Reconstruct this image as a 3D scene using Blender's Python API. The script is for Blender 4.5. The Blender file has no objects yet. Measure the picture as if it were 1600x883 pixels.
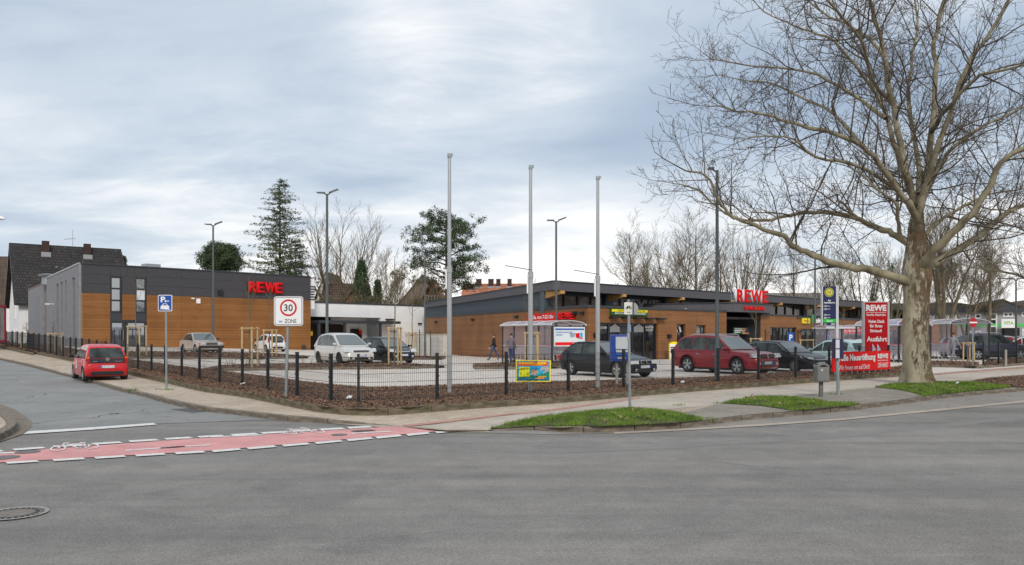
import bpy, bmesh, math, random
import numpy as np
from mathutils import Vector, Matrix, noise
R = math.radians
rnd = random.Random(7)
scene = bpy.context.scene
COL = scene.collection
# ------------------------------------------------------------------ camera
F = 1250.0; CU = 800.0; HV = 522.0; CH = 1.75      # focal length and horizon in photograph pixels, eye height
cam_d = bpy.data.cameras.new('camera'); cam = bpy.data.objects.new('camera', cam_d); COL.objects.link(cam)
cam.location = (0, 0, CH); cam.rotation_euler = (R(90), 0, 0)
cam_d.sensor_width = 36; cam_d.lens = 36 * F / 1600; cam_d.shift_y = (HV - 441.5) / 1600
cam_d.clip_start = 0.1; cam_d.clip_end = 3000
scene.camera = cam
scene.render.resolution_x = 1024; scene.render.resolution_y = 565
scene.view_settings.view_transform = 'Standard'
scene.view_settings.look = 'None'
scene.view_settings.exposure = 0.36
scene.view_settings.gamma = 1.0

# ------------------------------------------------------------------ world: overcast sky with broken grey-blue cloud
SUN_EL, SUN_AZ = R(36), R(172)
world = bpy.data.worlds.new('World'); scene.world = world; world.use_nodes = True
wt = world.node_tree; wn = wt.nodes; wl = wt.links
for n in list(wn): wn.remove(n)
def N(t, typ, **kw):
    n = t.nodes.new(typ)
    for k, v in kw.items(): setattr(n, k, v)
    return n
def math_node(t, op, a, b=None, c=None, clamp=False):
    n = N(t, 'ShaderNodeMath', operation=op, use_clamp=clamp)
    for i, x in enumerate((a, b, c)):
        if x is None: continue
        if isinstance(x, (int, float)): n.inputs[i].default_value = x
        else: t.links.new(x, n.inputs[i])
    return n.outputs[0]
def ramp_node(t, fac, stops, interp='LINEAR'):
    n = N(t, 'ShaderNodeValToRGB'); n.color_ramp.interpolation = interp
    e = n.color_ramp.elements
    while len(e) < len(stops): e.new(0.5)
    for el, (p, c) in zip(e, stops):
        el.position = p; el.color = (*c[:3], 1) if len(c) >= 3 else (c[0],) * 3 + (1,)
    t.links.new(fac, n.inputs[0]); return n
def mixc(t, fac, a, b, mode='MIX'):
    n = N(t, 'ShaderNodeMix', data_type='RGBA', blend_type=mode)
    for i, x in ((0, fac), (6, a), (7, b)):
        if isinstance(x, (int, float)): n.inputs[i].default_value = x
        elif isinstance(x, tuple): n.inputs[i].default_value = (*x[:3], 1)
        else: t.links.new(x, n.inputs[i])
    return n.outputs[2]
out = N(wt, 'ShaderNodeOutputWorld')
bg = N(wt, 'ShaderNodeBackground'); bg.inputs[1].default_value = 0.1
sky = N(wt, 'ShaderNodeTexSky', sky_type='NISHITA', sun_disc=False)
sky.sun_elevation = SUN_EL; sky.sun_rotation = SUN_AZ; sky.air_density = 1.0; sky.dust_density = 2.0
tc = N(wt, 'ShaderNodeTexCoord'); sp = N(wt, 'ShaderNodeSeparateXYZ'); wl.new(tc.outputs['Generated'], sp.inputs[0])
zc = math_node(wt, 'MAXIMUM', sp.outputs[2], 0.0)
zz = math_node(wt, 'ADD', zc, 0.17)
px = math_node(wt, 'DIVIDE', sp.outputs[0], zz); py = math_node(wt, 'DIVIDE', sp.outputs[1], zz)
cb = N(wt, 'ShaderNodeCombineXYZ'); wl.new(px, cb.inputs[0]); wl.new(py, cb.inputs[1])
mp = N(wt, 'ShaderNodeMapping'); mp.inputs['Location'].default_value = (4.6, 1.3, 0); mp.inputs['Scale'].default_value = (0.62, 1.0, 1)
wl.new(cb.outputs[0], mp.inputs[0])
n1 = N(wt, 'ShaderNodeTexNoise'); n1.inputs['Scale'].default_value = 0.75; n1.inputs['Detail'].default_value = 9; n1.inputs['Roughness'].default_value = 0.52; n1.inputs['Distortion'].default_value = 0.25
wl.new(mp.outputs[0], n1.inputs['Vector'])
n2 = N(wt, 'ShaderNodeTexNoise'); n2.inputs['Scale'].default_value = 2.3; n2.inputs['Detail'].default_value = 8; n2.inputs['Roughness'].default_value = 0.60; n2.inputs['Distortion'].default_value = 0.4
wl.new(mp.outputs[0], n2.inputs['Vector'])
cl = math_node(wt, 'ADD', math_node(wt, 'MULTIPLY', n1.outputs[0], 0.66), math_node(wt, 'MULTIPLY', n2.outputs[0], 0.36))
# low sky is a bright white band, the higher cloud deck is blue grey
lift = math_node(wt, 'MULTIPLY', math_node(wt, 'POWER', math_node(wt, 'SUBTRACT', 1.0, math_node(wt, 'MULTIPLY', zc, 3.2, clamp=True), clamp=True), 1.8), 0.25)
brk = lift
for bu, bv, bw, ba in ((650, 98, 420, 0.07), (870, 70, 330, 0.085), (300, 330, 90, 0.06), (1010, 215, 60, -0.07), (120, 190, 40, -0.05), (420, 60, 60, -0.03)):   # cloud breaks and thicker cloud
    dv = Vector(((bu - CU) / F, 1, (HV - bv) / F)).normalized()
    dt = N(wt, 'ShaderNodeVectorMath', operation='DOT_PRODUCT'); wl.new(tc.outputs['Generated'], dt.inputs[0]); dt.inputs[1].default_value = dv
    g = math_node(wt, 'MULTIPLY', math_node(wt, 'POWER', math_node(wt, 'MAXIMUM', dt.outputs['Value'], 0.0), bw), math_node(wt, 'MULTIPLY', math_node(wt, 'POWER', n2.outputs[0], 2.0), ba * 4))
    brk = math_node(wt, 'ADD', brk, g)
cv = math_node(wt, 'ADD', cl, brk, clamp=True)
cr = ramp_node(wt, cv, [(0.37, (2.9, 3.65, 4.75)), (0.46, (3.9, 4.65, 5.65)), (0.54, (5.3, 5.9, 6.6)), (0.61, (7.2, 7.45, 7.7)), (0.68, (9.6, 9.45, 9.35))])
skm = mixc(wt, 0.07, cr.outputs[0], sky.outputs[0])
wl.new(skm, bg.inputs[0]); wl.new(bg.outputs[0], out.inputs[0])
# ------------------------------------------------------------------ sun behind thin cloud
sd = bpy.data.lights.new('sun', 'SUN'); sd.energy = 1.5; sd.angle = R(14); sd.color = (1.0, 0.93, 0.84)
sun = bpy.data.objects.new('sun', sd); COL.objects.link(sun)
dirv = Vector((math.sin(SUN_AZ) * math.cos(SUN_EL), math.cos(SUN_AZ) * math.cos(SUN_EL), math.sin(SUN_EL)))
sun.rotation_euler = dirv.to_track_quat('Z', 'Y').to_euler(); sun.location = (0, 0, 30)

# ------------------------------------------------------------------ terrain and picture-to-ground helpers
def ss(t):
    t = max(0.0, min(1.0, t)); return t * t * (3 - 2 * t)
def G(x, y):
    left = max(0.0, min(-x - 3, 25.0))
    far = ss((y - 25) / 38)
    dip = min(0.012 * max(0.0, y - 45), 0.45) * (1 - ss((x - 4) / 12))
    return 0.035 * left * far - dip
FL0, FL1 = Vector((-2.6, 15.2)), Vector((-0.35, 14.7))     # where the kerb is lowered for the cycle crossing
def raise_(x, y):
    p = Vector((x, y)); d = FL1 - FL0
    t = max(0, min(1, (p - FL0).dot(d) / d.dot(d)))
    return 0.012 + 0.088 * ss((p - (FL0 + d * t)).length / 1.7)
def Zp(x, y): return G(x, y) + raise_(x, y)                 # pavement surface
def Zl(x, y): return G(x, y) + 0.114   # car park surface
def gp(u, v, zf=G):
    """ground point seen at pixel (u, v)"""
    y = CH * F / max(v - HV, 4)
    lo, hi = 2.0, 260.0
    k = (v - HV) / F
    def f(y): return CH - k * y - zf((u - CU) / F * y, y)
    a = lo; b = hi; step = 0.5; yy = lo
    while yy < hi:
        if f(yy) <= 0: b = yy; a = yy - step; break
        yy += step
    else: return Vector(((u - CU) / F * hi, hi, zf((u - CU) / F * hi, hi)))
    for _ in range(24):
        m = (a + b) / 2
        if f(m) > 0: a = m
        else: b = m
    x = (u - CU) / F * b
    return Vector((x, b, zf(x, b)))
def at(u, v, y): return Vector(((u - CU) / F * y, y, CH - (v - HV) / F * y))

# ------------------------------------------------------------------ materials
MATS = {}
def mat(name, col, rough=0.6, metal=0.0, var=0.0, vs=4.0, bump=0.0, bs=60.0, spec=0.5, coat=0.0, emit=None, stretch=(1, 1, 1), col2=None, detail=5, alpha=1.0, trans=0.0):
    if name in MATS: return MATS[name]
    m = bpy.data.materials.new(name); m.use_nodes = True; t = m.node_tree
    b = t.nodes['Principled BSDF']
    b.inputs['Base Color'].default_value = (*col, 1); b.inputs['Roughness'].default_value = rough
    b.inputs['Metallic'].default_value = metal; b.inputs['Specular IOR Level'].default_value = spec
    b.inputs['Coat Weight'].default_value = coat; b.inputs['Coat Roughness'].default_value = 0.05
    b.inputs['Alpha'].default_value = alpha; b.inputs['Transmission Weight'].default_value = trans
    if emit: b.inputs['Emission Color'].default_value = (*emit[:3], 1); b.inputs['Emission Strength'].default_value = emit[3]
    if var or col2 or bump:
        tc = N(t, 'ShaderNodeTexCoord'); mp = N(t, 'ShaderNodeMapping'); mp.inputs['Scale'].default_value = stretch
        t.links.new(tc.outputs['Object'], mp.inputs[0])
        if var or col2:
            nz = N(t, 'ShaderNodeTexNoise'); nz.inputs['Scale'].default_value = vs; nz.inputs['Detail'].default_value = detail; nz.inputs['Roughness'].default_value = 0.6
            t.links.new(mp.outputs[0], nz.inputs['Vector'])
            c2 = col2 if col2 else tuple(min(1, c * (1 + var)) for c in col)
            c1 = col if col2 else tuple(c * (1 - var) for c in col)
            r = ramp_node(t, nz.outputs[0], [(0.32, c1), (0.68, c2)])
            t.links.new(r.outputs[0], b.inputs['Base Color'])
        if bump:
            nb = N(t, 'ShaderNodeTexNoise'); nb.inputs['Scale'].default_value = bs; nb.inputs['Detail'].default_value = 4
            t.links.new(mp.outputs[0], nb.inputs['Vector'])
            bu = N(t, 'ShaderNodeBump'); bu.inputs['Strength'].default_value = bump; bu.inputs['Distance'].default_value = 0.02
            t.links.new(nb.outputs[0], bu.inputs['Height']); t.links.new(bu.outputs[0], b.inputs['Normal'])
    MATS[name] = m
    return m

# ------------------------------------------------------------------ mesh building
class MB:
    def __init__(s): s.v = []; s.f = []; s.m = []
    def add(s, vs, fs, mi=0):
        o = len(s.v); s.v.extend([tuple(p) for p in vs]); s.f.extend([tuple(i + o for i in f) for f in fs]); s.m.extend([mi] * len(fs)); return s
    def box(s, x0, x1, y0, y1, z0, z1, mi=0):
        if x0 > x1: x0, x1 = x1, x0
        if y0 > y1: y0, y1 = y1, y0
        if z0 > z1: z0, z1 = z1, z0
        return s.add([(x0, y0, z0), (x1, y0, z0), (x1, y1, z0), (x0, y1, z0), (x0, y0, z1), (x1, y0, z1), (x1, y1, z1), (x0, y1, z1)],
                     [(0, 3, 2, 1), (4, 5, 6, 7), (0, 1, 5, 4), (1, 2, 6, 5), (2, 3, 7, 6), (3, 0, 4, 7)], mi)
    def tube(s, pts, rads, n=8, mi=0, cap=True):
        pts = [Vector(p) for p in pts]
        if not isinstance(rads, (list, tuple)): rads = [rads] * len(pts)
        rings = []; up = None
        for i, p in enumerate(pts):
            a = pts[max(0, i - 1)]; b = pts[min(len(pts) - 1, i + 1)]
            d = (b - a)
            d = d.normalized() if d.length > 1e-9 else Vector((0, 0, 1))
            if up is None: up = Vector((1, 0, 0)) if abs(d.x) < 0.8 else Vector((0, 1, 0))
            x = (up - d * up.dot(d)).normalized(); up = x; y = d.cross(x)
            rings.append([p + (x * math.cos(2 * math.pi * k / n) + y * math.sin(2 * math.pi * k / n)) * rads[i] for k in range(n)])
        vs = [q for r in rings for q in r]; fs = []
        for i in range(len(pts) - 1):
            for k in range(n):
                k2 = (k + 1) % n
                fs.append((i * n + k, i * n + k2, (i + 1) * n + k2, (i + 1) * n + k))
        if cap: fs.append(tuple(range(n - 1, -1, -1))); fs.append(tuple((len(pts) - 1) * n + k for k in range(n)))
        return s.add(vs, fs, mi)
    def cyl(s, c, r, h, n=16, mi=0, r2=None):
        c = Vector(c); return s.tube([c, c + Vector((0, 0, h))], [r, r if r2 is None else r2], n, mi)
    def poly(s, pts, mi=0): return s.add(pts, [tuple(range(len(pts)))], mi)
    def prism(s, pts2, y0, y1, mi=0):
        """outline in x,z extruded along y from y0 (front) to y1"""
        n = len(pts2); a = sum(pts2[i][0] * pts2[(i + 1) % n][1] - pts2[(i + 1) % n][0] * pts2[i][1] for i in range(n))
        if a < 0: pts2 = pts2[::-1]
        vs = [(x, y0, z) for x, z in pts2] + [(x, y1, z) for x, z in pts2]
        fs = [tuple(range(n)), tuple(range(2 * n - 1, n - 1, -1))] + [(i, i + n, (i + 1) % n + n, (i + 1) % n) for i in range(n)]
        return s.add(vs, fs, mi)
    def slab(s, pts2, z0, z1, mi=0):
        n = len(pts2); a = sum(pts2[i][0] * pts2[(i + 1) % n][1] - pts2[(i + 1) % n][0] * pts2[i][1] for i in range(n))
        if a < 0: pts2 = pts2[::-1]
        vs = [(x, y, z0) for x, y in pts2] + [(x, y, z1) for x, y in pts2]
        fs = [tuple(range(n - 1, -1, -1)), tuple(range(n, 2 * n))] + [(i, (i + 1) % n, (i + 1) % n + n, i + n) for i in range(n)]
        return s.add(vs, fs, mi)
    def mesh(s, name, mats, smooth=None):
        me = bpy.data.meshes.new(name); me.from_pydata(s.v, [], s.f)
        if not isinstance(mats, (list, tuple)): mats = [mats]
        for m in mats: me.materials.append(m)
        if len(mats) > 1: me.polygons.foreach_set('material_index', s.m)
        if smooth is not None:
            me.polygons.foreach_set('use_smooth', [True] * len(me.polygons))
            me.set_sharp_from_angle(angle=R(smooth))
        me.update(); return me
    def build(s, name, mats, parent=None, loc=None, rot=None, smooth=None, label=None, kind=None, bevel=0):
        me = s.mesh(name, mats, smooth); return put(name, me, parent, loc, rot, label, kind, bevel)
def put(name, me, parent=None, loc=None, rot=None, label=None, kind=None, bevel=0):
    o = bpy.data.objects.new(name, me); COL.objects.link(o)
    if parent: o.parent = parent
    if loc is not None: o.location = loc
    if rot is not None: o.rotation_euler = rot if isinstance(rot, (tuple, list)) else (0, 0, rot)
    if label: o['label'] = label
    if kind: o['kind'] = kind
    if bevel:
        b = o.modifiers.new('bevel', 'BEVEL'); b.width = bevel; b.segments = 2; b.limit_method = 'ANGLE'; b.angle_limit = R(40)
    return o
def thing(name, label, cat, loc=(0, 0, 0), rz=0.0, group=None):
    o = bpy.data.objects.new(name, None); COL.objects.link(o); o.location = loc; o.rotation_euler = (0, 0, rz)
    o['label'] = label; o['category'] = cat
    if group: o['group'] = group
    o.empty_display_size = 0.3
    return o
def tag(o, label, cat, group=None):
    o['label'] = label; o['category'] = cat
    if group: o['group'] = group
    return o
def kids(o): return KIDS.get(o.name, [])
def dup(root, loc, rz=None, label=None, scale=None, group=None):
    r = root.copy(); COL.objects.link(r); r.location = loc
    if rz is not None: r.rotation_euler = (0, 0, rz)
    if label: r['label'] = label
    if scale: r.scale = (scale,) * 3 if isinstance(scale, (int, float)) else scale
    if group: r['group'] = group
    def rec(a, b):
        for ch in [o for o in bpy.data.objects if o.parent == a]:
            c = ch.copy(); COL.objects.link(c); c.parent = b; rec(ch, c)
    rec(root, r)
    return r
def text_mesh(s, bold=0.0, depth=0.0, spacing=1.0):
    cu = bpy.data.curves.new('t', 'FONT'); cu.body = s; cu.size = 1; cu.offset = bold; cu.extrude = depth; cu.space_character = spacing
    cu.align_x = 'LEFT'; cu.resolution_u = 3
    o = bpy.data.objects.new('t', cu); COL.objects.link(o)
    dg = bpy.context.evaluated_depsgraph_get(); me = bpy.data.meshes.new_from_object(o.evaluated_get(dg))
    bpy.data.objects.remove(o); bpy.data.curves.remove(cu)
    return me
def text(name, s, x0, x1, z0, z1, y, m, parent, bold=0.02, depth=0.0, rot=None, spacing=1.0, label=None):
    """lettering in the x-z plane facing -y, fitted to a rectangle"""
    me = text_mesh(s, bold, 0.0, spacing)
    co = np.empty(len(me.vertices) * 3); me.vertices.foreach_get('co', co); co = co.reshape(-1, 3)
    mn = co.min(0); mx = co.max(0)
    nx = x0 + (co[:, 0] - mn[0]) / (mx[0] - mn[0]) * (x1 - x0)
    nz = z0 + (co[:, 1] - mn[1]) / (mx[1] - mn[1]) * (z1 - z0)
    if depth == 0:
        new = np.stack([nx, np.full_like(nx, y), nz], 1)
        me.vertices.foreach_set('co', new.ravel())
    else:
        bm = bmesh.new(); bm.from_mesh(me)
        for i, v in enumerate(bm.verts): v.co = Vector((nx[i], y, nz[i]))
        bmesh.ops.remove_doubles(bm, verts=bm.verts, dist=1e-5)
        r = bmesh.ops.extrude_face_region(bm, geom=bm.faces[:])
        for e in r['geom']:
            if isinstance(e, bmesh.types.BMVert): e.co.y += depth
        bmesh.ops.recalc_face_normals(bm, faces=bm.faces)
        bm.to_mesh(me); bm.free()
    me.name = name; me.materials.clear(); me.materials.append(m); me.update()
    return put(name, me, parent, label=label)
def smooth_line(pts, n=6):
    P = [Vector(p) for p in pts]; out = []
    for i in range(len(P) - 1):
        p0 = P[max(0, i - 1)]; p1 = P[i]; p2 = P[i + 1]; p3 = P[min(len(P) - 1, i + 2)]
        for k in range(n):
            t = k / n
            out.append(0.5 * ((2 * p1) + (p2 - p0) * t + (2 * p0 - 5 * p1 + 4 * p2 - p3) * t * t + (-p0 + 3 * p1 - 3 * p2 + p3) * t ** 3))
    out.append(P[-1]); return out
def resample(pts, step):
    P = [Vector(p) for p in pts]; L = [0]
    for a, b in zip(P, P[1:]): L.append(L[-1] + (b - a).length)
    n = max(1, round(L[-1] / step)); out = []; j = 0
    for k in range(n + 1):
        d = L[-1] * k / n
        while j < len(L) - 2 and L[j + 1] < d: j += 1
        t = (d - L[j]) / max(1e-9, L[j + 1] - L[j]); out.append(P[j].lerp(P[j + 1], t))
    return out
def sheet(name, pix, zf, m, dz=0.0, cell=2.0, world=None, label=None, kind='structure', thick=0.0):
    """a ground sheet whose outline was read off the photograph, refined so that it follows the terrain"""
    P = world if world else [gp(u, v, zf) for u, v in pix]
    bm = bmesh.new(); vs = [bm.verts.new((p[0], p[1], 0)) for p in P]
    f = bm.faces.new(vs); bm.normal_update()
    if f.normal.z < 0: bmesh.ops.reverse_faces(bm, faces=[f])
    xs = [p[0] for p in P]; ys = [p[1] for p in P]
    bmesh.ops.triangulate(bm, faces=bm.faces[:])
    for ax, (lo, hi) in ((0, (min(xs), max(xs))), (1, (min(ys), max(ys)))):
        k = lo + cell
        while k < hi:
            no = (1, 0, 0) if ax == 0 else (0, 1, 0)
            co = (k, 0, 0) if ax == 0 else (0, k, 0)
            bmesh.ops.bisect_plane(bm, geom=bm.verts[:] + bm.edges[:] + bm.faces[:], plane_co=co, plane_no=no)
            c = cell if k < 70 else cell * 4
            k += c
    for v in bm.verts: v.co.z = zf(v.co.x, v.co.y) + dz
    me = bpy.data.meshes.new(name); bm.to_mesh(me); bm.free(); me.materials.append(m)
    me.polygons.foreach_set('use_smooth', [True] * len(me.polygons))
    return put(name, me, kind=kind, label=label)
def inside(p, poly):
    x, y = p; c = False; n = len(poly)
    for i in range(n):
        x1, y1 = poly[i][0], poly[i][1]; x2, y2 = poly[i - 1][0], poly[i - 1][1]
        if (y1 > y) != (y2 > y) and x < (x2 - x1) * (y - y1) / (y2 - y1) + x1: c = not c
    return c
class Fac:
    """a facade: x runs along it, y into the building, z up"""
    def __init__(s, p0, d):
        s.p = Vector(p0[:2]); s.d = Vector(d).normalized(); s.n = Vector((-s.d.y, s.d.x)); s.a = math.atan2(s.d.y, s.d.x)
    def s(s_, u, n=0.0):
        k = (u - CU) / F; p = s_.p + s_.n * n; d = s_.d
        return (k * p.y - p.x) / (d.x - k * d.y)
    def pt(s, x, n=0.0): return s.p + s.d * x + s.n * n
    def z(s, u, v, n=0.0): y = s.pt(s.s(u, n), n).y; return CH - (v - HV) / F * y
# ================================================================== GROUND
def ground_mat(name, cols, fine=900.0, coarse=0.35, rough=0.85, bump=0.25, brick=None, rot=0.0, cracks=0.0, speck=0.35, spots=0.0, tracks=0.0):
    m = bpy.data.materials.new(name); m.use_nodes = True; t = m.node_tree; b = t.nodes['Principled BSDF']
    b.inputs['Roughness'].default_value = rough; b.inputs['Specular IOR Level'].default_value = 0.35
    tc = N(t, 'ShaderNodeTexCoord'); mp = N(t, 'ShaderNodeMapping'); mp.inputs['Rotation'].default_value = (0, 0, rot)
    t.links.new(tc.outputs['Object'], mp.inputs[0]); V = mp.outputs[0]
    def nz(sc, det=5, ro=0.6, dist=0.0, vec=V):
        n = N(t, 'ShaderNodeTexNoise'); n.inputs['Scale'].default_value = sc; n.inputs['Detail'].default_value = det; n.inputs['Roughness'].default_value = ro; n.inputs['Distortion'].default_value = dist
        t.links.new(vec, n.inputs['Vector']); return n.outputs[0]
    big = nz(coarse, 6, 0.62, 0.3)
    c = ramp_node(t, big, [(0.30, cols[0]), (0.70, cols[1])]).outputs[0]
    mid = nz(coarse * 9, 6, 0.7)
    c = mixc(t, 0.35, c, ramp_node(t, mid, [(0.3, (0.55,) * 3), (0.7, (1.3,) * 3)]).outputs[0], 'MULTIPLY')
    fi = nz(fine / 12, 3, 0.75)
    c = mixc(t, speck, c, ramp_node(t, fi, [(0.3, (0.35,) * 3), (0.52, (1.0,) * 3), (0.72, (2.1,) * 3)]).outputs[0], 'MULTIPLY')
    if tracks:
        m2 = N(t, 'ShaderNodeMapping'); m2.inputs['Rotation'].default_value = (0, 0, -A_MAIN); m2.inputs['Scale'].default_value = (0.05, 1.1, 1); t.links.new(tc.outputs['Object'], m2.inputs[0])
        c = mixc(t, tracks, c, ramp_node(t, nz(1.0, 5, 0.6, 0.3, m2.outputs[0]), [(0.35, (0.80,) * 3), (0.5, (1.0,) * 3), (0.65, (1.17, 1.15, 1.12))]).outputs[0], 'MULTIPLY')
        pt = ramp_node(t, nz(0.33, 2, 0.4, 1.2), [(0.60, (1.0,) * 3), (0.615, (0.86, 0.86, 0.87))]).outputs[0]
        c = mixc(t, 0.6, c, pt, 'MULTIPLY')
    h = nz(fine / 9, 2, 0.7)
    if brick:
        br = N(t, 'ShaderNodeTexBrick'); br.inputs['Scale'].default_value = 1.0; br.inputs['Brick Width'].default_value = brick[0]; br.inputs['Row Height'].default_value = brick[1]
        br.inputs['Mortar Size'].default_value = brick[2]; br.inputs['Mortar Smooth'].default_value = 0.3; br.inputs['Bias'].default_value = 0
        br.inputs['Color1'].default_value = (0.78, 0.78, 0.78, 1); br.inputs['Color2'].default_value = (1.15, 1.12, 1.08, 1); br.inputs['Mortar'].default_value = (0.42, 0.40, 0.36, 1)
        t.links.new(V, br.inputs['Vector'])
        c = mixc(t, brick[3], c, br.outputs[0], 'MULTIPLY')
        h = math_node(t, 'SUBTRACT', math_node(t, 'MULTIPLY', h, 0.3), br.outputs['Fac'])
    if cracks:
        vo = N(t, 'ShaderNodeTexVoronoi', feature='DISTANCE_TO_EDGE'); vo.inputs['Scale'].default_value = 0.28
        wv = N(t, 'ShaderNodeVectorMath', operation='ADD'); sc = N(t, 'ShaderNodeVectorMath', operation='SCALE'); sc.inputs['Scale'].default_value = 1.6
        nn = N(t, 'ShaderNodeTexNoise'); nn.inputs['Scale'].default_value = 1.1; nn.inputs['Detail'].default_value = 6; t.links.new(V, nn.inputs['Vector'])
        t.links.new(nn.outputs['Color'], sc.inputs[0]); t.links.new(V, wv.inputs[0]); t.links.new(sc.outputs[0], wv.inputs[1]); t.links.new(wv.outputs[0], vo.inputs['Vector'])
        gate = ramp_node(t, nz(0.5, 3), [(0.45, (0,) * 3), (0.6, (1,) * 3)]).outputs[0]
        ck = math_node(t, 'MULTIPLY', math_node(t, 'LESS_THAN', vo.outputs['Distance'], 0.006), gate)
        c = mixc(t, math_node(t, 'MULTIPLY', ck, cracks), c, (0.03, 0.028, 0.026))
    if spots:
        vo = N(t, 'ShaderNodeTexVoronoi'); vo.inputs['Scale'].default_value = 1.7; t.links.new(V, vo.inputs['Vector'])
        sp_ = math_node(t, 'LESS_THAN', vo.outputs['Distance'], 0.035)
        c = mixc(t, math_node(t, 'MULTIPLY', sp_, spots), c, (0.33, 0.32, 0.30))
    t.links.new(c, b.inputs['Base Color'])
    bu = N(t, 'ShaderNodeBump'); bu.inputs['Strength'].default_value = bump; bu.inputs['Distance'].default_value = 0.012
    t.links.new(h, bu.inputs['Height']); t.links.new(bu.outputs[0], b.inputs['Normal'])
    return m
A_MAIN = math.atan2(1, 1.35)
M_road = ground_mat('road_asphalt', [(0.195, 0.183, 0.168), (0.262, 0.246, 0.228)], coarse=0.22, cracks=0.0, spots=0.5, speck=0.55, tracks=0.9, fine=700)
M_side = ground_mat('side_street_asphalt', [(0.215, 0.216, 0.206), (0.305, 0.30, 0.285)], coarse=0.5, cracks=0.85, speck=0.35)
M_gutter = ground_mat('gutter_asphalt', [(0.22, 0.20, 0.18), (0.33, 0.30, 0.26)], coarse=0.7, cracks=0.5)
M_dust = ground_mat('sandy_joint', [(0.36, 0.31, 0.25), (0.50, 0.43, 0.35)], coarse=1.4)
M_pave = ground_mat('paver_pavement', [(0.43, 0.35, 0.265), (0.58, 0.485, 0.385)], coarse=0.5, brick=(0.2, 0.1, 0.006, 0.75), rot=-A_MAIN, speck=0.2)
M_walk = ground_mat('cycle_path_slabs', [(0.42, 0.365, 0.30), (0.56, 0.495, 0.42)], coarse=0.4, brick=(0.5, 0.25, 0.006, 0.3), rot=-A_MAIN, speck=0.25)
M_stop = ground_mat('bus_stop_asphalt', [(0.22, 0.195, 0.16), (0.33, 0.29, 0.24)], coarse=0.8, speck=0.6, fine=500)
M_lot = ground_mat('car_park_pavers', [(0.58, 0.515, 0.45), (0.72, 0.65, 0.58)], coarse=0.3, brick=(0.2, 0.2, 0.008, 0.4), rot=-A_MAIN, speck=0.15)
M_earth = ground_mat('earth', [(0.075, 0.045, 0.030), (0.15, 0.095, 0.062)], coarse=1.5, fine=300, bump=0.8, speck=0.5)
M_turf = ground_mat('turf_soil', [(0.050, 0.050, 0.020), (0.11, 0.105, 0.045)], coarse=1.8, fine=300, bump=0.8, speck=0.5)
M_field = ground_mat('far_ground', [(0.09, 0.10, 0.055), (0.14, 0.14, 0.09)], coarse=0.05)
M_white = mat('road_paint', (0.58, 0.56, 0.53), 0.75, vs=11, col2=(0.84, 0.83, 0.80), detail=12, bump=0.2, bs=200)
M_pink = mat('cycle_lane_coating', (0.60, 0.275, 0.265), 0.8, vs=1.6, col2=(0.78, 0.375, 0.36), bump=0.4, bs=300, detail=12)
M_kerb = mat('kerb_concrete', (0.11, 0.09, 0.068), 0.9, vs=3.0, col2=(0.30, 0.25, 0.195), bump=0.4, bs=60, detail=8)
M_kerbm = mat('mossy_kerb_concrete', (0.060, 0.058, 0.026), 0.95, vs=2.2, col2=(0.25, 0.20, 0.145), bump=0.5, bs=50, detail=9)

# one ground sheet to the horizon (finer near the camera)
def terrain():
    xs = [-1500, -700, -300, -160, -110] + [-90 + 4 * i for i in range(50)] + [125, 160, 300, 700, 1500]
    ys = [-600, -200, -60, -20] + [-8 + 4 * i for i in range(33)] + [140, 180, 300, 700, 1600]
    vs = [(x, y, G(x, y) - 0.06 - (0.0 if y > 0 else 0)) for y in ys for x in xs]; w = len(xs)
    fs = [(j * w + i, j * w + i + 1, (j + 1) * w + i + 1, (j + 1) * w + i) for j in range(len(ys) - 1) for i in range(w - 1)]
    MB().add(vs, fs).build('ground', M_field, kind='structure', smooth=80)
terrain()

# pavement edge towards the roads, left to right, as seen in the photograph
EDGE = [(-110, 541), (-60, 549.5), (0, 559.6), (38, 567.6), (76.6, 577.3), (113, 586.7), (150, 595.6), (191, 607), (229.5, 615), (252, 621.7), (315, 635), (369, 641), (447, 650), (525, 657), (597, 663), (632, 667),
        (697, 672.5), (761, 672.5), (776, 669.5), (800, 667.8), (825, 667.2), (880, 667.8), (930, 667), (990, 664.5), (1050, 661.5), (1100, 656.5), (1162, 648.8), (1256, 641), (1334, 633.5), (1412, 624), (1490, 614.5), (1600, 606), (1760, 591), (2000, 573)]
edge_w = [gp(u, v, Zp) for u, v in EDGE]
def road_z(x, y): return G(x, y)
# main carriageway sheet (large) and side street sheet over it
far_r = edge_w[-1]
sheet('main_road', None, G, M_road, -0.004, 4.0, world=[Vector((-70, -14)), Vector((75, -14)), Vector((75, 30)), Vector((46, 42)), Vector((0, 17.0)), Vector((-70, 17.0))])
ss_pts = [(-300, 690), (0, 682), (60, 676.5), (245, 662.5), (420, 656), (560, 662), (606, 664.5), (525, 655), (369, 639), (252, 620), (191, 605), (113, 584), (0, 557), (-110, 539), (-700, 539)]
sheet('side_street', ss_pts, G, M_side, 0.003, 2.0)
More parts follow.
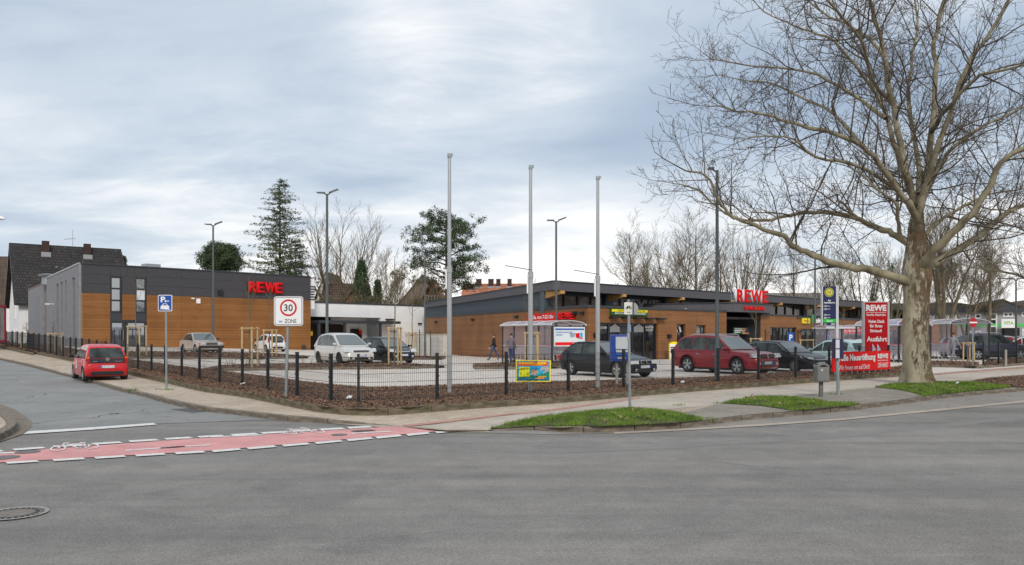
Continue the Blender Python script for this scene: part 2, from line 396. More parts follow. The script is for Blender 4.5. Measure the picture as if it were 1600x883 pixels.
# sandy edge band and lighter channel along the kerb
gut = [(770, 673), (880, 674.5), (960, 672.5), (1050, 669), (1162, 656), (1256, 648.4), (1334, 641), (1412, 631), (1490, 621.4), (1600, 610), (1760, 594.8),
       (1760, 605), (1600, 627.5), (1444, 643), (1319, 655), (1194, 664), (1100, 669.7), (960, 677), (860, 679), (770, 677)]
sheet('road_channel', gut, G, M_gutter, 0.002)
dl = [(960, 677), (1100, 669.7), (1194, 664), (1319, 655), (1444, 643), (1600, 627.5), (1760, 609)]
sheet('sandy_road_joint', [(u, v - 1.3) for u, v in dl] + [(u, v + 1.6) for u, v in dl[::-1]], G, M_dust, 0.006)
sheet('sandy_gutter_line', [(u, v + 0.5) for u, v in EDGE[10:18]] + [(770, 676.5), (700, 676.2), (632, 671), (560, 665.5), (447, 656.5), (369, 646), (315, 640)], G, M_dust, 0.0065)
# tarmac patch repairs
sheet('dark_patch_repair', [(265, 639.5), (330, 637.5), (352, 641), (300, 645.2)], G, mat('fresh_tarmac', (0.10, 0.10, 0.10), 0.9, var=0.3, vs=20, bump=0.5, bs=150), 0.008)
# pavement
pv = [Vector((p.x, p.y)) for p in edge_w]
pv = [p for i, p in enumerate(pv) if i == 0 or (p - pv[i - 1]).length > 0.02]
sheet('pavement', None, Zp, M_pave, 0.0, 1.0, world=pv + [Vector((pv[-1].x + 2, 60)), Vector((62, 100)), Vector((-90, 100)), Vector((-90, pv[0].y + 3))])

def kerb(name, line, step, width, top, zf, m, depth=0.25, out_=0.0, label=None, kind='structure'):
    """a row of separate kerb stones along a world-space line; returns the parent"""
    par = bpy.data.objects.new(name, None); COL.objects.link(par); par['kind'] = kind
    pts = resample([Vector((p[0], p[1])) for p in line], step)
    mb = MB(); mb.box(-0.5, 0.5, -0.5, 0.5, -1, 0)
    me = None
    for a, b in zip(pts, pts[1:]):
        L = (b - a).length; c = (a + b) / 2; d = (b - a) / L; n = Vector((-d.y, d.x))
        c2 = c + n * (width / 2 - out_)
        z = zf(c2.x, c2.y) + top + rnd.uniform(-0.004, 0.004)
        if me is None:
            bm = bmesh.new(); tmp = mb.mesh('kerb_stone', m); bm.from_mesh(tmp); bmesh.ops.bevel(bm, geom=bm.edges[:], offset=0.03, segments=1, affect='EDGES'); me = bpy.data.meshes.new('kerb_stone'); bm.to_mesh(me); bm.free(); me.materials.append(m)
        o = put('kerb_stone', me, par, (c2.x, c2.y, z), (0, 0, math.atan2(d.y, d.x) + rnd.uniform(-0.009, 0.009)))
        o.scale = (L - 0.022, width, depth)
        za = zf(a.x, a.y); zb = zf(b.x, b.y); o.rotation_euler[1] = -math.atan2(zb - za, L)
    return par
# road kerb: only where it stands up above the carriageway
el = smooth_line(edge_w, 5)
el2 = [p for p in el]
kerb('road_kerb', [p for p in el if p.x < -2.6 and p.y < 75], 1.0, 0.13, 0.004, Zp, M_kerb, out_=0.02)
kerb('verge_kerb', [p for p in el if p.x > -0.35 and p.x < 44], 1.0, 0.13, 0.006, Zp, M_kerb, out_=0.02)
# left corner: round stone apron with its kerb
c0 = gp(-58, 665, G)
def arc(c, rx, ry, a0, a1, n): return [Vector((c.x + rx * math.cos(R(a0 + (a1 - a0) * k / n)), c.y + ry * math.sin(R(a0 + (a1 - a0) * k / n)))) for k in range(n + 1)]
ap = [(-140, 628), (-40, 628.5), (0, 632), (22, 639.5), (40, 651), (50.5, 660), (49, 668), (36, 679), (10, 688), (0, 691), (-60, 703), (-200, 720), (-360, 700), (-300, 640)]
sheet('stone_apron', ap, G, mat('apron_stone', (0.20, 0.165, 0.13), 0.9, var=0.3, vs=5, bump=0.4), 0.010, 1.0)
def ZA(x, y): return G(x, y) + 0.13
ci = [(-140, 634), (-30, 636.5), (2, 642), (18, 650), (25.5, 658), (22, 666), (0, 677), (-30, 686), (-80, 694)]
apw = [gp(u, v, ZA) for u, v in ci]
kerb('corner_kerb', smooth_line(apw, 5)[::-1], 0.5, 0.16, 0.0, ZA, M_kerb, out_=0.0)
sheet('corner_pavement', None, ZA, M_pave, -0.02, 1.0, world=[Vector((p.x - 0.02, p.y)) for p in apw] + [Vector((apw[-1].x - 6, apw[-1].y - 1)), Vector((apw[0].x - 10, apw[0].y + 1))])

# ---- painted markings
def marks(name, quads, m, dz=0.012): 
    par = bpy.data.objects.new(name, None); COL.objects.link(par); par['kind'] = 'structure'
    for q in quads:
        P = [gp(u, v, G) for u, v in q]; mb = MB(); mb.poly([(p.x, p.y, p.z + dz) for p in P][::-1]); o = mb.build('painted_dash', m, par)
    return par
sheet('pink_cycle_lane', [(-260, 723), (-120, 714), (0, 707.6), (260, 688.8), (616, 666.8), (632, 667.2), (682, 673.0), (679, 675), (335, 704.5), (0, 723.4), (-130, 731), (-260, 741)], G, M_pink, 0.007)
top = [(0, 707.0), (260, 688.2), (430, 678), (616, 666.4)]
def lerp_line(L, u):
    for (a, b), (c, d) in zip(L, L[1:]):
        if u <= c: return b + (d - b) * (u - a) / (c - a)
    (a, b), (c, d) = L[-2:]; return b + (d - b) * (u - a) / (c - a)
tl = [(-100, 715), (0, 707.2), (81, 701), (260, 688.6), (430, 678.3), (616, 666.8)]
bl = [(-100, 730), (0, 723.6), (65, 720), (260, 708.8), (335, 704.7), (500, 691.5), (679, 675.4), (720, 672)]
dq = []
for u0, u1 in [(-90, -60), (-30, 5), (23, 70), (86, 133), (147, 190), (204, 247), (260, 300), (312, 350), (364, 402), (411, 450), (459, 494), (503, 538), (546, 580)]:
    a = lerp_line(tl, u0); b = lerp_line(tl, u1); dq.append([(u0 - 3, a), (u1 - 3, b), (u1 + 3, b - 3.2), (u0 + 3 - 6, a - 2.6 + 0.2)])
    dq[-1] = [(u0, a - 0.4), (u1 + 2, b - 0.4), (u1 - 4, b - 2.7), (u0 - 4, a - 3.0)]
for u0, u1 in [(-60, -10), (12, 62), (85, 134), (150, 198), (214, 260), (276, 322), (334, 378), (389, 433), (444, 485), (495, 536), (545, 584), (590, 629), (638, 673), (683, 715)]:
    a = lerp_line(bl, u0); b = lerp_line(bl, u1); dq.append([(u0, a + 3.0), (u1, b + 2.6), (u1 - 5, b + 0.1), (u0 - 4, a + 0.1)])
marks('cycle_lane_dashes', dq, M_white)
marks('stop_line', [[(36.5, 679.3), (140, 672.6), (245, 664.4), (239.5, 661.8), (130, 669.6), (44, 674.7)]], M_white)
# the two thin lines inside the lane and the slip of bay marking
marks('lane_arrow_lines', [[(196, 706.0), (290, 699.2), (288, 698.0), (197, 704.3)], [(250, 701.8), (330, 697), (328, 695.8), (252, 700.2)], [(-30, 711), (26, 709.6), (25, 707.8), (-30, 708.6)],
                      [(330, 684.5), (412, 681.2), (410, 679.9), (330, 683.2)], [(550, 679), (612, 675.6), (610, 674.4), (550, 677.6)]], M_white, 0.013)
marks('gutter_marking', [[(312, 638.2), (330, 637.6), (346, 639.6), (330, 640.6)], [(338, 642.8), (362, 641.6), (372, 643.2), (350, 644.4)]], M_white, 0.014)
# cycle symbols, laid out on the lane
def cycle_symbol(u0, v0, u1, v1, up):
    a = gp(u0, v0, G); b = gp(u1, v1, G); X = (b - a); Lx = X.length; X.normalize(); Y = Vector((-X.y, X.x, 0)) * up
    mb = MB()
    def P(x, y): q = a + X * (x * Lx) + Y * (y * 1.05); return (q.x, q.y, G(q.x, q.y) + 0.015)
    def ring(cx, cy, rx, ry, w, n=22):
        for k in range(n):
            t0, t1 = 2 * math.pi * k / n, 2 * math.pi * (k + 1) / n
            mb.poly([P(cx + rx * math.cos(t0), cy + ry * math.sin(t0)), P(cx + rx * math.cos(t1), cy + ry * math.sin(t1)),
                     P(cx + (rx - w * rx / ry) * math.cos(t1), cy + (ry - w) * math.sin(t1)), P(cx + (rx - w * rx / ry) * math.cos(t0), cy + (ry - w) * math.sin(t0))])
    def bar(x0, y0, x1, y1, w=0.022):
        dx, dy = (x1 - x0), (y1 - y0); l = math.hypot(dx, dy * 0.5); nx, ny = -dy * w / l * 0.5, dx * w / l * 2
        mb.poly([P(x0 - nx, y0 - ny), P(x1 - nx, y1 - ny), P(x1 + nx, y1 + ny), P(x0 + nx, y0 + ny)])
    ring(0.17, 0.34, 0.16, 0.30, 0.075); ring(0.83, 0.34, 0.16, 0.30, 0.075); ring(0.42, 0.30, 0.07, 0.13, 0.06)
    bar(0.17, 0.34, 0.34, 0.74); bar(0.34, 0.74, 0.42, 0.30); bar(0.42, 0.30, 0.70, 0.74); bar(0.34, 0.74, 0.70, 0.74); bar(0.70, 0.90, 0.83, 0.34); bar(0.17, 0.34, 0.42, 0.30); bar(0.28, 0.86, 0.40, 0.86); bar(0.62, 0.92, 0.74, 0.92)
    mb.build('cycle_symbol', mat('worn_symbol_paint', (0.70, 0.52, 0.51), 0.8, vs=7, col2=(0.78, 0.72, 0.70), detail=9), kind='structure')
cycle_symbol(157, 702.5, 76, 707.5, -1)
cycle_symbol(448, 681.5, 515, 677.5, 1)
# manhole in the carriageway, small road covers
def manhole(u, v, r, label, grp=None):
    c = gp(u, v, G); t = thing('manhole_cover', label, 'manhole cover', c, 0.3, grp)
    def ring(r0, r1, z, n=40):
        mb = MB()
        for k in range(n):
            a, b = 2 * math.pi * k / n, 2 * math.pi * (k + 1) / n
            mb.poly([(r1 * math.cos(a), r1 * math.sin(a), z), (r1 * math.cos(b), r1 * math.sin(b), z), (r0 * math.cos(b), r0 * math.sin(b), z), (r0 * math.cos(a), r0 * math.sin(a), z)])
        return mb
    disc = MB(); n = 40; disc.poly([(r * 0.62 * math.cos(2 * math.pi * k / n), r * 0.62 * math.sin(2 * math.pi * k / n), 0.008) for k in range(n)])
    disc.build('concrete_lid', mat('lid_concrete', (0.20, 0.175, 0.15), 0.9, var=0.25, vs=14, bump=0.3), t)
    ring(r * 0.62, r * 0.72, 0.010).build('iron_ring', mat('cast_iron', (0.06, 0.055, 0.05), 0.55, metal=0.6, var=0.3, vs=30, bump=0.5), t)
    ring(r * 0.72, r * 0.86, 0.006).build('recessed_ring', mat('ring_dirt', (0.05, 0.045, 0.04), 0.9, var=0.3, vs=40), t)
    ring(r * 0.86, r, 0.009).build('outer_frame', mat('frame_light', (0.34, 0.32, 0.29), 0.8, var=0.35, vs=18, bump=0.4), t)
    fr = MB()
    for k in range(28):
        a = 2 * math.pi * k / 28; p = [(0.78 + 0.05 * s) * r for s in (-1, 1)]
        w = 0.05
        fr.poly([(p[0] * math.cos(a - w), p[0] * math.sin(a - w), 0.009), (p[1] * math.cos(a - w), p[1] * math.sin(a - w), 0.009), (p[1] * math.cos(a + w), p[1] * math.sin(a + w), 0.009), (p[0] * math.cos(a + w), p[0] * math.sin(a + w), 0.009)])
    fr.build('vent_slots', MATS['frame_light'], t, kind='stuff')
    return t
manhole(21, 803, 0.305, 'round concrete-filled manhole cover in the near carriageway at the lower left')
def cover(u, v, r, label):
    c = gp(u, v, G); mb = MB(); n = 20
    mb.poly([(r * math.cos(2 * math.pi * k / n), r * math.sin(2 * math.pi * k / n), 0.014) for k in range(n)])
    o = mb.build('valve_cover', mat('cover_grey', (0.16, 0.15, 0.14), 0.7, var=0.3, vs=20, bump=0.4), None, c); tag(o, label, 'valve cover'); return o
cover(43, 707.2, 0.17, 'small round iron cover in the pink lane left of the near cycle symbol')
cover(6, 716, 0.2, 'small round iron cover cut by the left picture edge in the pink lane')
cover(530, 680.3, 0.14, 'small round iron cover in the pink lane right of the far cycle symbol')
o = sheet('iron_hatch', [(547, 674.3), (578, 672.3), (588, 674), (556, 676.2)], G, mat('hatch', (0.10, 0.09, 0.09), 0.7, var=0.4, vs=12, bump=0.6, bs=90), 0.016, kind=None); tag(o, 'rectangular dark iron hatch at the right end of the pink lane', 'hatch cover')

# worn seams and tyre marks in the carriageway
M_seam = mat('tar_seam', (0.33, 0.31, 0.28), 0.9, var=0.3, vs=6); M_rub = mat('tyre_mark', (0.175, 0.167, 0.157), 0.85, vs=4.5, col2=(0.225, 0.215, 0.203), detail=10); M_worn = mat('worn_asphalt', (0.20, 0.19, 0.178), 0.9, vs=1.2, col2=(0.245, 0.232, 0.216), detail=10, bump=0.3, bs=200)
def strip(name, pix, w, m, dz=0.0035):
    P = smooth_line([gp(u, v, G) for u, v in pix], 6); mb = MB()
    for i in range(len(P) - 1):
        a, b = P[i], P[i + 1]; d = (b - a); d.z = 0; d.normalize(); n = Vector((-d.y, d.x, 0)) * w * (0.6 + 0.4 * noise.noise(Vector((i * 0.7, w, 0)))); mb.poly([(q.x, q.y, G(q.x, q.y) + dz) for q in (a - n, b - n, b + n, a + n)])
    return mb.build(name, m, kind='structure')
strip('tyre_mark', [(985, 742), (1060, 752), (1125, 770), (1130, 788), (1080, 812), (1000, 830)], 0.10, M_rub, -0.0030)
strip('tyre_mark', [(1060, 716), (1160, 726), (1250, 742), (1300, 755)], 0.10, M_rub, -0.0030)
strip('road_seam', [(290, 883), (420, 862), (600, 838), (780, 817), (900, 806)], 0.010, M_seam, -0.0025)
strip('worn_strip', [(1600, 652), (1400, 672), (1200, 688), (1000, 700), (800, 706)], 0.30, M_worn, -0.002)
# ---- pavement details: cycle-path slabs, red separating line, bus-stop tarmac
kl = [(195, 579.3), (259, 592.8), (315, 604.8), (375, 612.3), (420, 620.5), (470, 630), (504.6, 636), (542, 639), (582, 639.8), (640, 637), (731, 630.3), (900, 619.5), (1050, 607.5), (1200, 597), (1287, 591), (1349, 586.3), (1411, 583)]
sheet('grey_cycle_path', [(640, 667.5), (760, 655), (900, 636), (1010, 621), (1110, 612), (1250, 603), (1400, 590.5), (1540, 582), (1700, 572), (1800, 575), (1600, 588), (1510, 594), (1360, 605), (1230, 620), (1110, 634), (960, 647), (860, 652), (790, 665), (766, 671), (700, 671)], Zp, M_walk, 0.006)
sheet('red_paver_line', [(628, 665), (700, 658), (830, 644), (930, 631), (1000, 621.5), (1002, 623), (935, 633), (835, 646), (700, 660.5), (640, 667)], Zp, mat('red_pavers', (0.46, 0.235, 0.19), 0.9, var=0.2, vs=12), 0.011)
sheet('red_paver_line', [(1404, 589), (1500, 581), (1600, 573.5), (1602, 575), (1500, 582.6), (1404, 590.6)], Zp, MATS['red_pavers'], 0.011)
sheet('pale_drive_crossing', [(1402, 588.5), (1419, 582), (1440, 570), (1460, 568.5), (1522, 573), (1600, 570.5), (1720, 562), (1720, 566), (1600, 573.2), (1500, 580.6)], Zp, M_lot, 0.010)
sheet('bus_stop_tarmac', [(1020, 661), (1060, 647), (1130, 631), (1230, 620.5), (1369, 606), (1440, 612), (1460, 616), (1412, 624.4), (1334, 633.8), (1256, 641.4), (1162, 649), (1100, 656.8), (1050, 661.6)], Zp, M_stop, 0.010)

# ---- planting bed behind the fence
def Zb(x, y): return Zp(x, y) + 0.13
bed_out = [(-120, 531), (0, 541.5), (54.5, 549.8), (91, 556.8), (140, 567)] + kl
bed_in = [(1411, 571), (1390, 574), (1295, 578.5), (1200, 583), (1125, 588), (1050, 590.8), (970, 593.7), (862, 596), (740, 600), (640, 603.5), (582, 605), (558, 603.7), (519, 600.5), (476, 596), (420, 588.3), (330, 577.5), (279, 571.8), (246, 567), (198.7, 560.5), (150, 552), (100, 543), (60, 536), (0, 530.5)]
bo = [gp(u, v, Zb) for u, v in bed_out]; bi = [gp(u, v, Zb) for u, v in bed_in]
bed_poly = [Vector((p.x, p.y)) for p in bo + bi]
sheet('planting_bed', None, Zb, M_earth, 0.0, 1.0, world=bed_poly)
kerb('bed_kerb', [p for p in smooth_line([gp(u, v, Zb) for u, v in bed_out], 4) if p.y < 70], 1.0, 0.10, 0.012, Zb, M_kerbm, depth=0.3, out_=0.0)
kerb('bed_inner_kerb', smooth_line([gp(u, v, Zb) for u, v in bed_in[:20]], 3), 1.0, 0.08, 0.0, Zb, M_kerb, depth=0.3, out_=0.0)
# car park surface
lotp = [Vector((p.x, p.y)) for p in bi] + [Vector((-62, 85)), Vector((-45, 100)), Vector((62, 100)), Vector((66, 56)), gp(1720, 561, Zl).xy, gp(1600, 566, Zl).xy, gp(1525, 569, Zl).xy, gp(1450, 566, Zl).xy, gp(1425, 576, Zl).xy]
sheet('car_park', None, Zl, M_lot, 0.0, 2.0, world=lotp)
# far carpark beyond, darker bay lines
M_line = mat('bay_line_pavers', (0.66, 0.65, 0.62), 0.85, var=0.1, vs=10)
def bayline(a, b, w=0.06):
    A = gp(*a, Zl); B = gp(*b, Zl); d = (B - A); d.z = 0; d.normalize(); n = Vector((-d.y, d.x, 0)) * w; pts = resample([A, B], 2.0); mb = MB()
    for p, q in zip(pts, pts[1:]):
        mb.poly([(r.x, r.y, Zl(r.x, r.y) + 0.008) for r in (p - n, q - n, q + n, p + n)])
    mb.build('bay_line', M_line, kind='structure')
for a, b in (((600, 591), (650, 577)), ((700, 592), (745, 578)), ((800, 592), (835, 575)), ((420, 584), (600, 588)), ((500, 577), (640, 596)), ((1010, 583), (1030, 571)), ((640, 571.5), (900, 566.5))): bayline(a, b)

# planted islands inside the car park
def Zi(x, y): return Zl(x, y) + 0.10
ISL = {}
def island(key, pix, step=1.0):
    P = [gp(u, v, Zi) for u, v in pix]; W = [Vector((p.x, p.y)) for p in P]; ISL[key] = W
    a = sum(W[i].x * W[(i + 1) % len(W)].y - W[(i + 1) % len(W)].x * W[i].y for i in range(len(W)))
    loop = W if a > 0 else W[::-1]
    sheet('island_bed', None, Zi, M_earth, 0.0, 1.5, world=W)
    kerb('island_kerb', loop + [loop[0]], step, 0.08, 0.01, Zi, M_kerb, depth=0.28, out_=0.0)
island('A', [(186, 549.6), (250, 549.6), (330, 550.2), (430, 552.6), (486, 557.6), (400, 558.8), (187, 558)], 1.6)
island('B', [(313, 577), (345, 570.5), (400, 568.6), (480, 567.6), (560, 567.4), (640, 568), (702, 571.5), (640, 573.5), (480, 574.6), (400, 575.6)], 1.4)
island('C', [(646, 556.6), (697, 557.6), (690, 560), (640, 560)], 1.5)
island('D', [(738, 569), (800, 566.5), (862, 565), (884, 569), (870, 573), (742, 574)], 1.4)
island('E', [(1419, 566), (1455, 563.8), (1530, 566), (1526, 572.8), (1490, 570.6), (1425, 570.6)], 1.4)
Zf = Zi
island('F', [(1531, 572.5), (1600, 567.5), (1720, 560), (1720, 553), (1600, 559.5), (1545, 561.5)], 1.4)

# ---- loose bark and grass, scattered as real pieces
def scatter(name, polys, zf, dens, size, m, kind='chip', seed=1, zup=0.0):
    rg = np.random.default_rng(seed); V = []; Fc = []
    for P in polys:
        xs = [p[0] for p in P]; ys = [p[1] for p in P]
        x0, x1, y0, y1 = min(xs), max(xs), min(ys), max(ys)
        tot = int((x1 - x0) * (y1 - y0) * dens(0, 0, True))
        X = rg.uniform(x0, x1, tot); Y = rg.uniform(y0, y1, tot); Q = rg.random(tot)
        # vectorised point in polygon
        c = np.zeros(tot, bool); n = len(P)
        for i in range(n):
            ax, ay = P[i][0], P[i][1]; bx, by = P[i - 1][0], P[i - 1][1]
            if ay == by: continue
            c ^= ((ay > Y) != (by > Y)) & (X < (bx - ax) * (Y - ay) / (by - ay) + ax)
        for x, y, q in zip(X[c], Y[c], Q[c]):
            if q > dens(x, y, False) / dens(0, 0, True): continue
            z = zf(x, y) + zup; o = len(V)
            a = rg.uniform(0, 6.283); k = max(1.0, y / 26.0)
            if kind == 'chip':
                L = size * rg.uniform(0.5, 1.6) * k; W = L * rg.uniform(0.25, 0.6); t = rg.uniform(-0.5, 0.5); h = rg.uniform(0.0, 0.015) * k
                ca, sa = math.cos(a), math.sin(a)
                for lx, ly in ((-L, -W), (L, -W), (L * 0.9, W), (-L * 0.8, W)):
                    V.append((x + lx * ca - ly * sa, y + lx * sa + ly * ca, z + h + lx * t + ly * rg.uniform(-0.6, 0.6) + 0.012))
                Fc.append((o, o + 1, o + 2, o + 3))
            else:
                hgt = size * rg.uniform(0.5, 1.5); w = 0.006 * max(1, y / 14); lx = rg.uniform(-0.6, 0.6) * hgt; ly = rg.uniform(-0.6, 0.6) * hgt
                V += [(x - w * math.cos(a), y - w * math.sin(a), z - 0.01), (x + w * math.cos(a), y + w * math.sin(a), z - 0.01), (x + lx, y + ly, z + hgt)]
                Fc.append((o, o + 1, o + 2))
    me = bpy.data.meshes.new(name); me.from_pydata(V, [], Fc); me.materials.append(m); return put(name, me, kind='stuff')
M_bark = mat('bark_chips', (0.050, 0.022, 0.012), 0.9, vs=17, col2=(0.36, 0.20, 0.115), detail=3)
M_blade = mat('grass_blades', (0.045, 0.105, 0.008), 0.7, vs=2.2, col2=(0.20, 0.31, 0.03), detail=8)
def bd(x, y, mx):
    if mx: return 420
    return 420 if y < 26 else max(30, 420 * (26 / y) ** 2.4)
o = scatter('bark_mulch', [bed_poly], Zb, bd, 0.021, M_bark, seed=3); o['label'] = 'brown bark chips covering the planting bed behind the fence'
o = scatter('island_mulch', list(ISL.values()), Zi, lambda x, y, m: 75, 0.026, M_bark, seed=4)
G1 = [(764, 669), (790, 662), (830, 654), (865, 649), (920, 643), (985, 638.5), (1040, 642), (1075, 648.5), (1099, 655.5), (1058, 660.5), (990, 663.8), (930, 666), (825, 666.4), (776, 669)]
G2 = [(1126, 629.5), (1150, 625), (1178, 620.3), (1225, 619.3), (1270, 624), (1300, 628.6), (1346, 630.5), (1325, 634), (1262, 640), (1236, 641), (1190, 634), (1160, 632)]
G3 = [(1367, 604.5), (1390, 600.5), (1440, 598), (1480, 597.4), (1531, 598.5), (1584, 604.4), (1560, 607.2), (1500, 612.8), (1444, 618.5), (1425, 613), (1405, 609)]
G4 = [(1510, 596.8), (1545, 590.5), (1600, 586.5), (1720, 577), (1760, 590), (1600, 605), (1584, 604.5), (1540, 598.6)]
def Zg(x, y): return Zp(x, y) + 0.02
gw = [[Vector((p.x, p.y)) for p in [gp(u, v, Zg) for u, v in g]] for g in (G1, G2, G3)]
def hump(P, amp):
    def h(x, y):
        d = 1e9; n = len(P)
        for i in range(n):
            a = P[i]; b = P[i - 1]; e = b - a; p = Vector((x, y)); t = max(0, min(1, (p - a).dot(e) / max(1e-9, e.dot(e)))); d = min(d, (p - a - e * t).length)
        return Zg(x, y) + amp * ss(d / 0.7) * (0.75 + 0.5 * noise.noise(Vector((x * 1.3, y * 1.3, 0))))
    return h
HUMP = []
for k, (P, amp) in enumerate(zip(gw, (0.06, 0.03, 0.05))):
    hf = hump(P, amp); HUMP.append(hf)
    sheet('grass_verge_soil', None, hf, M_turf, 0.0, 0.35, world=P)
    def dn(x, y, mx): return 2600 if mx else 2600 * max(0.08, min(1.0, 0.15 + 1.0 * ss((noise.noise(Vector((x * 1.6, y * 1.6, k))) + 0.5 * noise.noise(Vector((x * 5, y * 5, k))) + 0.35) / 0.55)))
    gr = scatter('grass', [P], hf, dn if k == 0 else (lambda x, y, m, dn=dn: dn(x, y, m) * 0.6), 0.05, M_blade, 'blade', 20 + k)
    gr['label'] = ['short green grass on the nearest verge mound', 'short green grass on the verge left of the litter bin', 'short green grass round the foot of the large bare tree'][k]
scatter('dead_leaves', gw, lambda x, y: Zg(x, y) + 0.07, lambda x, y, m: 9, 0.03, mat('dead_leaf', (0.12, 0.07, 0.03), 0.9, vs=5, col2=(0.38, 0.27, 0.15)), seed=55)
w4 = [Vector((p.x, p.y)) for p in [gp(u, v, Zg) for u, v in G4]]
sheet('bark_verge', None, Zg, M_earth, 0.01, 1.0, world=w4)
scatter('verge_mulch', [w4], Zg, lambda x, y, m: 200, 0.024, M_bark, seed=9)
# weeds and tufts along edges
tufts = []
for u, v, r in [(1305, 616.8, 0.25), (248, 609, 0.12), (262, 609.5, 0.2), (352, 606.5, 0.15), (1190, 619.2, 0.12), (1060, 634, 0.2), (1130, 631, 0.25), (208, 610, 0.2), (250, 620.5, 0.12), (1440, 620, 0.15), (880, 667, 0.2), (1000, 663.6, 0.25), (1290, 637, 0.2), (1100, 655, 0.3)]:
    c = gp(u, v, Zp); tufts.append([Vector((c.x + r * math.cos(k * 1.05), c.y + r * 0.5 * math.sin(k * 1.05))) for k in range(6)])
scatter('weeds', tufts, Zp, lambda x, y, m: 900, 0.05, M_blade, 'blade', 41)
# ================================================================== BUILDINGS
def wood_mat(name, c1, c2, pitch=0.11, vary=1.0):
    m = bpy.data.materials.new(name); m.use_nodes = True; t = m.node_tree; b = t.nodes['Principled BSDF']
    b.inputs['Roughness'].default_value = 0.55; b.inputs['Specular IOR Level'].default_value = 0.3
    tc = N(t, 'ShaderNodeTexCoord'); sp = N(t, 'ShaderNodeSeparateXYZ'); t.links.new(tc.outputs['Object'], sp.inputs[0])
    row = math_node(t, 'DIVIDE', sp.outputs[2], pitch); fr = math_node(t, 'FRACT', row); fl = math_node(t, 'FLOOR', row)
    wn_ = N(t, 'ShaderNodeTexWhiteNoise', noise_dimensions='1D'); t.links.new(fl, wn_.inputs['W'])
    mp = N(t, 'ShaderNodeMapping'); mp.inputs['Scale'].default_value = (0.7, 0.7, 22); t.links.new(tc.outputs['Object'], mp.inputs[0])
    nz = N(t, 'ShaderNodeTexNoise'); nz.inputs['Scale'].default_value = 1.6; nz.inputs['Detail'].default_value = 7; nz.inputs['Roughness'].default_value = 0.65; t.links.new(mp.outputs[0], nz.inputs['Vector'])
    nb = N(t, 'ShaderNodeTexNoise'); nb.inputs['Scale'].default_value = 0.5; nb.inputs['Detail'].default_value = 3; t.links.new(tc.outputs['Object'], nb.inputs['Vector'])
    f = math_node(t, 'ADD', math_node(t, 'MULTIPLY', nz.outputs[0], 0.8), math_node(t, 'MULTIPLY', wn_.outputs[0], 0.22 * vary))
    f = math_node(t, 'ADD', f, math_node(t, 'MULTIPLY', math_node(t, 'SUBTRACT', nb.outputs[0], 0.5), 0.5))
    c = ramp_node(t, f, [(0.3, c1), (0.75, c2)]).outputs[0]
    g = math_node(t, 'LESS_THAN', fr, 0.09)
    c = mixc(t, math_node(t, 'MULTIPLY', g, 0.6), c, (0.05, 0.02, 0.008))
    t.links.new(c, b.inputs['Base Color'])
    bu = N(t, 'ShaderNodeBump'); bu.inputs['Strength'].default_value = 0.5; bu.inputs['Distance'].default_value = 0.01
    t.links.new(math_node(t, 'SUBTRACT', math_node(t, 'MULTIPLY', nz.outputs[0], 0.3), g), bu.inputs['Height']); t.links.new(bu.outputs[0], b.inputs['Normal'])
    return m
M_wood = wood_mat('wood_cladding', (0.190, 0.075, 0.020), (0.355, 0.158, 0.048))
M_wood2 = wood_mat('store_wood_cladding', (0.185, 0.077, 0.026), (0.345, 0.158, 0.060), 0.09)
M_dark = mat('anthracite_panel', (0.050, 0.048, 0.053), 0.6, var=0.22, vs=14, bump=0.2, bs=40)
M_dark2 = mat('anthracite_trim', (0.040, 0.043, 0.050), 0.5)
M_slate = mat('blue_grey_render', (0.070, 0.090, 0.108), 0.8, var=0.22, vs=9, detail=8, bump=0.2)
M_fascia = mat('fascia_grey', (0.098, 0.094, 0.105), 0.65, var=0.16, vs=7, detail=8)
M_grey = mat('grey_render', (0.235, 0.235, 0.250), 0.85, var=0.13, vs=2, detail=9, bump=0.3, bs=40)
M_wall = mat('white_render', (0.82, 0.81, 0.80), 0.85, var=0.05, vs=1.2, bump=0.1)
M_frame = mat('dark_frame', (0.022, 0.024, 0.028), 0.4)
M_void = mat('dark_interior', (0.010, 0.010, 0.011), 0.8)
M_black = mat('black_plastic', (0.012, 0.012, 0.013), 0.45)
M_steel = mat('galvanised_steel', (0.34, 0.36, 0.37), 0.45, metal=0.55, var=0.15, vs=8, stretch=(1, 1, 0.3))
M_red = mat('sign_red', (0.72, 0.006, 0.010), 0.6, spec=0.2)
M_banner = mat('banner_red', (0.80, 0.012, 0.012), 0.65, var=0.06, vs=3, spec=0.2)
M_signw = mat('sign_white', (0.82, 0.82, 0.82), 0.45)
def glass_mat(name, tint=(0.02, 0.022, 0.024), rough=0.03, spec=0.9, var=None):
    m = mat(name, tint, rough, spec=spec); b = m.node_tree.nodes['Principled BSDF']; b.inputs['IOR'].default_value = 1.9
    return m
M_glass = glass_mat('window_glass')
M_glassd = glass_mat('shop_glass', (0.012, 0.012, 0.014)); M_glassd.node_tree.nodes['Principled BSDF'].inputs['IOR'].default_value = 1.38
M_glassm = mat('mirror_glass', (0.30, 0.32, 0.34), 0.02, metal=0.95)

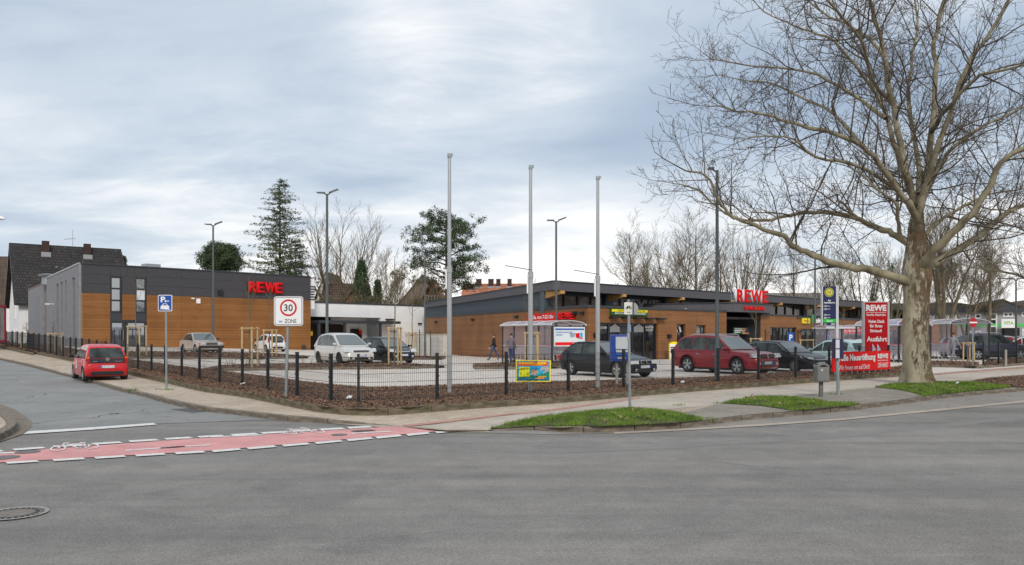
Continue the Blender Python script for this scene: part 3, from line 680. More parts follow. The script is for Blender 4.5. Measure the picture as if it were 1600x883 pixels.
def fthing(fac, name, label, cat, z=0.0, n=0.0, s=0.0):
    p = fac.pt(s, n); return thing(name, label, cat, (p.x, p.y, z), fac.a)
def panels(par, xs, zs, y, th, m, name='cladding_panel', gap=0.012, skip=()):
    for i in range(len(xs) - 1):
        for j in range(len(zs) - 1):
            if (i, j) in skip: continue
            MB().box(xs[i] + gap / 2, xs[i + 1] - gap / 2, y, y + th, zs[j] + gap / 2, zs[j + 1] - gap / 2).build(name, m, par)
def window(par, x0, x1, z0, z1, y=0.0, vs=(), hs=(), m=None, fr=0.06, dep=0.12, frame=None, panes=True, name='window', hang=None):
    """recessed glazing with a real frame: frame is the part, panes are its sub-parts"""
    frame = frame or M_frame; m = m or M_glass
    f = MB(); X = [x0] + list(vs) + [x1]; Z = [z0] + list(hs) + [z1]; h = fr / 2
    f.box(x0, x0 + fr, y, y + dep, z0, z1); f.box(x1 - fr, x1, y, y + dep, z0, z1)
    f.box(x0 + fr, x1 - fr, y, y + dep, z1 - fr, z1); f.box(x0 + fr, x1 - fr, y, y + dep, z0, z0 + fr)
    for v in vs: f.box(v - h, v + h, y + 0.004, y + dep - 0.004, z0 + fr, z1 - fr)
    for q in hs:
        for a, b in zip(X, X[1:]): f.box((a + fr) if a == x0 else a + h, (b - fr) if b == x1 else b - h, y + 0.006, y + dep - 0.006, q - h, q + h)
    o = f.build(name, frame, par)
    for a, b in zip(X, X[1:]):
        for c, d in zip(Z, Z[1:]):
            MB().box(a + 0.012, b - 0.012, y + dep * 0.55, y + dep * 0.75, c + 0.012, d - 0.012).build('pane', m, o)
    return o

# ---------------------------------------------------------------- left supermarket block
FA = Fac((-673 / F * 57.8, 57.8), (0.9696, 1.0))
H1 = 6.82
L1 = FA.s(485)
B1 = fthing(FA, 'shop_building', 'two-storey flat-roofed shop with dark upper wall over orange-brown cladding, at far left', 'building')
zb = -0.6
body = MB(); sd1 = FA.s(181); 
# solid core set back behind the cladding
side_dir = Vector((-0.736, 1.0)).normalized(); fd = FA.d; fnn = FA.n
# far end of the side wall in local coordinates
kx = side_dir.dot(fd); ky = side_dir.dot(fnn); LS = 34.5
def sidept(d, off=0.0): return (kx * d, ky * d)
corner = (0.0, 0.0); farL = sidept(LS)
body.slab([(0.10, 0.12), (L1 - 0.05, 0.12), (L1 - 0.05, farL[1]), (farL[0] + 0.1, farL[1])], zb, H1 - 0.12, 0)
body.build('core', M_grey, B1)
zsplit = 4.72
wx = [FA.s(u) for u in (172, 190.5, 211, 229)]
zt = FA.z(180, 432, 0)          # window head
zdoor_t = FA.z(180, 500.5, 0); 
xs_d = [0.0, wx[0]] ; 
joints = [FA.s(u) for u in (229, 283, 330, 381, 432)] + [L1]
zs_dark = [zsplit, zsplit + 0.72, zsplit + 1.42, H1]
# dark upper panels, left of windows, between, above
panels(B1, [0.0, wx[0]], zs_dark, -0.03, 0.13, M_dark)
panels(B1, [wx[0], (wx[0] + wx[1]) / 2 + 0.3, wx[1] + 0.35, wx[2] - 0.1, wx[3]], [zt, H1], -0.03, 0.13, M_dark)
panels(B1, [wx[1], wx[2]], [zsplit, zt], -0.03, 0.13, M_dark)
panels(B1, joints, zs_dark, -0.03, 0.13, M_dark)
# wood panels
panels(B1, [0.0, wx[0]], [0.2, zsplit], -0.05, 0.15, M_wood, 'wood_panel')
panels(B1, joints, [0.15, zsplit], -0.05, 0.15, M_wood, 'wood_panel')
zw = FA.z(201, 483, 0); z_lintel = FA.z(201, 500, 0)
panels(B1, [wx[1], wx[2]], [z_lintel, zw, zsplit], -0.08, 0.18, M_wood, 'wood_panel')
MB().box(-0.03, 0.06, -0.06, 0.14, zb, zsplit).build('corner_trim', mat('pale_trim', (0.30, 0.17, 0.07), 0.6), B1)
# tall windows
z1 = FA.z(182, 451, 0); z2 = FA.z(182, 469.5, 0); z3 = FA.z(182, 488.5, 0)
zc_ = [FA.z(220, 434.5, 0), FA.z(220, 452.5, 0), FA.z(220, 470, 0), FA.z(220, 490, 0)]
window(B1, wx[0], wx[1], z3, zt, 0.0, hs=(z2, z1), m=M_glassm, fr=0.12)
window(B1, wx[2], wx[3], z3, zt, 0.0, hs=(z2 + 0.02, z1 + 0.02), m=M_glassm, fr=0.12)
MB().box(wx[2] + 0.12, wx[3] - 0.12, 0.035, 0.05, z2 + 0.09, z1 - 0.04).build('blind', mat('white_blind', (0.62, 0.64, 0.68), 0.6), B1)
MB().box(wx[0], wx[1], 0.02, 0.14, z_lintel - 0.1, z3).build('spandrel', M_dark2, B1)
MB().box(wx[2], wx[3], 0.02, 0.14, z_lintel - 0.1, z3).build('spandrel', M_dark2, B1)
wxm = (wx[1] + wx[2]) / 2 - 0.2
dr = window(B1, wx[0], wxm, 0.55, z_lintel - 0.1, 0.0, m=M_glassm, fr=0.14, name='door')
MB().tube([(wxm - 0.2, -0.05, 1.3), (wxm - 0.2, -0.05, 2.1)], 0.02).build('handle', M_steel, dr)
window(B1, wxm + 0.02, wx[3], 0.55, z_lintel - 0.1, 0.0, m=M_glassm, fr=0.14)
MB().box(wx[0], wx[3], 0.0, 0.14, zb, 0.55).build('threshold', M_dark2, B1)
MB().box(-0.06, L1, -0.09, 0.25, H1, H1 + 0.09).build('roof_edge', M_dark2, B1)
# side wall (grey render) with slits, roof edge, chimney hood
sw = MB(); ox, oy = -0.0, 0.0
def sp_(d, n): # point d along the side wall, n out of it (towards the street)
    return (kx * d - ky * n * -1 * -1 if False else kx * d + (-ky) * n, ky * d + kx * n)
def sidebox(d0, d1, n0, n1, z0, z1, name, m):
    P = [sp_(d0, n0), sp_(d1, n0), sp_(d1, n1), sp_(d0, n1)]
    return MB().slab(P, z0, z1).build(name, m, B1)
SB = Fac(FA.pt(0, 0), tuple(side_dir))
def ds(u): return SB.s(u)
slits = [(ds(120.3), ds(116.6)), (ds(107.5), ds(105)), (ds(101), ds(98.2)), (ds(94.5), ds(91.5))]
d_chim = (ds(76), ds(69.5))
edges = [0.0]; 
for a, b in slits: edges += [a, b]
edges += [d_chim[0]]
for i in range(0, len(edges), 2): sidebox(edges[i], edges[i + 1], -0.05, 0.16, zb, H1 - 0.02, 'wall_panel', M_grey)
for a, b in slits:
    sidebox(a, b, -0.03, 0.155, H1 - 0.85, H1 - 0.02, 'wall_panel', M_grey)
    o = sidebox(a, b, 0.0, 0.05, zb, H1 - 0.85, 'window', M_frame)
    for k in range(4):
        z0 = 0.5 + k * 1.38
        P = [sp_(a + 0.03, 0.05), sp_(b - 0.03, 0.05), sp_(b - 0.03, 0.06), sp_(a + 0.03, 0.06)]
        MB().slab(P, z0, z0 + 1.28).build('pane', M_glass, o)
sidebox(d_chim[1], LS, -0.05, 0.16, zb, H1 - 0.35, 'wall_panel', M_grey)
sidebox(d_chim[0], d_chim[1], -0.6, -0.05, zb, H1 - 1.0, 'recess_wall', mat('brown_recess', (0.20, 0.16, 0.15), 0.8, var=0.2, vs=4))
sidebox(0.0, d_chim[0], -0.2, 0.20, H1 - 0.02, H1 + 0.09, 'roof_edge', M_steel)
sidebox(d_chim[1], LS, -0.2, 0.20, H1 - 0.35, H1 - 0.26, 'roof_edge', mat('rust_edge', (0.22, 0.10, 0.08), 0.6))
sidebox(ds(64), ds(57), 0.162, 0.20, zb, H1 - 1.4, 'wall_panel', mat('grey_render_light', (0.22, 0.22, 0.235), 0.85, var=0.1, vs=3))
pc = sp_((d_chim[0] + d_chim[1]) / 2, -0.1)
mb = MB(); mb.cyl((pc[0], pc[1], H1 - 0.5), 0.5, 0.75, 14); mb.cyl((pc[0], pc[1], H1 + 0.25), 0.75, 0.16, 14, r2=0.85); mb.cyl((pc[0], pc[1], H1 + 0.41), 0.85, 0.1, 14, r2=0.3); mb.build('roof_vent', M_steel, B1, smooth=40)
lp = sp_(ds(88), 0.16); mb = MB(); mb.tube([(lp[0], lp[1], 4.3), (lp[0] + (-ky) * 0.5, lp[1] + kx * 0.5, 4.35)], 0.03); mb.box(lp[0] - ky * 0.5 - 0.15, lp[0] - ky * 0.5 + 0.15, lp[1] + kx * 0.5 - 0.15, lp[1] + kx * 0.5 + 0.15, 4.25, 4.36); mb.build('wall_lamp', M_signw, B1)
# small things on the front
for u, v, w, h, m in ((300.5, 466.5, 0.22, 0.1, M_signw), (309, 470.5, 0.3, 0.38, M_signw), (344, 457.6, 0.42, 0.42, M_black), (474, 544, 0.35, 0.5, M_dark2)):
    s_ = FA.s(u); z_ = FA.z(u, v); MB().box(s_ - w / 2, s_ + w / 2, -0.16, -0.05, z_ - h / 2, z_ + h / 2).build('wall_box', m, B1)
mb = MB(); s_ = FA.s(280); mb.box(s_ - 0.6, s_ + 0.6, 5, 6, H1 - 0.05, H1 + 0.75); mb.build('roof_vent', M_steel, B1)
# gravel strip at the foot
MB().box(0, L1, -0.6, -0.05, zb, 0.62 - 0.0).build('plinth_strip', mat('gravel_strip', (0.33, 0.30, 0.27), 0.95, var=0.3, vs=20, bump=0.6), B1) if False else None
# red letters
SG = fthing(FA, 'shop_sign', 'red capital letters mounted on the dark upper wall of the left shop', 'sign')
su0 = [386, 398.5, 411.5, 427]; su1 = [400, 411, 427.5, 439.8]
for ch, a, b in zip('REWE', su0, su1):
    u = (a + b) / 2; x0, x1 = FA.s(a), FA.s(b); zz1 = FA.z(u, 440.8 + (u - 412) * 0.05, -0.25); zz0 = FA.z(u, 457.6 + (u - 412) * 0.035, -0.25)
    text('letter', ch, x0 + 0.02, x1, zz0, zz1, -0.30, M_red, SG, bold=0.034, depth=0.16, label='red capital letter ' + ch)
# white louvred stair wall beyond
o = MB(); x0, x1 = FA.s(485) + 0.02, FA.s(494.3); o.box(x0, x1, 0.3, 0.9, 4.0, FA.z(490, 436, 0.3))
lw = fthing(FA, 'louvre_wall', 'narrow white louvred wall at the right end of the left shop roof', 'wall')
o.build('wall', M_wall, lw)
for k in range(6):
    z = FA.z(490, 448 + k * 4, 0.3); MB().box(x0 + 0.12, x1, 0.24, 0.3, z - 0.05, z + 0.05).build('slat', M_dark2, lw)

# ---------------------------------------------------------------- white delivery building
FB = Fac((-18.35, 73.5), (0.892, 1.0))
LB = FB.s(663)
B2 = fthing(FB, 'delivery_building', 'low white building with a covered loading bay between the two shops', 'building')
HB = 4.62; zlow = FB.z(560, 496, 0)
s_bay0, s_bay1 = FB.s(485.0), FB.s(595)
mb = MB(); mb.box(s_bay1, LB, 0, 0.4, -1, HB).box(s_bay0, s_bay1, 0, 0.4, zlow, HB).box(s_bay0, LB, 4.6, 5.0, -1, HB - 0.1)
mb.build('wall', M_wall, B2)
MB().box(s_bay0 - 3, LB + 0.1, -0.06, 9, HB, HB + 0.14).build('roof_edge', M_dark2, B2)
# recessed bay: back wall with dark door, white part, canopy
MB().box(FB.s(538), s_bay1, 2.2, 2.4, -1, zlow).build('bay_back_wall', M_wall, B2)
MB().box(s_bay0, FB.s(538), 2.2, 2.4, -1, zlow).build('bay_void', M_void, B2)
zc1 = FB.z(540, 504.0, 0)
MB().box(s_bay0 - 0.1, FB.s(611), -1.5, 0.0, zc1 - 0.10, zc1 + 0.16).build('canopy', M_dark2, B2)
for u in (498, 538.5, 594):
    s_ = FB.s(u, -1.3); MB().box(s_ - 0.11, s_ + 0.11, -1.4, -1.2, -0.6, zc1 - 0.1).build('canopy_post', M_dark2, B2)
window(B2, s_bay0 + 0.1, FB.s(512), -0.2, zc1 - 0.15, 0.25, vs=(FB.s(490), FB.s(500)), m=M_glassd, fr=0.08, name='dark_door')
window(B2, FB.s(513), FB.s(537), -0.2, zc1 - 0.15, 0.25, vs=(FB.s(519),), hs=(2.4,), m=M_glassd, fr=0.07, name='dark_door')
MB().box(FB.s(541), FB.s(561), 2.08, 2.2, -0.6, FB.z(550, 505.5, 2.2) - 0.2).build('roller_door', M_void, B2)
MB().box(FB.s(569), FB.s(585), 1.98, 2.2, -0.3, FB.z(577, 514.3, 2.2)).build('notice_door', M_black, B2)
s_ = FB.s(582.3); MB().box(s_ - 0.16, s_ + 0.16, 1.93, 1.97, FB.z(582, 522, 2), FB.z(582, 516, 2)).build('notice', M_banner, B2)
MB().box(s_ - 0.16, s_ + 0.16, 1.92, 1.965, FB.z(582, 516, 2), FB.z(582, 514.3, 2)).build('notice', mat('sign_yellow', (0.85, 0.65, 0.01), 0.5), B2)
MB().box(s_bay0, s_bay0 + 0.25, 0.0, 0.1, 1.6, 2.0).build('notice', MATS['sign_yellow'], B2)
for u, v in ((655, 505.5), (654.5, 524)):
    s_ = FB.s(u); z_ = FB.z(u, v); MB().box(s_ - 0.22, s_ + 0.22, -0.2, 0, z_ - 0.06, z_ + 0.06).build('wall_lamp', M_black, B2)
s0_, s1_ = FB.s(602), FB.s(615); z_ = FB.z(608, 499)
MB().box(s0_, s1_, -0.3, 0, z_ - 0.05, z_ + 0.05).build('wall_lamp', M_black, B2)
# low utility wall and grey cabinets
UW = thing('utility_wall', 'low pale wall with grey service cabinets in front of the white building corner', 'wall', (0, 0, 0))
pa = at(640, 560, 66.0); 
uw = Fac((at(635, 0, 68).x, 68.0), (0.97, 0.24)); UW.location = (uw.p.x, uw.p.y, G(-8, 67) - 0.2); UW.rotation_euler = (0, 0, uw.a)
wz = 2.05; x1_ = uw.s(702)
MB().box(0, x1_, 0, 0.25, -0.3, wz - 0.1).build('wall', mat('pale_concrete', (0.50, 0.48, 0.44), 0.9, var=0.1, vs=2), UW)
MB().box(-0.05, x1_ + 0.05, -0.05, 0.3, wz - 0.098, wz).build('coping', mat('pale_coping', (0.36, 0.34, 0.29), 0.9), UW)
for a, b in ((646, 657), (673, 685)):
    MB().box(uw.s(a), uw.s(b), -0.32, -0.01, 0.2, 1.75).build('cabinet', mat('cabinet_grey', (0.36, 0.37, 0.37), 0.6), UW)

# ---------------------------------------------------------------- large store on the right
FC = Fac((4.56, 48.3), (1.04, 1.0))
LC = FC.s(1478, 1.2)
ZW = 3.36
B3 = fthing(FC, 'supermarket', 'long single-storey supermarket with wood cladding, band of high windows and overhanging grey roof', 'building')
def fz(u, v, n=0.0): return FC.z(u, v, n)
s_of = FC.s
def wood(x0, x1, z0, z1, y0=-0.04, name='wood_panel', joints=3.0):
    n = max(1, round((x1 - x0) / joints)); xs = [x0 + (x1 - x0) * i / n for i in range(n + 1)]
    zs = [z0, z1]
    panels(B3, xs, zs, y0, 0.2, M_wood2, name, 0.014)
d1a, d1b = s_of(937), s_of(1027.5); zd1 = fz(985, 505)
w1a, w1b = s_of(1057), s_of(1070.5); zwa = fz(1063, 506.6)
w2a, w2b = s_of(1087.5), s_of(1102.3); zwb = fz(1095, 508.2)
ea, eb = s_of(1134.5), s_of(1188)
w3a, w3b = s_of(1203), s_of(1244.5); zwc = fz(1224, 511.6)
w4a, w4b = s_of(1251), s_of(1311); zwd = fz(1275, 514.6)
z0_ = -0.5
wood(0, d1a, z0_, ZW); wood(d1a, d1b, zd1, ZW); wood(d1b, w1a, z0_, ZW); wood(w1a, w1b, zwa, ZW); wood(w1b, w2a, z0_, ZW); wood(w2a, w2b, zwb, ZW)
wood(w2a, w2b, z0_, fz(1095, 523)); wood(w2b, ea, z0_, ZW)
ZW2 = fz(1210, 493.5)
wood(eb, w3a, z0_, ZW2); wood(w3a, w3b, zwc, ZW2); wood(w3b, w4a, z0_, ZW2 - 0.16); wood(w4a, w4b, zwd, ZW2 - 0.16, joints=6)
ZW3 = ZW2 - 0.16
rest = s_of(1400)
wood(w4b, s_of(1318), z0_, ZW3); wood(s_of(1318), rest, zwd - 0.05, ZW3, joints=7); wood(rest, LC, z0_, ZW3, joints=5)
window(B3, s_of(1318), rest, z0_, zwd - 0.05, 0.1, vs=[s_of(u) for u in (1328, 1340, 1352, 1366, 1382)], m=M_glassd, fr=0.1)
# left return wall
SC = Fac(FC.pt(0, 0), (-0.403, 1.0)); ck, cn = SC.d.dot(FC.d), SC.d.dot(FC.n)
def cs(d, n): return (ck * d - cn * n, cn * d + ck * n)   # n positive = outwards (towards the car park)
LD = SC.s(664.5)
def cbox(d0, d1, n0, n1, z0, z1, name, m, z1b=None, z0b=None, par=None):
    P = [cs(d0, n0), cs(d1, n0), cs(d1, n1), cs(d0, n1)]; a = [z1, z1b or z1, z1b or z1, z1]; b = [z0, z0b if z0b is not None else z0, z0b if z0b is not None else z0, z0]
    vs = [(x, y, b[i]) for i, (x, y) in enumerate(P)] + [(x, y, a[i]) for i, (x, y) in enumerate(P)]
    fs = [(0, 3, 2, 1), (4, 5, 6, 7), (0, 1, 5, 4), (1, 2, 6, 5), (2, 3, 7, 6), (3, 0, 4, 7)]
    return MB().add(vs, [f[::-1] for f in fs]).build(name, m, par or B3)
nW = 9
for k in range(nW):
    d0 = LD * k / nW; d1 = LD * (k + 1) / nW
    cbox(d0 + 0.007, d1 - 0.007, -0.2, 0.04, -1.2, ZW - 0.012, 'wood_panel', M_wood2)
cbox(SC.s(757), SC.s(702), 0.04, 0.10, -1.2, -0.2, 'plinth', mat('plinth_stone', (0.42, 0.39, 0.35), 0.9, var=0.1, vs=4))
cbox(-0.0, LD, -0.25, 0.07, ZW, ZW + 0.16, 'parapet_trim', M_dark2)
for u, v in ((683, 503.5), (741, 499.8), (809.5, 495.2), (901, 489), (912, 489.5)):
    d = SC.s(u); z = SC.z(u, v); cbox(d - 0.15, d + 0.15, 0.04, 0.3, z - 0.09, z + 0.09, 'wall_lamp', M_black)
# upper grey wall above the return, up to the shed roof
d_c = SC.s(850)
def rz(d): return 5.22 - (d - SC.s(866)) * (5.22 - 4.92) / (LD - SC.s(866))
cbox(d_c, LD, -0.35, -0.10, ZW + 0.1, rz(d_c) - 0.5, 'upper_wall', M_slate, z1b=rz(LD) - 0.5)
cbox(SC.s(866), LD + 0.3, -0.45, 0.10, rz(SC.s(866)) - 0.56, rz(SC.s(866)), 'roof_fascia', M_fascia, z1b=rz(LD), z0b=rz(LD) - 0.5)
cbox(SC.s(866), LD + 0.3, -0.5, 0.14, rz(SC.s(866)), rz(SC.s(866)) + 0.07, 'roof_edge', M_dark2, z1b=rz(LD) + 0.07, z0b=rz(LD))
MB().box(-0.1, ea, -0.10, 0.3, ZW, ZW + 0.14).build('parapet_trim', M_dark2, B3)
MB().box(eb, w3b, -0.10, 0.3, ZW2, ZW2 + 0.12).build('parapet_trim', M_dark2, B3)
MB().box(w3b, LC, -0.10, 0.3, ZW3, ZW3 + 0.14).build('parapet_trim', M_dark2, B3)
# clerestory wall, set back, with windows and piers
NC = 5.9; s_c0 = 2.37
NR = cn * SC.s(866)            # eave plane
ZR = 5.22; LR = s_of(1440, NR)
# lower roof between facade and clerestory, and dark body
MB().slab([(0.3, 0.2), (LC, 0.2), (LC, NC), cs(SC.s(850), -0.3)], 2.9, ZW3 - 0.02).build('lower_roof', mat('bitumen', (0.07, 0.07, 0.075), 0.9, var=0.2, vs=2), B3)
MB().slab([(s_c0 + 1.5, NC + 0.35), (LC - 3, NC + 0.35), (LC - 3, NC + 14), cs(SC.s(850) + 12, -0.6)], -1, 4.6).build('core', M_void, B3)
zc0, zc1_ = ZW + 0.05, 4.50
MB().box(s_c0, LR + 2, NC - 0.02, NC + 0.3, zc1_, 4.95).build('clerestory_head', M_dark2, B3)
MB().box(s_c0, LR + 2, NC - 0.05, NC + 0.3, ZW3 - 0.05, zc0 + 0.12).build('clerestory_sill', M_slate, B3)
pier_u = [853, 950, 1042, 1121, 1197, 1257, 1312, 1366, 1412, 1450]
pl = [s_of(u, NC) for u in pier_u]
for k, s_ in enumerate(pl):
    MB().box(s_ - 0.42 if k else s_ - 0.3, s_ + 0.42, NC - 0.12, NC + 0.25, ZW3, 4.6).build('pier', M_slate, B3)
M_glassw = mat('warm_glass', (0.075, 0.045, 0.03), 0.06, vs=1.3, col2=(0.16, 0.115, 0.085), detail=9); M_glassw.node_tree.nodes['Principled BSDF'].inputs['IOR'].default_value = 1.5
for a, b in zip(pl, pl[1:]):
    x0, x1 = a + 0.44, b - 0.44; n = 4
    window(B3, x0, x1, zc0 + 0.12, zc1_, NC, vs=[x0 + (x1 - x0) * i / n for i in range(1, n)], m=M_glassw, fr=0.09, dep=0.2)
for k, s_ in enumerate(pl):
    mb = MB(); y0 = NR - 0.08; y1 = NC + 0.1
    vs = [(s_ - 0.18, y0, 4.44), (s_ + 0.18, y0, 4.44), (s_ + 0.18, y1, 4.12), (s_ - 0.18, y1, 4.12), (s_ - 0.18, y0, 4.63), (s_ + 0.18, y0, 4.63), (s_ + 0.18, y1, 4.63), (s_ - 0.18, y1, 4.63)]
    mb.add(vs, [(0, 3, 2, 1), (4, 5, 6, 7), (0, 1, 5, 4), (1, 2, 6, 5), (2, 3, 7, 6), (3, 0, 4, 7)])
    mb.build('roof_beam', mat('timber_beam', (0.62, 0.34, 0.11), 0.6, var=0.2, vs=6, stretch=(1, 1, 8)), B3)
# roof slab with fascia
s_r0 = ck * SC.s(866)
MB().box(s_r0, LR + 3, NR, NR + 0.1, ZR - 0.60, ZR).build('roof_fascia', M_fascia, B3)
MB().box(s_r0 - 0.04, LR + 3, NR - 0.05, NR + 0.12, ZR, ZR + 0.07).build('roof_edge', M_dark2, B3)
P = [(s_r0, NR + 0.1), (LR + 3, NR + 0.1), (LR + 3, NR + 20), cs(LD, -0.4)]
MB().slab(P, ZR - 0.56, ZR - 0.05).build('roof_slab', MATS['bitumen'], B3)
# shop door glazing left
MB().box(d1a, d1b, 0.9, 1.0, z0_, zd1).build('interior', M_void, B3)
dws = [s_of(u) for u in (953.5, 970, 990, 1008)]
window(B3, d1a, d1b, z0_, zd1, 0.12, vs=dws, m=M_glassd, fr=0.09)
M_deco = mat('window_print', (0.22, 0.22, 0.23), 0.6, var=0.3, vs=20)
for a, b in ((953.5, 971), (991, 1008)):
    x0, x1 = s_of(a) + 0.1, s_of(b) - 0.05; za = fz(a, 519); zt_ = fz(a, 508.5)
    MB().prism([(x0, za), (x1, za), (x1, zt_ - 0.1), (x0 + (x1 - x0) * 0.7, zt_), (x0 + (x1 - x0) * 0.5, zt_ + 0.15), (x0 + (x1 - x0) * 0.3, zt_), (x0, zt_ - 0.1)], 0.10, 0.13).build('window_print', M_deco, B3)
text('window_lettering', 'KAFFEE', s_of(1010.5), s_of(1023), fz(1016, 513), fz(1016, 509), 0.10, mat('print_white', (0.5, 0.5, 0.5), 0.6), B3)
text('window_lettering', 'KUCHEN', s_of(1011.5), s_of(1022), fz(1016, 517.5), fz(1016, 513.9), 0.10, MATS['print_white'], B3)
text('window_lettering', 'KUCHEN', s_of(938), s_of(950), fz(944, 514), fz(944, 510), 0.10, MATS['print_white'], B3)
text('clerestory_lettering', 'REWE', s_of(970, NC), s_of(1030, NC), fz(990, 482, NC), fz(990, 467, NC), NC + 0.005, mat('print_grey', (0.33, 0.32, 0.34), 0.6), B3, bold=0.04)
mb = MB(); x0 = s_of(1063); mb.poly([(x0 - 0.35, 0.1, fz(1063, 519)), (x0 - 0.15, 0.1, fz(1063, 519)), (x0 - 0.3, 0.1, fz(1063, 511)), (x0 - 0.45, 0.1, fz(1063, 511))]); mb.poly([(x0 + 0.1, 0.1, fz(1063, 519)), (x0 + 0.3, 0.1, fz(1063, 519)), (x0 + 0.15, 0.1, fz(1063, 511)), (x0 - 0.05, 0.1, fz(1063, 511))])
mb.build('window_print', MATS['print_white'], B3)
window(B3, w1a, w1b, z0_, zwa, 0.12, m=M_glassd, fr=0.07)
window(B3, w2a, w2b, fz(1095, 523), zwb, 0.12, vs=(w2b - 0.35,), m=mat('grey_print_glass', (0.10, 0.10, 0.10), 0.2, vs=3, col2=(0.35, 0.35, 0.35)), fr=0.07)
MB().box(d1a, w2b, 1.0, 1.1, z0_, ZW - 0.1).build('interior', M_void, B3)
window(B3, w3a, w3b, z0_, zwc, 0.12, vs=[s_of(u) for u in (1211, 1221, 1226.5, 1236)], m=M_glassd, fr=0.1)
window(B3, w4a, w4b, z0_, zwd, 0.12, vs=[s_of(u) for u in (1262, 1273, 1285, 1293, 1303)], m=M_glassd, fr=0.1)
MB().box(w3a, rest, 1.0, 1.1, z0_, ZW3 - 0.1).build('interior', M_void, B3)
# entrance recess
MB().box(ea, eb, 3.0, 3.2, z0_, 4.0).build('entrance_wall', M_frame, B3)
MB().box(eb - 0.02, eb + 0.15, 0, 3.0, z0_, ZW2 + 0.4).build('entrance_side', M_dark2, B3)
window(B3, ea + 0.1, eb - 2.2, 1.3, 3.3, 2.4, vs=[ea + 1.9, eb - 3.2], m=M_glassw, fr=0.1)
text('entrance_lettering', 'REWE', s_of(1148.5, 2.3), s_of(1169.5, 2.3), fz(1158, 510, 2.3), fz(1158, 500, 2.3), 2.36, mat('print_rose', (0.42, 0.12, 0.14), 0.5), B3, bold=0.03)
MB().box(s_of(1145.5, 1.0), s_of(1159, 1.0), 0.96, 1.0, fz(1150, 521.5, 1.0), fz(1150, 511.5, 1.0)).build('green_board', mat('board_green', (0.01, 0.12, 0.045), 0.5), B3)
for k, w in enumerate((0.9, 0.95, 0.7)):
    x0 = s_of(1147, 1.0); z = fz(1150, 514 + k * 2.6, 1.0)
    MB().box(x0, x0 + 1.2 * w, 0.94, 0.955, z - 0.035, z + 0.035).build('board_text_line', M_signw, B3)
MB().box(s_of(1159.3, 1.0), s_of(1181, 1.0), 0.96, 1.0, fz(1170, 522, 1.0), fz(1170, 512.5, 1.0)).build('picture_board', mat('board_tan', (0.45, 0.24, 0.13), 0.5, vs=2.0, col2=(0.55, 0.33, 0.2)), B3)
mb = MB(); x0 = s_of(1163, 1); zq = fz(1168, 519.5, 1); mb.prism([(x0, zq), (x0 + 1.2, zq), (x0 + 1.3, zq + 0.35), (x0 + 0.9, zq + 0.45), (x0 + 0.3, zq + 0.42)], 0.93, 0.955); mb.build('board_picture', mat('ink_blue', (0.05, 0.06, 0.11), 0.5), B3)
MB().box(x0 + 2.2, x0 + 2.6, 0.93, 0.955, zq + 0.05, zq + 0.5).build('board_picture', M_red, B3)
# entrance canopy box
can0, can1 = s_of(1147, -0.6), s_of(1207.5, -0.6); zcb, zct = fz(1165, 487.5, -0.6), fz(1165, 474.6, -0.6)
P = [(can0, -0.6), (can1, -0.6), (can1, NC), (can0 - 2.2, NC)]
MB().slab(P, zcb, zct).build('entrance_canopy', M_fascia, B3)
P = [(can0 - 0.05, -0.65), (can1 + 0.05, -0.65), (can1 + 0.05, NC), (can0 - 2.25, NC)]
MB().slab(P, zct, zct + 0.08).build('canopy_edge', M_dark2, B3)
# wall down-lights, window awning cassettes
for u in (963, 982, 1000, 1018, 1035):
    s_ = s_of(u, -0.3); z = fz(u, 495.2 + (u - 934) * 0.03, -0.3); MB().box(s_ - 0.42, s_ + 0.42, -0.36, -0.04, z - 0.05, z + 0.06).build('awning_box', M_black, B3)
for u, v in ((928.5, 524), (1043.5, 525.5)):
    s_ = s_of(u); z = fz(u, v); MB().box(s_ - 0.12, s_ + 0.12, -0.25, -0.04, z - 0.14, z + 0.14).build('wall_lamp', M_black, B3)
for u in (1071, 1101): 
    s_ = s_of(u, 2.5); z = ZW + 0.05; MB().cyl((s_, 2.5, z - 0.05), 0.35, 0.3, 12, r2=0.1).build('roof_dome', M_signw, B3, smooth=40)
mb = MB(); s_ = s_of(1142.5, 3); mb.tube([(s_, 3, 4.0), (s_, 3, 5.7)], 0.03); mb.build('roof_pole', M_steel, B3)
# --- signs on the store
def board(name, label, u0, u1, vt, vb, n, m, fac=FC, th=0.08, cat='sign', **k):
    t = fthing(fac, name, label, cat); a, b = fac.s(u0, n), fac.s(u1, n); um = (u0 + u1) / 2
    z1_, z0q = fac.z(um, vt, n), fac.z(um, vb, n)
    MB().box(a, b, n, n + th, z0q, z1_).build('board', m, t); return t, a, b, z0q, z1_
M_green = mat('bakery_green', (0.005, 0.09, 0.012), 0.5); M_yel = mat('bakery_yellow', (0.85, 0.70, 0.0), 0.5)
t, a, b, z0q, z1q = board('bakery_sign', 'green and yellow sign board above the shop door at the store corner', 954.5, 1012, 482.8, 493.2, -0.14, M_green)
w = b - a; h = z1q - z0q
MB().box(a + 0.08, a + w * 0.45, -0.17, -0.142, z0q + h * 0.52, z1q - 0.05).build('yellow_strip', M_yel, t)
MB().box(a + w * 0.60, b - 0.06, -0.17, -0.142, z0q + h * 0.52, z1q - 0.05).build('yellow_strip', M_yel, t)
text('lettering', 'BROTCHEN', a + w * 0.1, a + w * 0.42, z0q + 0.08, z0q + h * 0.42, -0.16, M_signw, t)
text('lettering', 'HANDWERK', a + w * 0.64, b - w * 0.05, z0q + 0.08, z0q + h * 0.42, -0.16, M_signw, t)
text('lettering', 'HALT MAL', a + w * 0.18, a + w * 0.42, z0q + h * 0.6, z0q + h * 0.82, -0.18, mat('ink_olive', (0.15, 0.14, 0.02), 0.6), t)
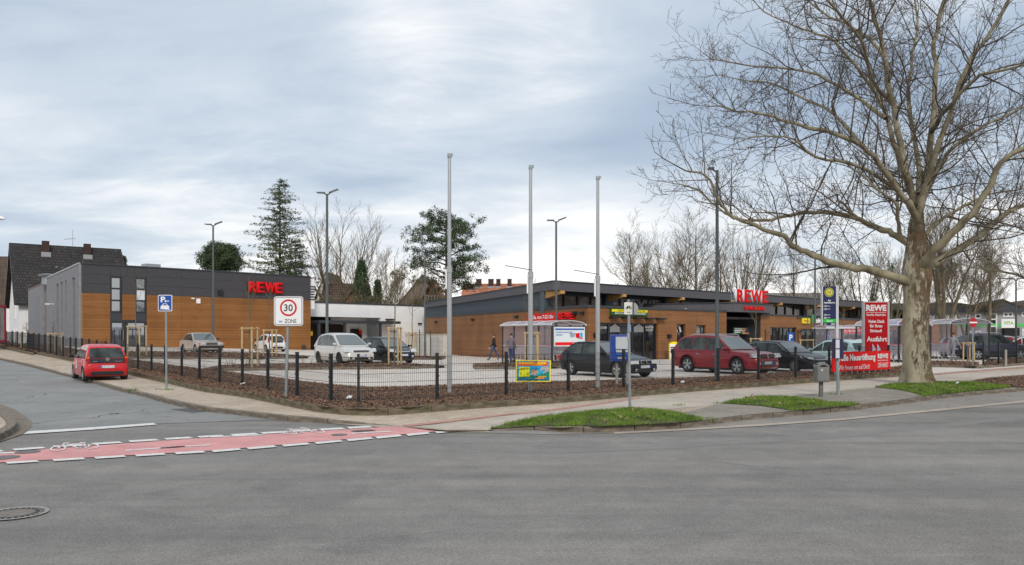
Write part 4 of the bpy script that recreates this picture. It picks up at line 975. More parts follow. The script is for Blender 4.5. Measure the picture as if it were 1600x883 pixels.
text('lettering', 'ECHTES', a + w * 0.68, a + w * 0.92, z0q + h * 0.6, z0q + h * 0.82, -0.18, MATS['ink_olive'], t)
t, a, b, z0q, z1q = board('opening_hours_banner', 'red opening-hours banner on the left side wall above the trolley shelter', 824, 867.5, 490.0, 502.2, 0, M_banner, FC)
bpy.data.objects.remove([o for o in bpy.data.objects if o.parent == t][0]); t.location = (SC.p.x, SC.p.y, 0); 
SCf = Fac(SC.pt(LD), tuple(-SC.d)); 
t.location = (SCf.p.x, SCf.p.y, 0); t.rotation_euler = (0, 0, SCf.a)
a, b = SCf.s(824, -0.12), SCf.s(868.5, -0.12); z1q = SCf.z(846, 489.8, -0.12); z0q = SCf.z(846, 502.3, -0.12)
MB().box(a, b, -0.16, -0.1, z0q, z1q).build('banner', M_banner, t)
text('lettering', 'Mo.-Sa. von 7-22 Uhr', a + (b - a) * 0.06, b - (b - a) * 0.05, z0q + (z1q - z0q) * 0.3, z1q - (z1q - z0q) * 0.22, -0.165, M_signw, t, bold=0.04)
SL = thing('side_wall_letters', 'red capital letters beside the opening-hours banner on the left side wall', 'sign', (SCf.p.x, SCf.p.y, 0), SCf.a)
for ch, ua, ub in zip('REWE', (870.5, 875.5, 881.5, 889.0), (875.8, 881.2, 889.4, 894.2)):
    z1q = SCf.z((ua + ub) / 2, 488.3, -0.3); z0q = SCf.z((ua + ub) / 2, 499.2, -0.3)
    text('letter', ch, SCf.s(ua, -0.3), SCf.s(ub, -0.3), z0q, z1q, -0.3, M_red, SL, bold=0.034, depth=0.18, label='red capital letter ' + ch)
LT = fthing(FC, 'entrance_letters', 'large red capital letters standing on the entrance canopy', 'sign')
nn = -0.55
for ch, ua, ub in zip('REWE', (1152, 1163.8, 1174, 1191.5), (1163.6, 1174.0, 1191.2, 1201.3)):
    um = (ua + ub) / 2; z1q = FC.z(um, 451.6 + (um - 1152) * 0.065, nn); z0q = FC.z(um, 472.2 + (um - 1152) * 0.04, nn)
    o = text('letter', ch, FC.s(ua, nn), FC.s(ub, nn) - 0.05, z0q, z1q, nn, M_red, LT, bold=0.034, depth=0.04, label='red capital letter ' + ch)
    text('letter_side', ch, FC.s(ua, nn) - 0.03, FC.s(ub, nn) - 0.03, z0q, z1q, nn + 0.04, mat('letter_white', (0.7, 0.7, 0.72), 0.5), o, bold=0.036, depth=0.25)
FT = fthing(FC, 'name_letters', 'small red lettering on the front face of the entrance canopy', 'sign')
text('lettering', 'Familie Diedrichs', FC.s(1164.5, -0.7), FC.s(1195, -0.7), fz(1180, 484.6, -0.7), fz(1180, 478.5, -0.7), -0.70, M_red, FT, bold=0.04, depth=0.08)
t, a, b, z0q, z1q = board('yellow_shop_sign', 'yellow sign board on the wood wall right of the entrance', 1254, 1266, 497.3, 505.4, -0.16, M_yel)
text('lettering', 'Asia', a + (b - a) * 0.12, b - (b - a) * 0.1, z0q + 0.12, z1q - 0.12, -0.17, mat('ink_red', (0.5, 0.02, 0.02), 0.6), t)
t = fthing(FC, 'bakery_letters', 'white BÄK lettering with green leaf mark right of the yellow sign', 'sign')
mb = MB(); xq = FC.s(1270.5, -0.15); zq = fz(1270, 505, -0.15)
mb.prism([(xq - 0.3, zq), (xq - 0.1, zq + 0.1), (xq + 0.25, zq + 0.45), (xq + 0.2, zq + 0.75), (xq - 0.1, zq + 0.7), (xq - 0.3, zq + 0.4)], -0.2, -0.1); mb.build('leaf_mark', mat('leaf_green', (0.02, 0.28, 0.06), 0.5), t)
text('lettering', 'BÄK', FC.s(1275.5, -0.2), FC.s(1284.5, -0.2), fz(1280, 505.2, -0.2), fz(1280, 497.6, -0.2), -0.2, M_signw, t, bold=0.03, depth=0.08)
o = MB().box(FC.s(1251, -0.2), FC.s(1322, -0.2), -0.28, -0.1, ZW3 - 1.12, ZW3 - 1.0).build('wall_rail', M_dark2, B3)
# blue lettering further right
t = fthing(FC, 'blue_letters', 'blue square and blue lettering on the store wall left of the tree trunk', 'sign')
M_blue = mat('sign_blue', (0.01, 0.03, 0.62), 0.45)
zq0, zq1 = fz(1395, 508.7, -0.2), fz(1395, 503, -0.2)
MB().box(FC.s(1390.5, -0.2), FC.s(1396, -0.2), -0.3, -0.1, zq0, zq1).build('square', M_blue, t)
text('lettering', 'VAPE', FC.s(1399, -0.2), FC.s(1412, -0.2), zq0, zq1, -0.3, M_blue, t, bold=0.04, depth=0.1)
# opening-hours banner further right, hung in front of the glazing
t, a, b, z0q, z1q = board('opening_hours_banner', 'red opening-hours banner on the right store wall behind the tall exit sign', 1314.5, 1353, 512.2, 521, -0.3, M_banner)
text('lettering', 'Mo. - Sa. von 7-22 Uhr', a + 0.25, b - 0.2, z0q + 0.15, z1q - 0.15, -0.31, M_signw, t, bold=0.04)
# customer stopper in front of the shop
A = thing('advertising_stand', 'white and yellow pavement stand in front of the wood wall, left of the red car', 'stand', gp(1053, 561.5, Zl), 0.25)
MB().prism([(-0.36, 0), (0.36, 0), (0.36, 1.02), (0.22, 1.13), (0, 1.18), (-0.22, 1.13), (-0.36, 1.02)], -0.05, 0.05).build('frame', M_yel, A)
MB().prism([(-0.32, 0.05), (0.32, 0.05), (0.32, 1.0), (-0.32, 1.0)], -0.075, -0.052).build('poster', M_signw, A)
MB().box(-0.28, 0.28, -0.075, -0.066, 0.72, 0.84).build('green_strip', M_green, A)
MB().box(-0.25, 0.25, -0.075, -0.066, 0.45, 0.50).build('yellow_strip', M_yel, A)
# lower brown annex to the right, beyond the trunk
FX = Fac((at(1446, 0, 88).x, 88.0), (1.0, -0.30))
AX = fthing(FX, 'store_annex', 'low wood-clad end wall between the big tree trunk and the grey practice building', 'building')
xa, xb = -4.0, FX.s(1481.5); za = FX.z(1465, 504.5)
for k in range(4): MB().box(xa + (xb - xa) * k / 4 + 0.01, xa + (xb - xa) * (k + 1) / 4 - 0.01, 0, 3, -1, za).build('wood_panel', M_wood2, AX)
MB().box(xa, xb + 0.1, -0.1, 3.1, za, za + 0.25).build('roof_edge', M_dark2, AX)
# ================================================================== FAR BUILDINGS
def tile_mat(name, c1, c2, sx=0.28, sz=0.34, moss=None):
    m = bpy.data.materials.new(name); m.use_nodes = True; t = m.node_tree; b = t.nodes['Principled BSDF']; b.inputs['Roughness'].default_value = 0.85
    tc = N(t, 'ShaderNodeTexCoord'); mp = N(t, 'ShaderNodeMapping'); mp.inputs['Rotation'].default_value = (R(90), 0, 0); t.links.new(tc.outputs['Object'], mp.inputs[0])
    br = N(t, 'ShaderNodeTexBrick'); br.inputs['Scale'].default_value = 1; br.inputs['Brick Width'].default_value = sx; br.inputs['Row Height'].default_value = sz; br.inputs['Mortar Size'].default_value = 0.035
    br.inputs['Color1'].default_value = (*c1, 1); br.inputs['Color2'].default_value = (*c2, 1); br.inputs['Mortar'].default_value = tuple(c * 0.35 for c in c1) + (1,)
    t.links.new(mp.outputs[0], br.inputs['Vector']); c = br.outputs[0]
    nz = N(t, 'ShaderNodeTexNoise'); nz.inputs['Scale'].default_value = 0.5; nz.inputs['Detail'].default_value = 8; t.links.new(tc.outputs['Object'], nz.inputs['Vector'])
    c = mixc(t, 0.5, c, ramp_node(t, nz.outputs[0], [(0.3, (0.6,) * 3), (0.7, (1.5,) * 3)]).outputs[0], 'MULTIPLY')
    if moss:
        n3 = N(t, 'ShaderNodeTexNoise'); n3.inputs['Scale'].default_value = 1.3; n3.inputs['Detail'].default_value = 10; n3.inputs['Roughness'].default_value = 0.75; t.links.new(tc.outputs['Object'], n3.inputs['Vector'])
        c = mixc(t, ramp_node(t, n3.outputs[0], [(0.60, (0,) * 3), (0.66, (0.8,) * 3)]).outputs[0], c, moss)
    t.links.new(c, b.inputs['Base Color'])
    bu = N(t, 'ShaderNodeBump'); bu.inputs['Strength'].default_value = 0.6; bu.inputs['Distance'].default_value = 0.04; t.links.new(br.outputs['Fac'], bu.inputs['Height']); bu.invert = True; t.links.new(bu.outputs[0], b.inputs['Normal'])
    return m
M_tiled = tile_mat('dark_roof_tiles', (0.026, 0.023, 0.022), (0.046, 0.040, 0.038), moss=(0.20, 0.20, 0.15))
M_tileo = tile_mat('orange_roof_tiles', (0.42, 0.15, 0.075), (0.56, 0.23, 0.13))
M_tileb = tile_mat('brown_roof_tiles', (0.085, 0.055, 0.040), (0.13, 0.085, 0.06), moss=(0.17, 0.16, 0.10))
M_tileg = tile_mat('grey_roof_tiles', (0.20, 0.175, 0.15), (0.27, 0.24, 0.21))
M_brickr = tile_mat('red_brick', (0.33, 0.12, 0.07), (0.42, 0.17, 0.11), 0.25, 0.08)
M_brickp = tile_mat('pale_brick', (0.50, 0.40, 0.33), (0.60, 0.5, 0.42), 0.25, 0.08)
M_chim = tile_mat('chimney_brick', (0.13, 0.065, 0.05), (0.2, 0.10, 0.075), 0.25, 0.08)
M_cream = mat('cream_render', (0.62, 0.60, 0.56), 0.9, var=0.08, vs=1)
M_lead = mat('lead_flashing', (0.30, 0.31, 0.32), 0.6)
M_stuccolow = mat('white_house_render', (0.80, 0.80, 0.80), 0.9, var=0.05, vs=1)
def house(label, loc, rz, L, W, He, Hr, wall, roof, over=0.3, gables=True, chim=(), group=None, name='house', wins=(), wf=None, skyl=()):
    """gabled house: ridge along local x, length L, depth W, eaves He, ridge Hr"""
    t = thing(name, label, 'house', loc, rz, group)
    mb = MB(); mb.box(0, L, 0, W, -1, He)
    mb.add([(0, 0, He), (0, W, He), (0, W / 2, Hr - 0.05), (L, 0, He), (L, W, He), (L, W / 2, Hr - 0.05)], [(0, 2, 1), (3, 4, 5), (0, 3, 5, 2), (1, 2, 5, 4)])
    mb.build('wall', wall, t)
    sl = (Hr - He) / (W / 2); ov = over
    for side in (0, 1):
        y0, y1 = (-ov, W / 2) if side == 0 else (W + ov, W / 2)
        z0 = He - ov * sl; th = 0.16
        P = [(-ov, y0, z0), (L + ov, y0, z0), (L + ov, y1, Hr), (-ov, y1, Hr)]
        vs = P + [(x, y, z + th) for x, y, z in P]
        f = [(0, 3, 2, 1), (4, 5, 6, 7), (0, 1, 5, 4), (1, 2, 6, 5), (2, 3, 7, 6), (3, 0, 4, 7)]
        if side: f = [q[::-1] for q in f]
        r = MB().add(vs, f).build('roof', roof, t)
        if side == 0:
            for cx, cy, cw, ct in chim:
                o = MB().box(cx - cw / 2, cx + cw / 2, cy - cw / 2, cy + cw / 2, Hr - 2.0, Hr + ct).build('chimney', M_chim, r)
                MB().box(cx - cw / 2 - 0.08, cx + cw / 2 + 0.08, cy - cw / 2 - 0.08, cy + cw / 2 + 0.08, Hr + ct, Hr + ct + 0.1).build('chimney_cap', M_lead, r)
                zz = Hr - abs(cy - W / 2) * sl
                MB().box(cx - cw / 2 - 0.15, cx + cw / 2 + 0.15, cy - cw / 2 - 0.15, cy + cw / 2, zz - cw * 0.8 * sl, zz + 0.1).build('flashing', M_lead, r)
            for sx_, sw_, yf in skyl:
                ya = W / 2 * yf; yb = ya + 0.8; za, zb_ = He + ya * sl + th, He + yb * sl + th
                MB().add([(sx_, ya, za + 0.03), (sx_ + sw_, ya, za + 0.03), (sx_ + sw_, yb, zb_ + 0.05), (sx_, yb, zb_ + 0.05), (sx_, ya, za - 0.1), (sx_ + sw_, ya, za - 0.1), (sx_ + sw_, yb, zb_ - 0.1), (sx_, yb, zb_ - 0.1)],
                         [(0, 1, 2, 3), (4, 5, 1, 0), (5, 6, 2, 1), (6, 7, 3, 2), (7, 4, 0, 3)]).build('skylight', M_glass, r)
    for face, c, z0, w, h in wins:      # face: 'f' front, 'l' left gable
        fr = MB(); pn = MB(); e = 0.07
        if face == 'f':
            fr.box(c - w / 2 - e, c + w / 2 + e, -0.05, 0.02, z0 - e, z0 + h + e); pn.box(c - w / 2, c + w / 2, -0.065, -0.052, z0, z0 + h)
        else:
            fr.box(-0.05, 0.02, c - w / 2 - e, c + w / 2 + e, z0 - e, z0 + h + e); pn.box(-0.065, -0.052, c - w / 2, c + w / 2, z0, z0 + h)
        o = fr.build('window', wf or M_signw, t); pn.build('pane', M_glass, o)
    return t
# white gabled house, far left: gable towards the street with a deep dark roof
yA = 88.0; Wd = 13.0; LL = 11.9
Hs = thing('house', 'white gabled house with steep near-black tiled roof behind the long grey side wall', 'house', (-54.75, yA, -1.0), R(36.4))
za_, zb_ = 6.1, 13.2
mb = MB(); mb.box(0.5, LL, 0.6, Wd - 0.3, -1, za_)
mb.add([(0.5, 0.6, za_), (0.5, Wd - 0.3, za_), (0.5, Wd / 2, zb_ - 0.3), (LL, 0.6, za_), (LL, Wd - 0.3, za_), (LL, Wd / 2, zb_ - 0.3)], [(0, 2, 1), (3, 4, 5), (0, 3, 5, 2), (1, 2, 5, 4)])
mb.build('wall', M_stuccolow, Hs)
th = 0.2
def roofslab(P, nm='roof', m=M_tiled, par=Hs):
    vs = list(P) + [(x, y, z + th) for x, y, z in P]
    return MB().add(vs, [(0, 3, 2, 1), (4, 5, 6, 7), (0, 1, 5, 4), (1, 2, 6, 5), (2, 3, 7, 6), (3, 0, 4, 7)]).build(nm, m, par)
r1 = roofslab([(0.0, 0, za_ - 0.2), (LL + 0.6, 0, za_ - 0.2), (LL, Wd / 2, zb_), (0, Wd / 2, zb_)])
roofslab([(LL + 0.6, Wd, za_ - 0.2), (0, Wd, za_ - 0.2), (0, Wd / 2, zb_), (LL, Wd / 2, zb_)])
MB().add([(-0.02, 0, za_ - 0.5), (-0.02, Wd / 2, zb_ - 0.35), (-0.02, Wd, za_ - 0.5), (-0.02, Wd, za_ + 0.05), (-0.02, Wd / 2, zb_ + 0.2), (-0.02, 0, za_ + 0.05)], [(0, 5, 4, 1), (1, 4, 3, 2)]).build('bargeboard', M_black, Hs)
for x, z in ((3.6, zb_ + 0.55), (8.0, zb_ + 0.5)):
    MB().box(x - 0.36, x + 0.36, 5.3, 6.1, z - 2.6, z).build('chimney', M_chim, r1)
    MB().box(x - 0.5, x + 0.5, 5.1, 5.28, z - 1.9, z - 1.35).build('flashing', M_lead, r1)
mb = MB(); x = 4.2; mb.tube([(x, 0.9, za_ + 0.6), (x, 0.9, za_ + 3.4)], 0.07); mb.build('flue_pipe', mat('copper_green', (0.14, 0.20, 0.17), 0.6), Hs)
for yy, zz, w, h in ((4.6, 4.6, 0.6, 1.3), (6.7, 4.6, 0.6, 1.3), (3.5, 1.2, 1.1, 2.0), (6.5, 1.2, 1.1, 2.0)):
    o = MB().box(0.42, 0.52, yy - w / 2 - 0.1, yy + w / 2 + 0.1, zz - 0.1, zz + h + 0.1).build('window', M_signw, Hs); MB().box(0.40, 0.415, yy - w / 2, yy + w / 2, zz, zz + h).build('pane', M_glass, o)
for u0, u1, v0, v1 in ((9, 17, 506, 533),):
    zz0, zz1 = at(0, v1, yA).z + 1, at(0, v0, yA).z + 1
mb = MB(); x = LL * 0.55; mb.tube([(x, Wd / 2, zb_ - 0.3), (x, Wd / 2, zb_ + 2.2)], 0.03, 5); mb.tube([(x - 0.9, Wd / 2, zb_ + 1.0), (x + 0.3, Wd / 2, zb_ + 1.15)], 0.03, 4); mb.build('aerial', M_steel, Hs)
# second house at the left edge, brown tiles with an orange ridge
house('brown and orange tiled house cut by the left picture edge', (at(-75, 0, 112).x, 112, -0.5), R(5), at(12, 0, 112).x - at(-75, 0, 112).x + 2, 12, 6.5, at(0, 402, 118).z + 0.5, M_stuccolow, M_tileb)
o = MB().box(at(-60, 0, 118).x, at(10, 0, 118).x, 117.2, 119.0, at(0, 412, 118).z, at(0, 401, 118).z); hs2 = [o_ for o_ in bpy.data.objects if o_.name.startswith('house')][-1]
# mid-distance houses above the white building
house('small red brick house with dark tiled roof behind the white loading building', (at(500, 0, 100).x, 100, 0), R(2), 5.2, 9, 5.4, 8.2, M_brickr, M_tileb)
def gable_front(label, u0, u1, vt, ve, y, m, roofm, dep=10):
    x0, x1 = at(u0, 0, y).x, at(u1, 0, y).x; zt, ze = at(0, vt, y).z, at(0, ve, y).z
    t = thing('house', label, 'house', (x0, y, 0)); w = x1 - x0
    MB().prism([(0, -1), (w, -1), (w, ze), (w / 2, zt - 0.1), (0, ze)], 0.3, dep).build('wall', m, t)
    for s in (0, 1):
        xa, xb = (w / 2, w + 0.4) if s else (w / 2, -0.4); zl = ze - 0.4 * (zt - ze) / (w / 2)
        P = [(xb, 0, zl), (xa, 0, zt), (xa, dep + 0.3, zt), (xb, dep + 0.3, zl)]
        vs = P + [(x, y_, z + 0.2) for x, y_, z in P]; f = [(0, 3, 2, 1), (4, 5, 6, 7), (0, 1, 5, 4), (1, 2, 6, 5), (2, 3, 7, 6), (3, 0, 4, 7)]
        MB().add(vs, [q[::-1] for q in f] if s == 0 else f).build('roof', roofm, t)
    return t, w, zt, ze
t, w, zt, ze = gable_front('red brick gable between the bare tree and the small conifer', 531, 575, 451.5, 478, 98, M_brickr, M_tileb)
t, w, zt, ze = gable_front('cream gabled house half hidden behind the tall grey lamp post', 495, 522, 426, 458, 118, M_cream, M_tileb)
t, w, zt, ze = gable_front('pale rendered house with red brick dormer left of the big pine', 620, 700, 430, 478, 125, M_brickp, M_tileg)
t, w, zt, ze = gable_front('red brick gable with white railing in front of the big pine', 655, 694, 437, 476, 112, M_brickr, M_tileo)
mb = MB()
for k in range(7): mb.box(w * 0.25 + k * 0.4, w * 0.25 + k * 0.4 + 0.06, 0.1, 0.16, ze + 0.2, ze + 1.2)
mb.box(w * 0.25, w * 0.25 + 2.5, 0.08, 0.18, ze + 1.2, ze + 1.28); mb.build('railing', M_signw, t, kind='stuff')
# row house with the orange roof
y = 150.0; x0 = at(722, 0, y).x; x1 = at(872, 0, y).x
house('long terraced house with orange tiled roof and brown chimneys behind the store roof', (x0, y, 0), R(-2), x1 - x0, 11, at(0, 470, y).z, at(0, 444.5, y + 5.5).z, M_cream, M_tileo,
      chim=[(at(u, 0, y + 5).x - x0, 4.6, 1.0 if i < 2 else 0.8, 0.9) for i, u in enumerate((747, 766, 777.5, 795))], skyl=((1.0, 1.3, 0.6), (6.5, 1.3, 0.45), (15.2, 1.2, 0.5)))
# grey practice building on the far right
y0 = 92.0; FV = Fac((at(1484, 0, 100).x, 100.0), (0.95, -0.31))
PV = fthing(FV, 'practice_building', 'light grey two-storey building with a green stripe and white name board at far right', 'building')
vx = lambda u: FV.s(u); vz = lambda u, v, n=0: FV.z(u, v, n)
xL, xR = FV.s(1441), FV.s(1680)
ztop = vz(1560, 484)
MB().box(xL, xR, 0.0, 10, -2, ztop).build('wall', mat('light_grey_render', (0.36, 0.355, 0.37), 0.9, var=0.06, vs=1.0), PV)
zg0, zg1 = vz(1535, 511), vz(1535, 505.5)
MB().box(FV.s(1481), xR, -0.03, 0.0, zg0, zg1).build('green_stripe', mat('stripe_green', (0.12, 0.52, 0.14), 0.7), PV)
# zig-zag roof: alternating gables
zr = ztop; pk = [(1441, 481), (1462, 474), (1500, 476), (1533, 481.5), (1565, 469.5), (1592, 480.5), (1618, 469), (1650, 480), (1680, 470)]
pts = [(FV.s(u), vz(u, v)) for u, v in pk]
MB().prism([(xL, zr - 0.3)] + pts + [(xR, zr - 0.3)], -0.5, -0.3).build('dark_gable_cladding', M_dark2, PV)
for (a, za), (b, zb2) in zip(pts, pts[1:]):
    P = [(a, -0.6, za), (b, -0.6, zb2), (b, 10.5, zb2), (a, 10.5, za)]
    MB().add(P + [(x, yy, z + 0.18) for x, yy, z in P], [(0, 3, 2, 1), (4, 5, 6, 7), (0, 1, 5, 4), (1, 2, 6, 5), (2, 3, 7, 6), (3, 0, 4, 7)]).build('roof', M_tileb, PV)
MB().box(FV.s(1441), FV.s(1600), 11, 22, 4, vz(1470, 472)).build('rear_roof', M_tileb, PV)
def vwin(u0, u1, v0, v1, vs=(), hs=()): 
    a, b = FV.s(u0), FV.s(u1); um = (u0 + u1) / 2
    window(PV, a, b, vz(um, v1), vz(um, v0), -0.06, vs=[FV.s(q) for q in vs], hs=[vz(um, q) for q in hs], m=M_glassd, fr=0.16, dep=0.07, frame=M_signw)
vwin(1523, 1533, 490.5, 498); vwin(1480.5, 1488, 493, 499); vwin(1492.5, 1499, 492, 499); vwin(1509, 1516, 491, 498); vwin(1567, 1583, 488, 495.5, vs=(1575.2,)); vwin(1596, 1606, 487, 494.5)
vwin(1545, 1558, 489.5, 524, hs=(499, 510)); vwin(1512, 1518, 517, 528); vwin(1524, 1533, 517, 528); vwin(1597, 1606, 514, 526); vwin(1469, 1475, 492, 500)
MB().box(FV.s(1565), FV.s(1588), -1.4, -0.1, -1, vz(1576, 512.5)).build('porch', M_void, PV)
VS = fthing(FV, 'practice_sign', 'white board with green capital lettering above the practice entrance', 'sign')
a, b = FV.s(1564.5, -1.5), FV.s(1587, -1.5); z0q, z1q = vz(1576, 512.5, -1.5), vz(1576, 498.5, -1.5)
MB().box(a, b, -1.6, -1.45, z0q, z1q).build('board', M_signw, VS)
text('lettering', 'VITA', a + (b - a) * 0.15, b - (b - a) * 0.15, z0q + (z1q - z0q) * 0.36, z0q + (z1q - z0q) * 0.74, -1.61, mat('vita_green', (0.16, 0.50, 0.02), 0.5), VS, bold=0.03)
# dark-roofed house behind the annex with a white dormer
hx = Fac((at(1441, 0, 104).x, 104.0), (1, -0.2))
t = fthing(hx, 'house', 'dark-roofed house with a white-framed dormer directly right of the big trunk', 'house')
w_ = hx.s(1484); MB().box(-3, w_, 0, 9, -1, hx.z(1460, 497)).build('wall', M_cream, t)
P = [(-3, -0.4, hx.z(1460, 499)), (w_ + 0.3, -0.4, hx.z(1460, 499)), (w_ + 0.3, 5, hx.z(1460, 474)), (-3, 5, hx.z(1460, 474))]
MB().add(P + [(x, yy, z + 0.2) for x, yy, z in P], [(0, 3, 2, 1), (4, 5, 6, 7), (0, 1, 5, 4), (1, 2, 6, 5), (2, 3, 7, 6), (3, 0, 4, 7)]).build('roof', M_tileb, t)
a, b = hx.s(1446), hx.s(1460); zz0, zz1, zz2 = hx.z(1453, 503.5), hx.z(1453, 493), hx.z(1453, 481.5)
MB().prism([(a - 0.3, zz0), (b + 0.3, zz0), (b + 0.3, zz1), ((a + b) / 2, zz2), (a - 0.3, zz1)], -0.8, 2.5).build('dormer', M_dark2, t)
window(t, a + 0.1, b - 0.1, zz0, zz1, -0.95, vs=((a + b) / 2,), m=M_glassd, fr=0.18, dep=0.12, frame=M_signw)
# pale building between store roof and trees
house('pale flat house roof peeping over the store roof right of the entrance letters', (at(1208, 0, 120).x, 120, 0), R(0), 11, 9, 6.0, at(0, 459, 124).z, M_cream, M_tileg)
# ================================================================== FENCE, POLES, SIGNS
M_fence = mat('fence_black', (0.014, 0.017, 0.020), 0.45, var=0.3, vs=12)
M_pole_g = mat('pole_grey', (0.085, 0.098, 0.102), 0.5, var=0.12, vs=3, stretch=(1, 1, 0.3))
M_alu = mat('flagpole_aluminium', (0.44, 0.45, 0.46), 0.35, metal=0.45, var=0.08, vs=2, stretch=(1, 1, 0.2))
M_zinc = mat('zinc_pole', (0.27, 0.31, 0.32), 0.5, metal=0.3, var=0.2, vs=9, stretch=(1, 1, 0.3))
M_signb = mat('sign_back', (0.35, 0.36, 0.37), 0.5)
fence = None
post_l = [(517, 627), (464.2, 618.5), (418.5, 609.5), (378.7, 602.5), (343.2, 597.5), (311.7, 592.5), (284, 588), (258, 583.5), (236.7, 580.5), (215.4, 577), (196.2, 574), (180, 571), (165, 568.3), (151, 566), (139, 563.6), (128, 561.8), (118.5, 560.5), (110, 559), (98.5, 557.3), (88, 555.3), (79, 553.4), (70, 551.6), (61, 549.8), (53, 548), (44, 546.2), (35, 544.6), (27, 543), (19, 541.6), (10, 540.2), (0, 538.8), (-14, 536.6)]
post_r = [(560, 629), (683, 623.5), (791, 617.2), (888, 611.5), (974.4, 606.5), (1051.5, 601.8), (1122, 597.4), (1185, 593.6), (1243, 590), (1295.5, 586.4), (1343, 583.6), (1388, 580.8)]
FZ = 1.06
def pw(u, v): p = gp(u, v, Zb); return p
LP_ = [pw(*p) for p in post_l]; RP_ = [pw(*p) for p in post_r]
FE = thing('mesh_fence', 'black double-wire mesh fence along the planting bed round the street corner', 'fence', RP_[0])
o0 = RP_[0]
post_me = None
def fpost(par, p, rz, h=FZ):
    global post_me
    if post_me is None:
        mb = MB(); mb.box(-0.022, 0.022, -0.035, 0.035, -0.25, 1.0); mb.box(-0.026, 0.026, -0.04, 0.04, 1.0, 1.018)
        for k in range(5): mb.box(-0.028, 0.028, -0.048, -0.035, 0.1 + k * 0.2, 0.13 + k * 0.2)
        post_me = mb.mesh('fence_post', M_fence)
    o = put('fence_post', post_me, par, p - par.location, (0, 0, rz)); o.scale = (1.2, 1.1, h)
def fpanel(par, a, b, h=FZ, za=0.06, wire=0.0032, step=0.05):
    a = a - par.location; b = b - par.location; d = b - a; L = math.hypot(d.x, d.y); e = d / L; nx, ny = -e.y, e.x
    mb = MB(); k = 0.04; w = wire * max(1.0, (a + par.location).y / 26)
    s_ = step * max(1, round((a + par.location).y / 34))
    while k < L - 0.03:
        p = a + e * k; z0, z1 = p.z + za, p.z + h - 0.05
        vs = [(p.x - e.x * w, p.y - e.y * w, z0), (p.x + e.x * w, p.y + e.y * w, z0), (p.x + nx * w, p.y + ny * w, z0), (p.x - e.x * w, p.y - e.y * w, z1), (p.x + e.x * w, p.y + e.y * w, z1), (p.x + nx * w, p.y + ny * w, z1)]
        mb.add(vs, [(0, 1, 4, 3), (1, 2, 5, 4), (2, 0, 3, 5)])
        k += s_
    for j in range(6):
        z = za + (h - 0.06 - za) * j / 5
        for sgn in (-1, 1):
            q = Vector((nx, ny, 0)) * (0.007 * sgn); r = 0.004
            A = a + q + Vector((0, 0, z)); B = b + q + Vector((0, 0, z))
            mb.add([A + Vector((0, 0, -r)), A + Vector((nx * r, ny * r, r)), A + Vector((-nx * r, -ny * r, r)), B + Vector((0, 0, -r)), B + Vector((nx * r, ny * r, r)), B + Vector((-nx * r, -ny * r, r))], [(0, 1, 4, 3), (1, 2, 5, 4), (2, 0, 3, 5)])
    mb.build('wire_panel', M_fence, par)
chain = LP_[::-1] + RP_
for i, p in enumerate(chain):
    q = chain[min(i + 1, len(chain) - 1)]; r = chain[max(i - 1, 0)]; d = (q - r)
    fpost(FE, p, math.atan2(d.y, d.x))
for a, b in zip(chain, chain[1:]): fpanel(FE, a, b)
# fence right of the exit and behind
RF = [gp(u, v, Zi) for u, v in ((1536.5, 570.3), (1560.3, 569.4), (1588.5, 567.8), (1622, 566), (1662, 564))]
F2 = thing('mesh_fence', 'short black fence run in front of the dark blue car at the right edge', 'fence', RF[0])
for p, q in zip(RF, RF[1:] + [RF[-1] + Vector((1, 0.5, 0))]): fpost(F2, p, math.atan2(q.y - p.y, q.x - p.x), 1.15)
for a, b in zip(RF, RF[1:]): fpanel(F2, a, b, 1.12)
BW = [gp(u, v, Zl) for u, v in ((655.5, 556.5), (672.5, 556.5))]
F3 = thing('mesh_fence', 'short dark mesh fence with two posts before the pale utility wall', 'fence', BW[0])
for p in BW: fpost(F3, p, 0, 2.0)
fpanel(F3, BW[0] + Vector((-1.4, 0, 0)), BW[1] + Vector((1.0, 0, 0)), 1.9)
# black mesh fence of the trolley yard at the store front right
bf = [gp(u, v, Zl) for u, v in ((1196, 560), (1212, 560), (1229, 559.5), (1247, 559), (1267, 558.5), (1288, 558))]
F4 = thing('mesh_fence', 'dark mesh fence in front of the store windows right of the entrance', 'fence', bf[0])
for p in bf: fpost(F4, p, 0, 1.9)
for a, b in zip(bf, bf[1:]): fpanel(F4, a, b, 1.8)

# ---- flag poles
def flagpole(u, vb, vt, label, arm=True, cap=True):
    p = gp(u, vb, Zb); top = CH - (vt - HV) / F * p.y; h = top - p.z
    t = thing('flagpole', label, 'flagpole', p, 0, 'three bare flagpoles in the planting bed')
    mb = MB(); split = h * 0.52
    mb.tube([(0, 0, -0.3), (0, 0, split)], 0.062, 14); mb.build('lower_pole', M_alu, t, smooth=40)
    MB().tube([(0, 0, split), (0, 0, h - 0.05)], [0.050, 0.042], 14).build('upper_pole', M_alu, t, smooth=40)
    mb = MB(); mb.cyl((0, 0, h - 0.06), 0.055, 0.05, 12); mb.box(-0.05, 0.09, -0.03, 0.03, h - 0.01, h + 0.05); mb.build('pole_cap', M_zinc, t)
    mb = MB(); mb.cyl((0, 0, split - 0.08), 0.075, 0.16, 14); mb.build('collar', M_alu, t, smooth=40)
    if arm:
        z = split + 0.12 if arm is True else arm
        mb = MB(); mb.tube([(0.03, -0.04, z), (-0.68, -0.05, z + 0.12)], 0.012, 6); mb.build('banner_arm', M_pole_g, t)
    mb = MB(); mb.box(-0.10, -0.06, -0.05, 0.05, split - 1.5 + 1.0, split - 1.2 + 1.2); mb.build('crank_box', M_signw, t)
    return t
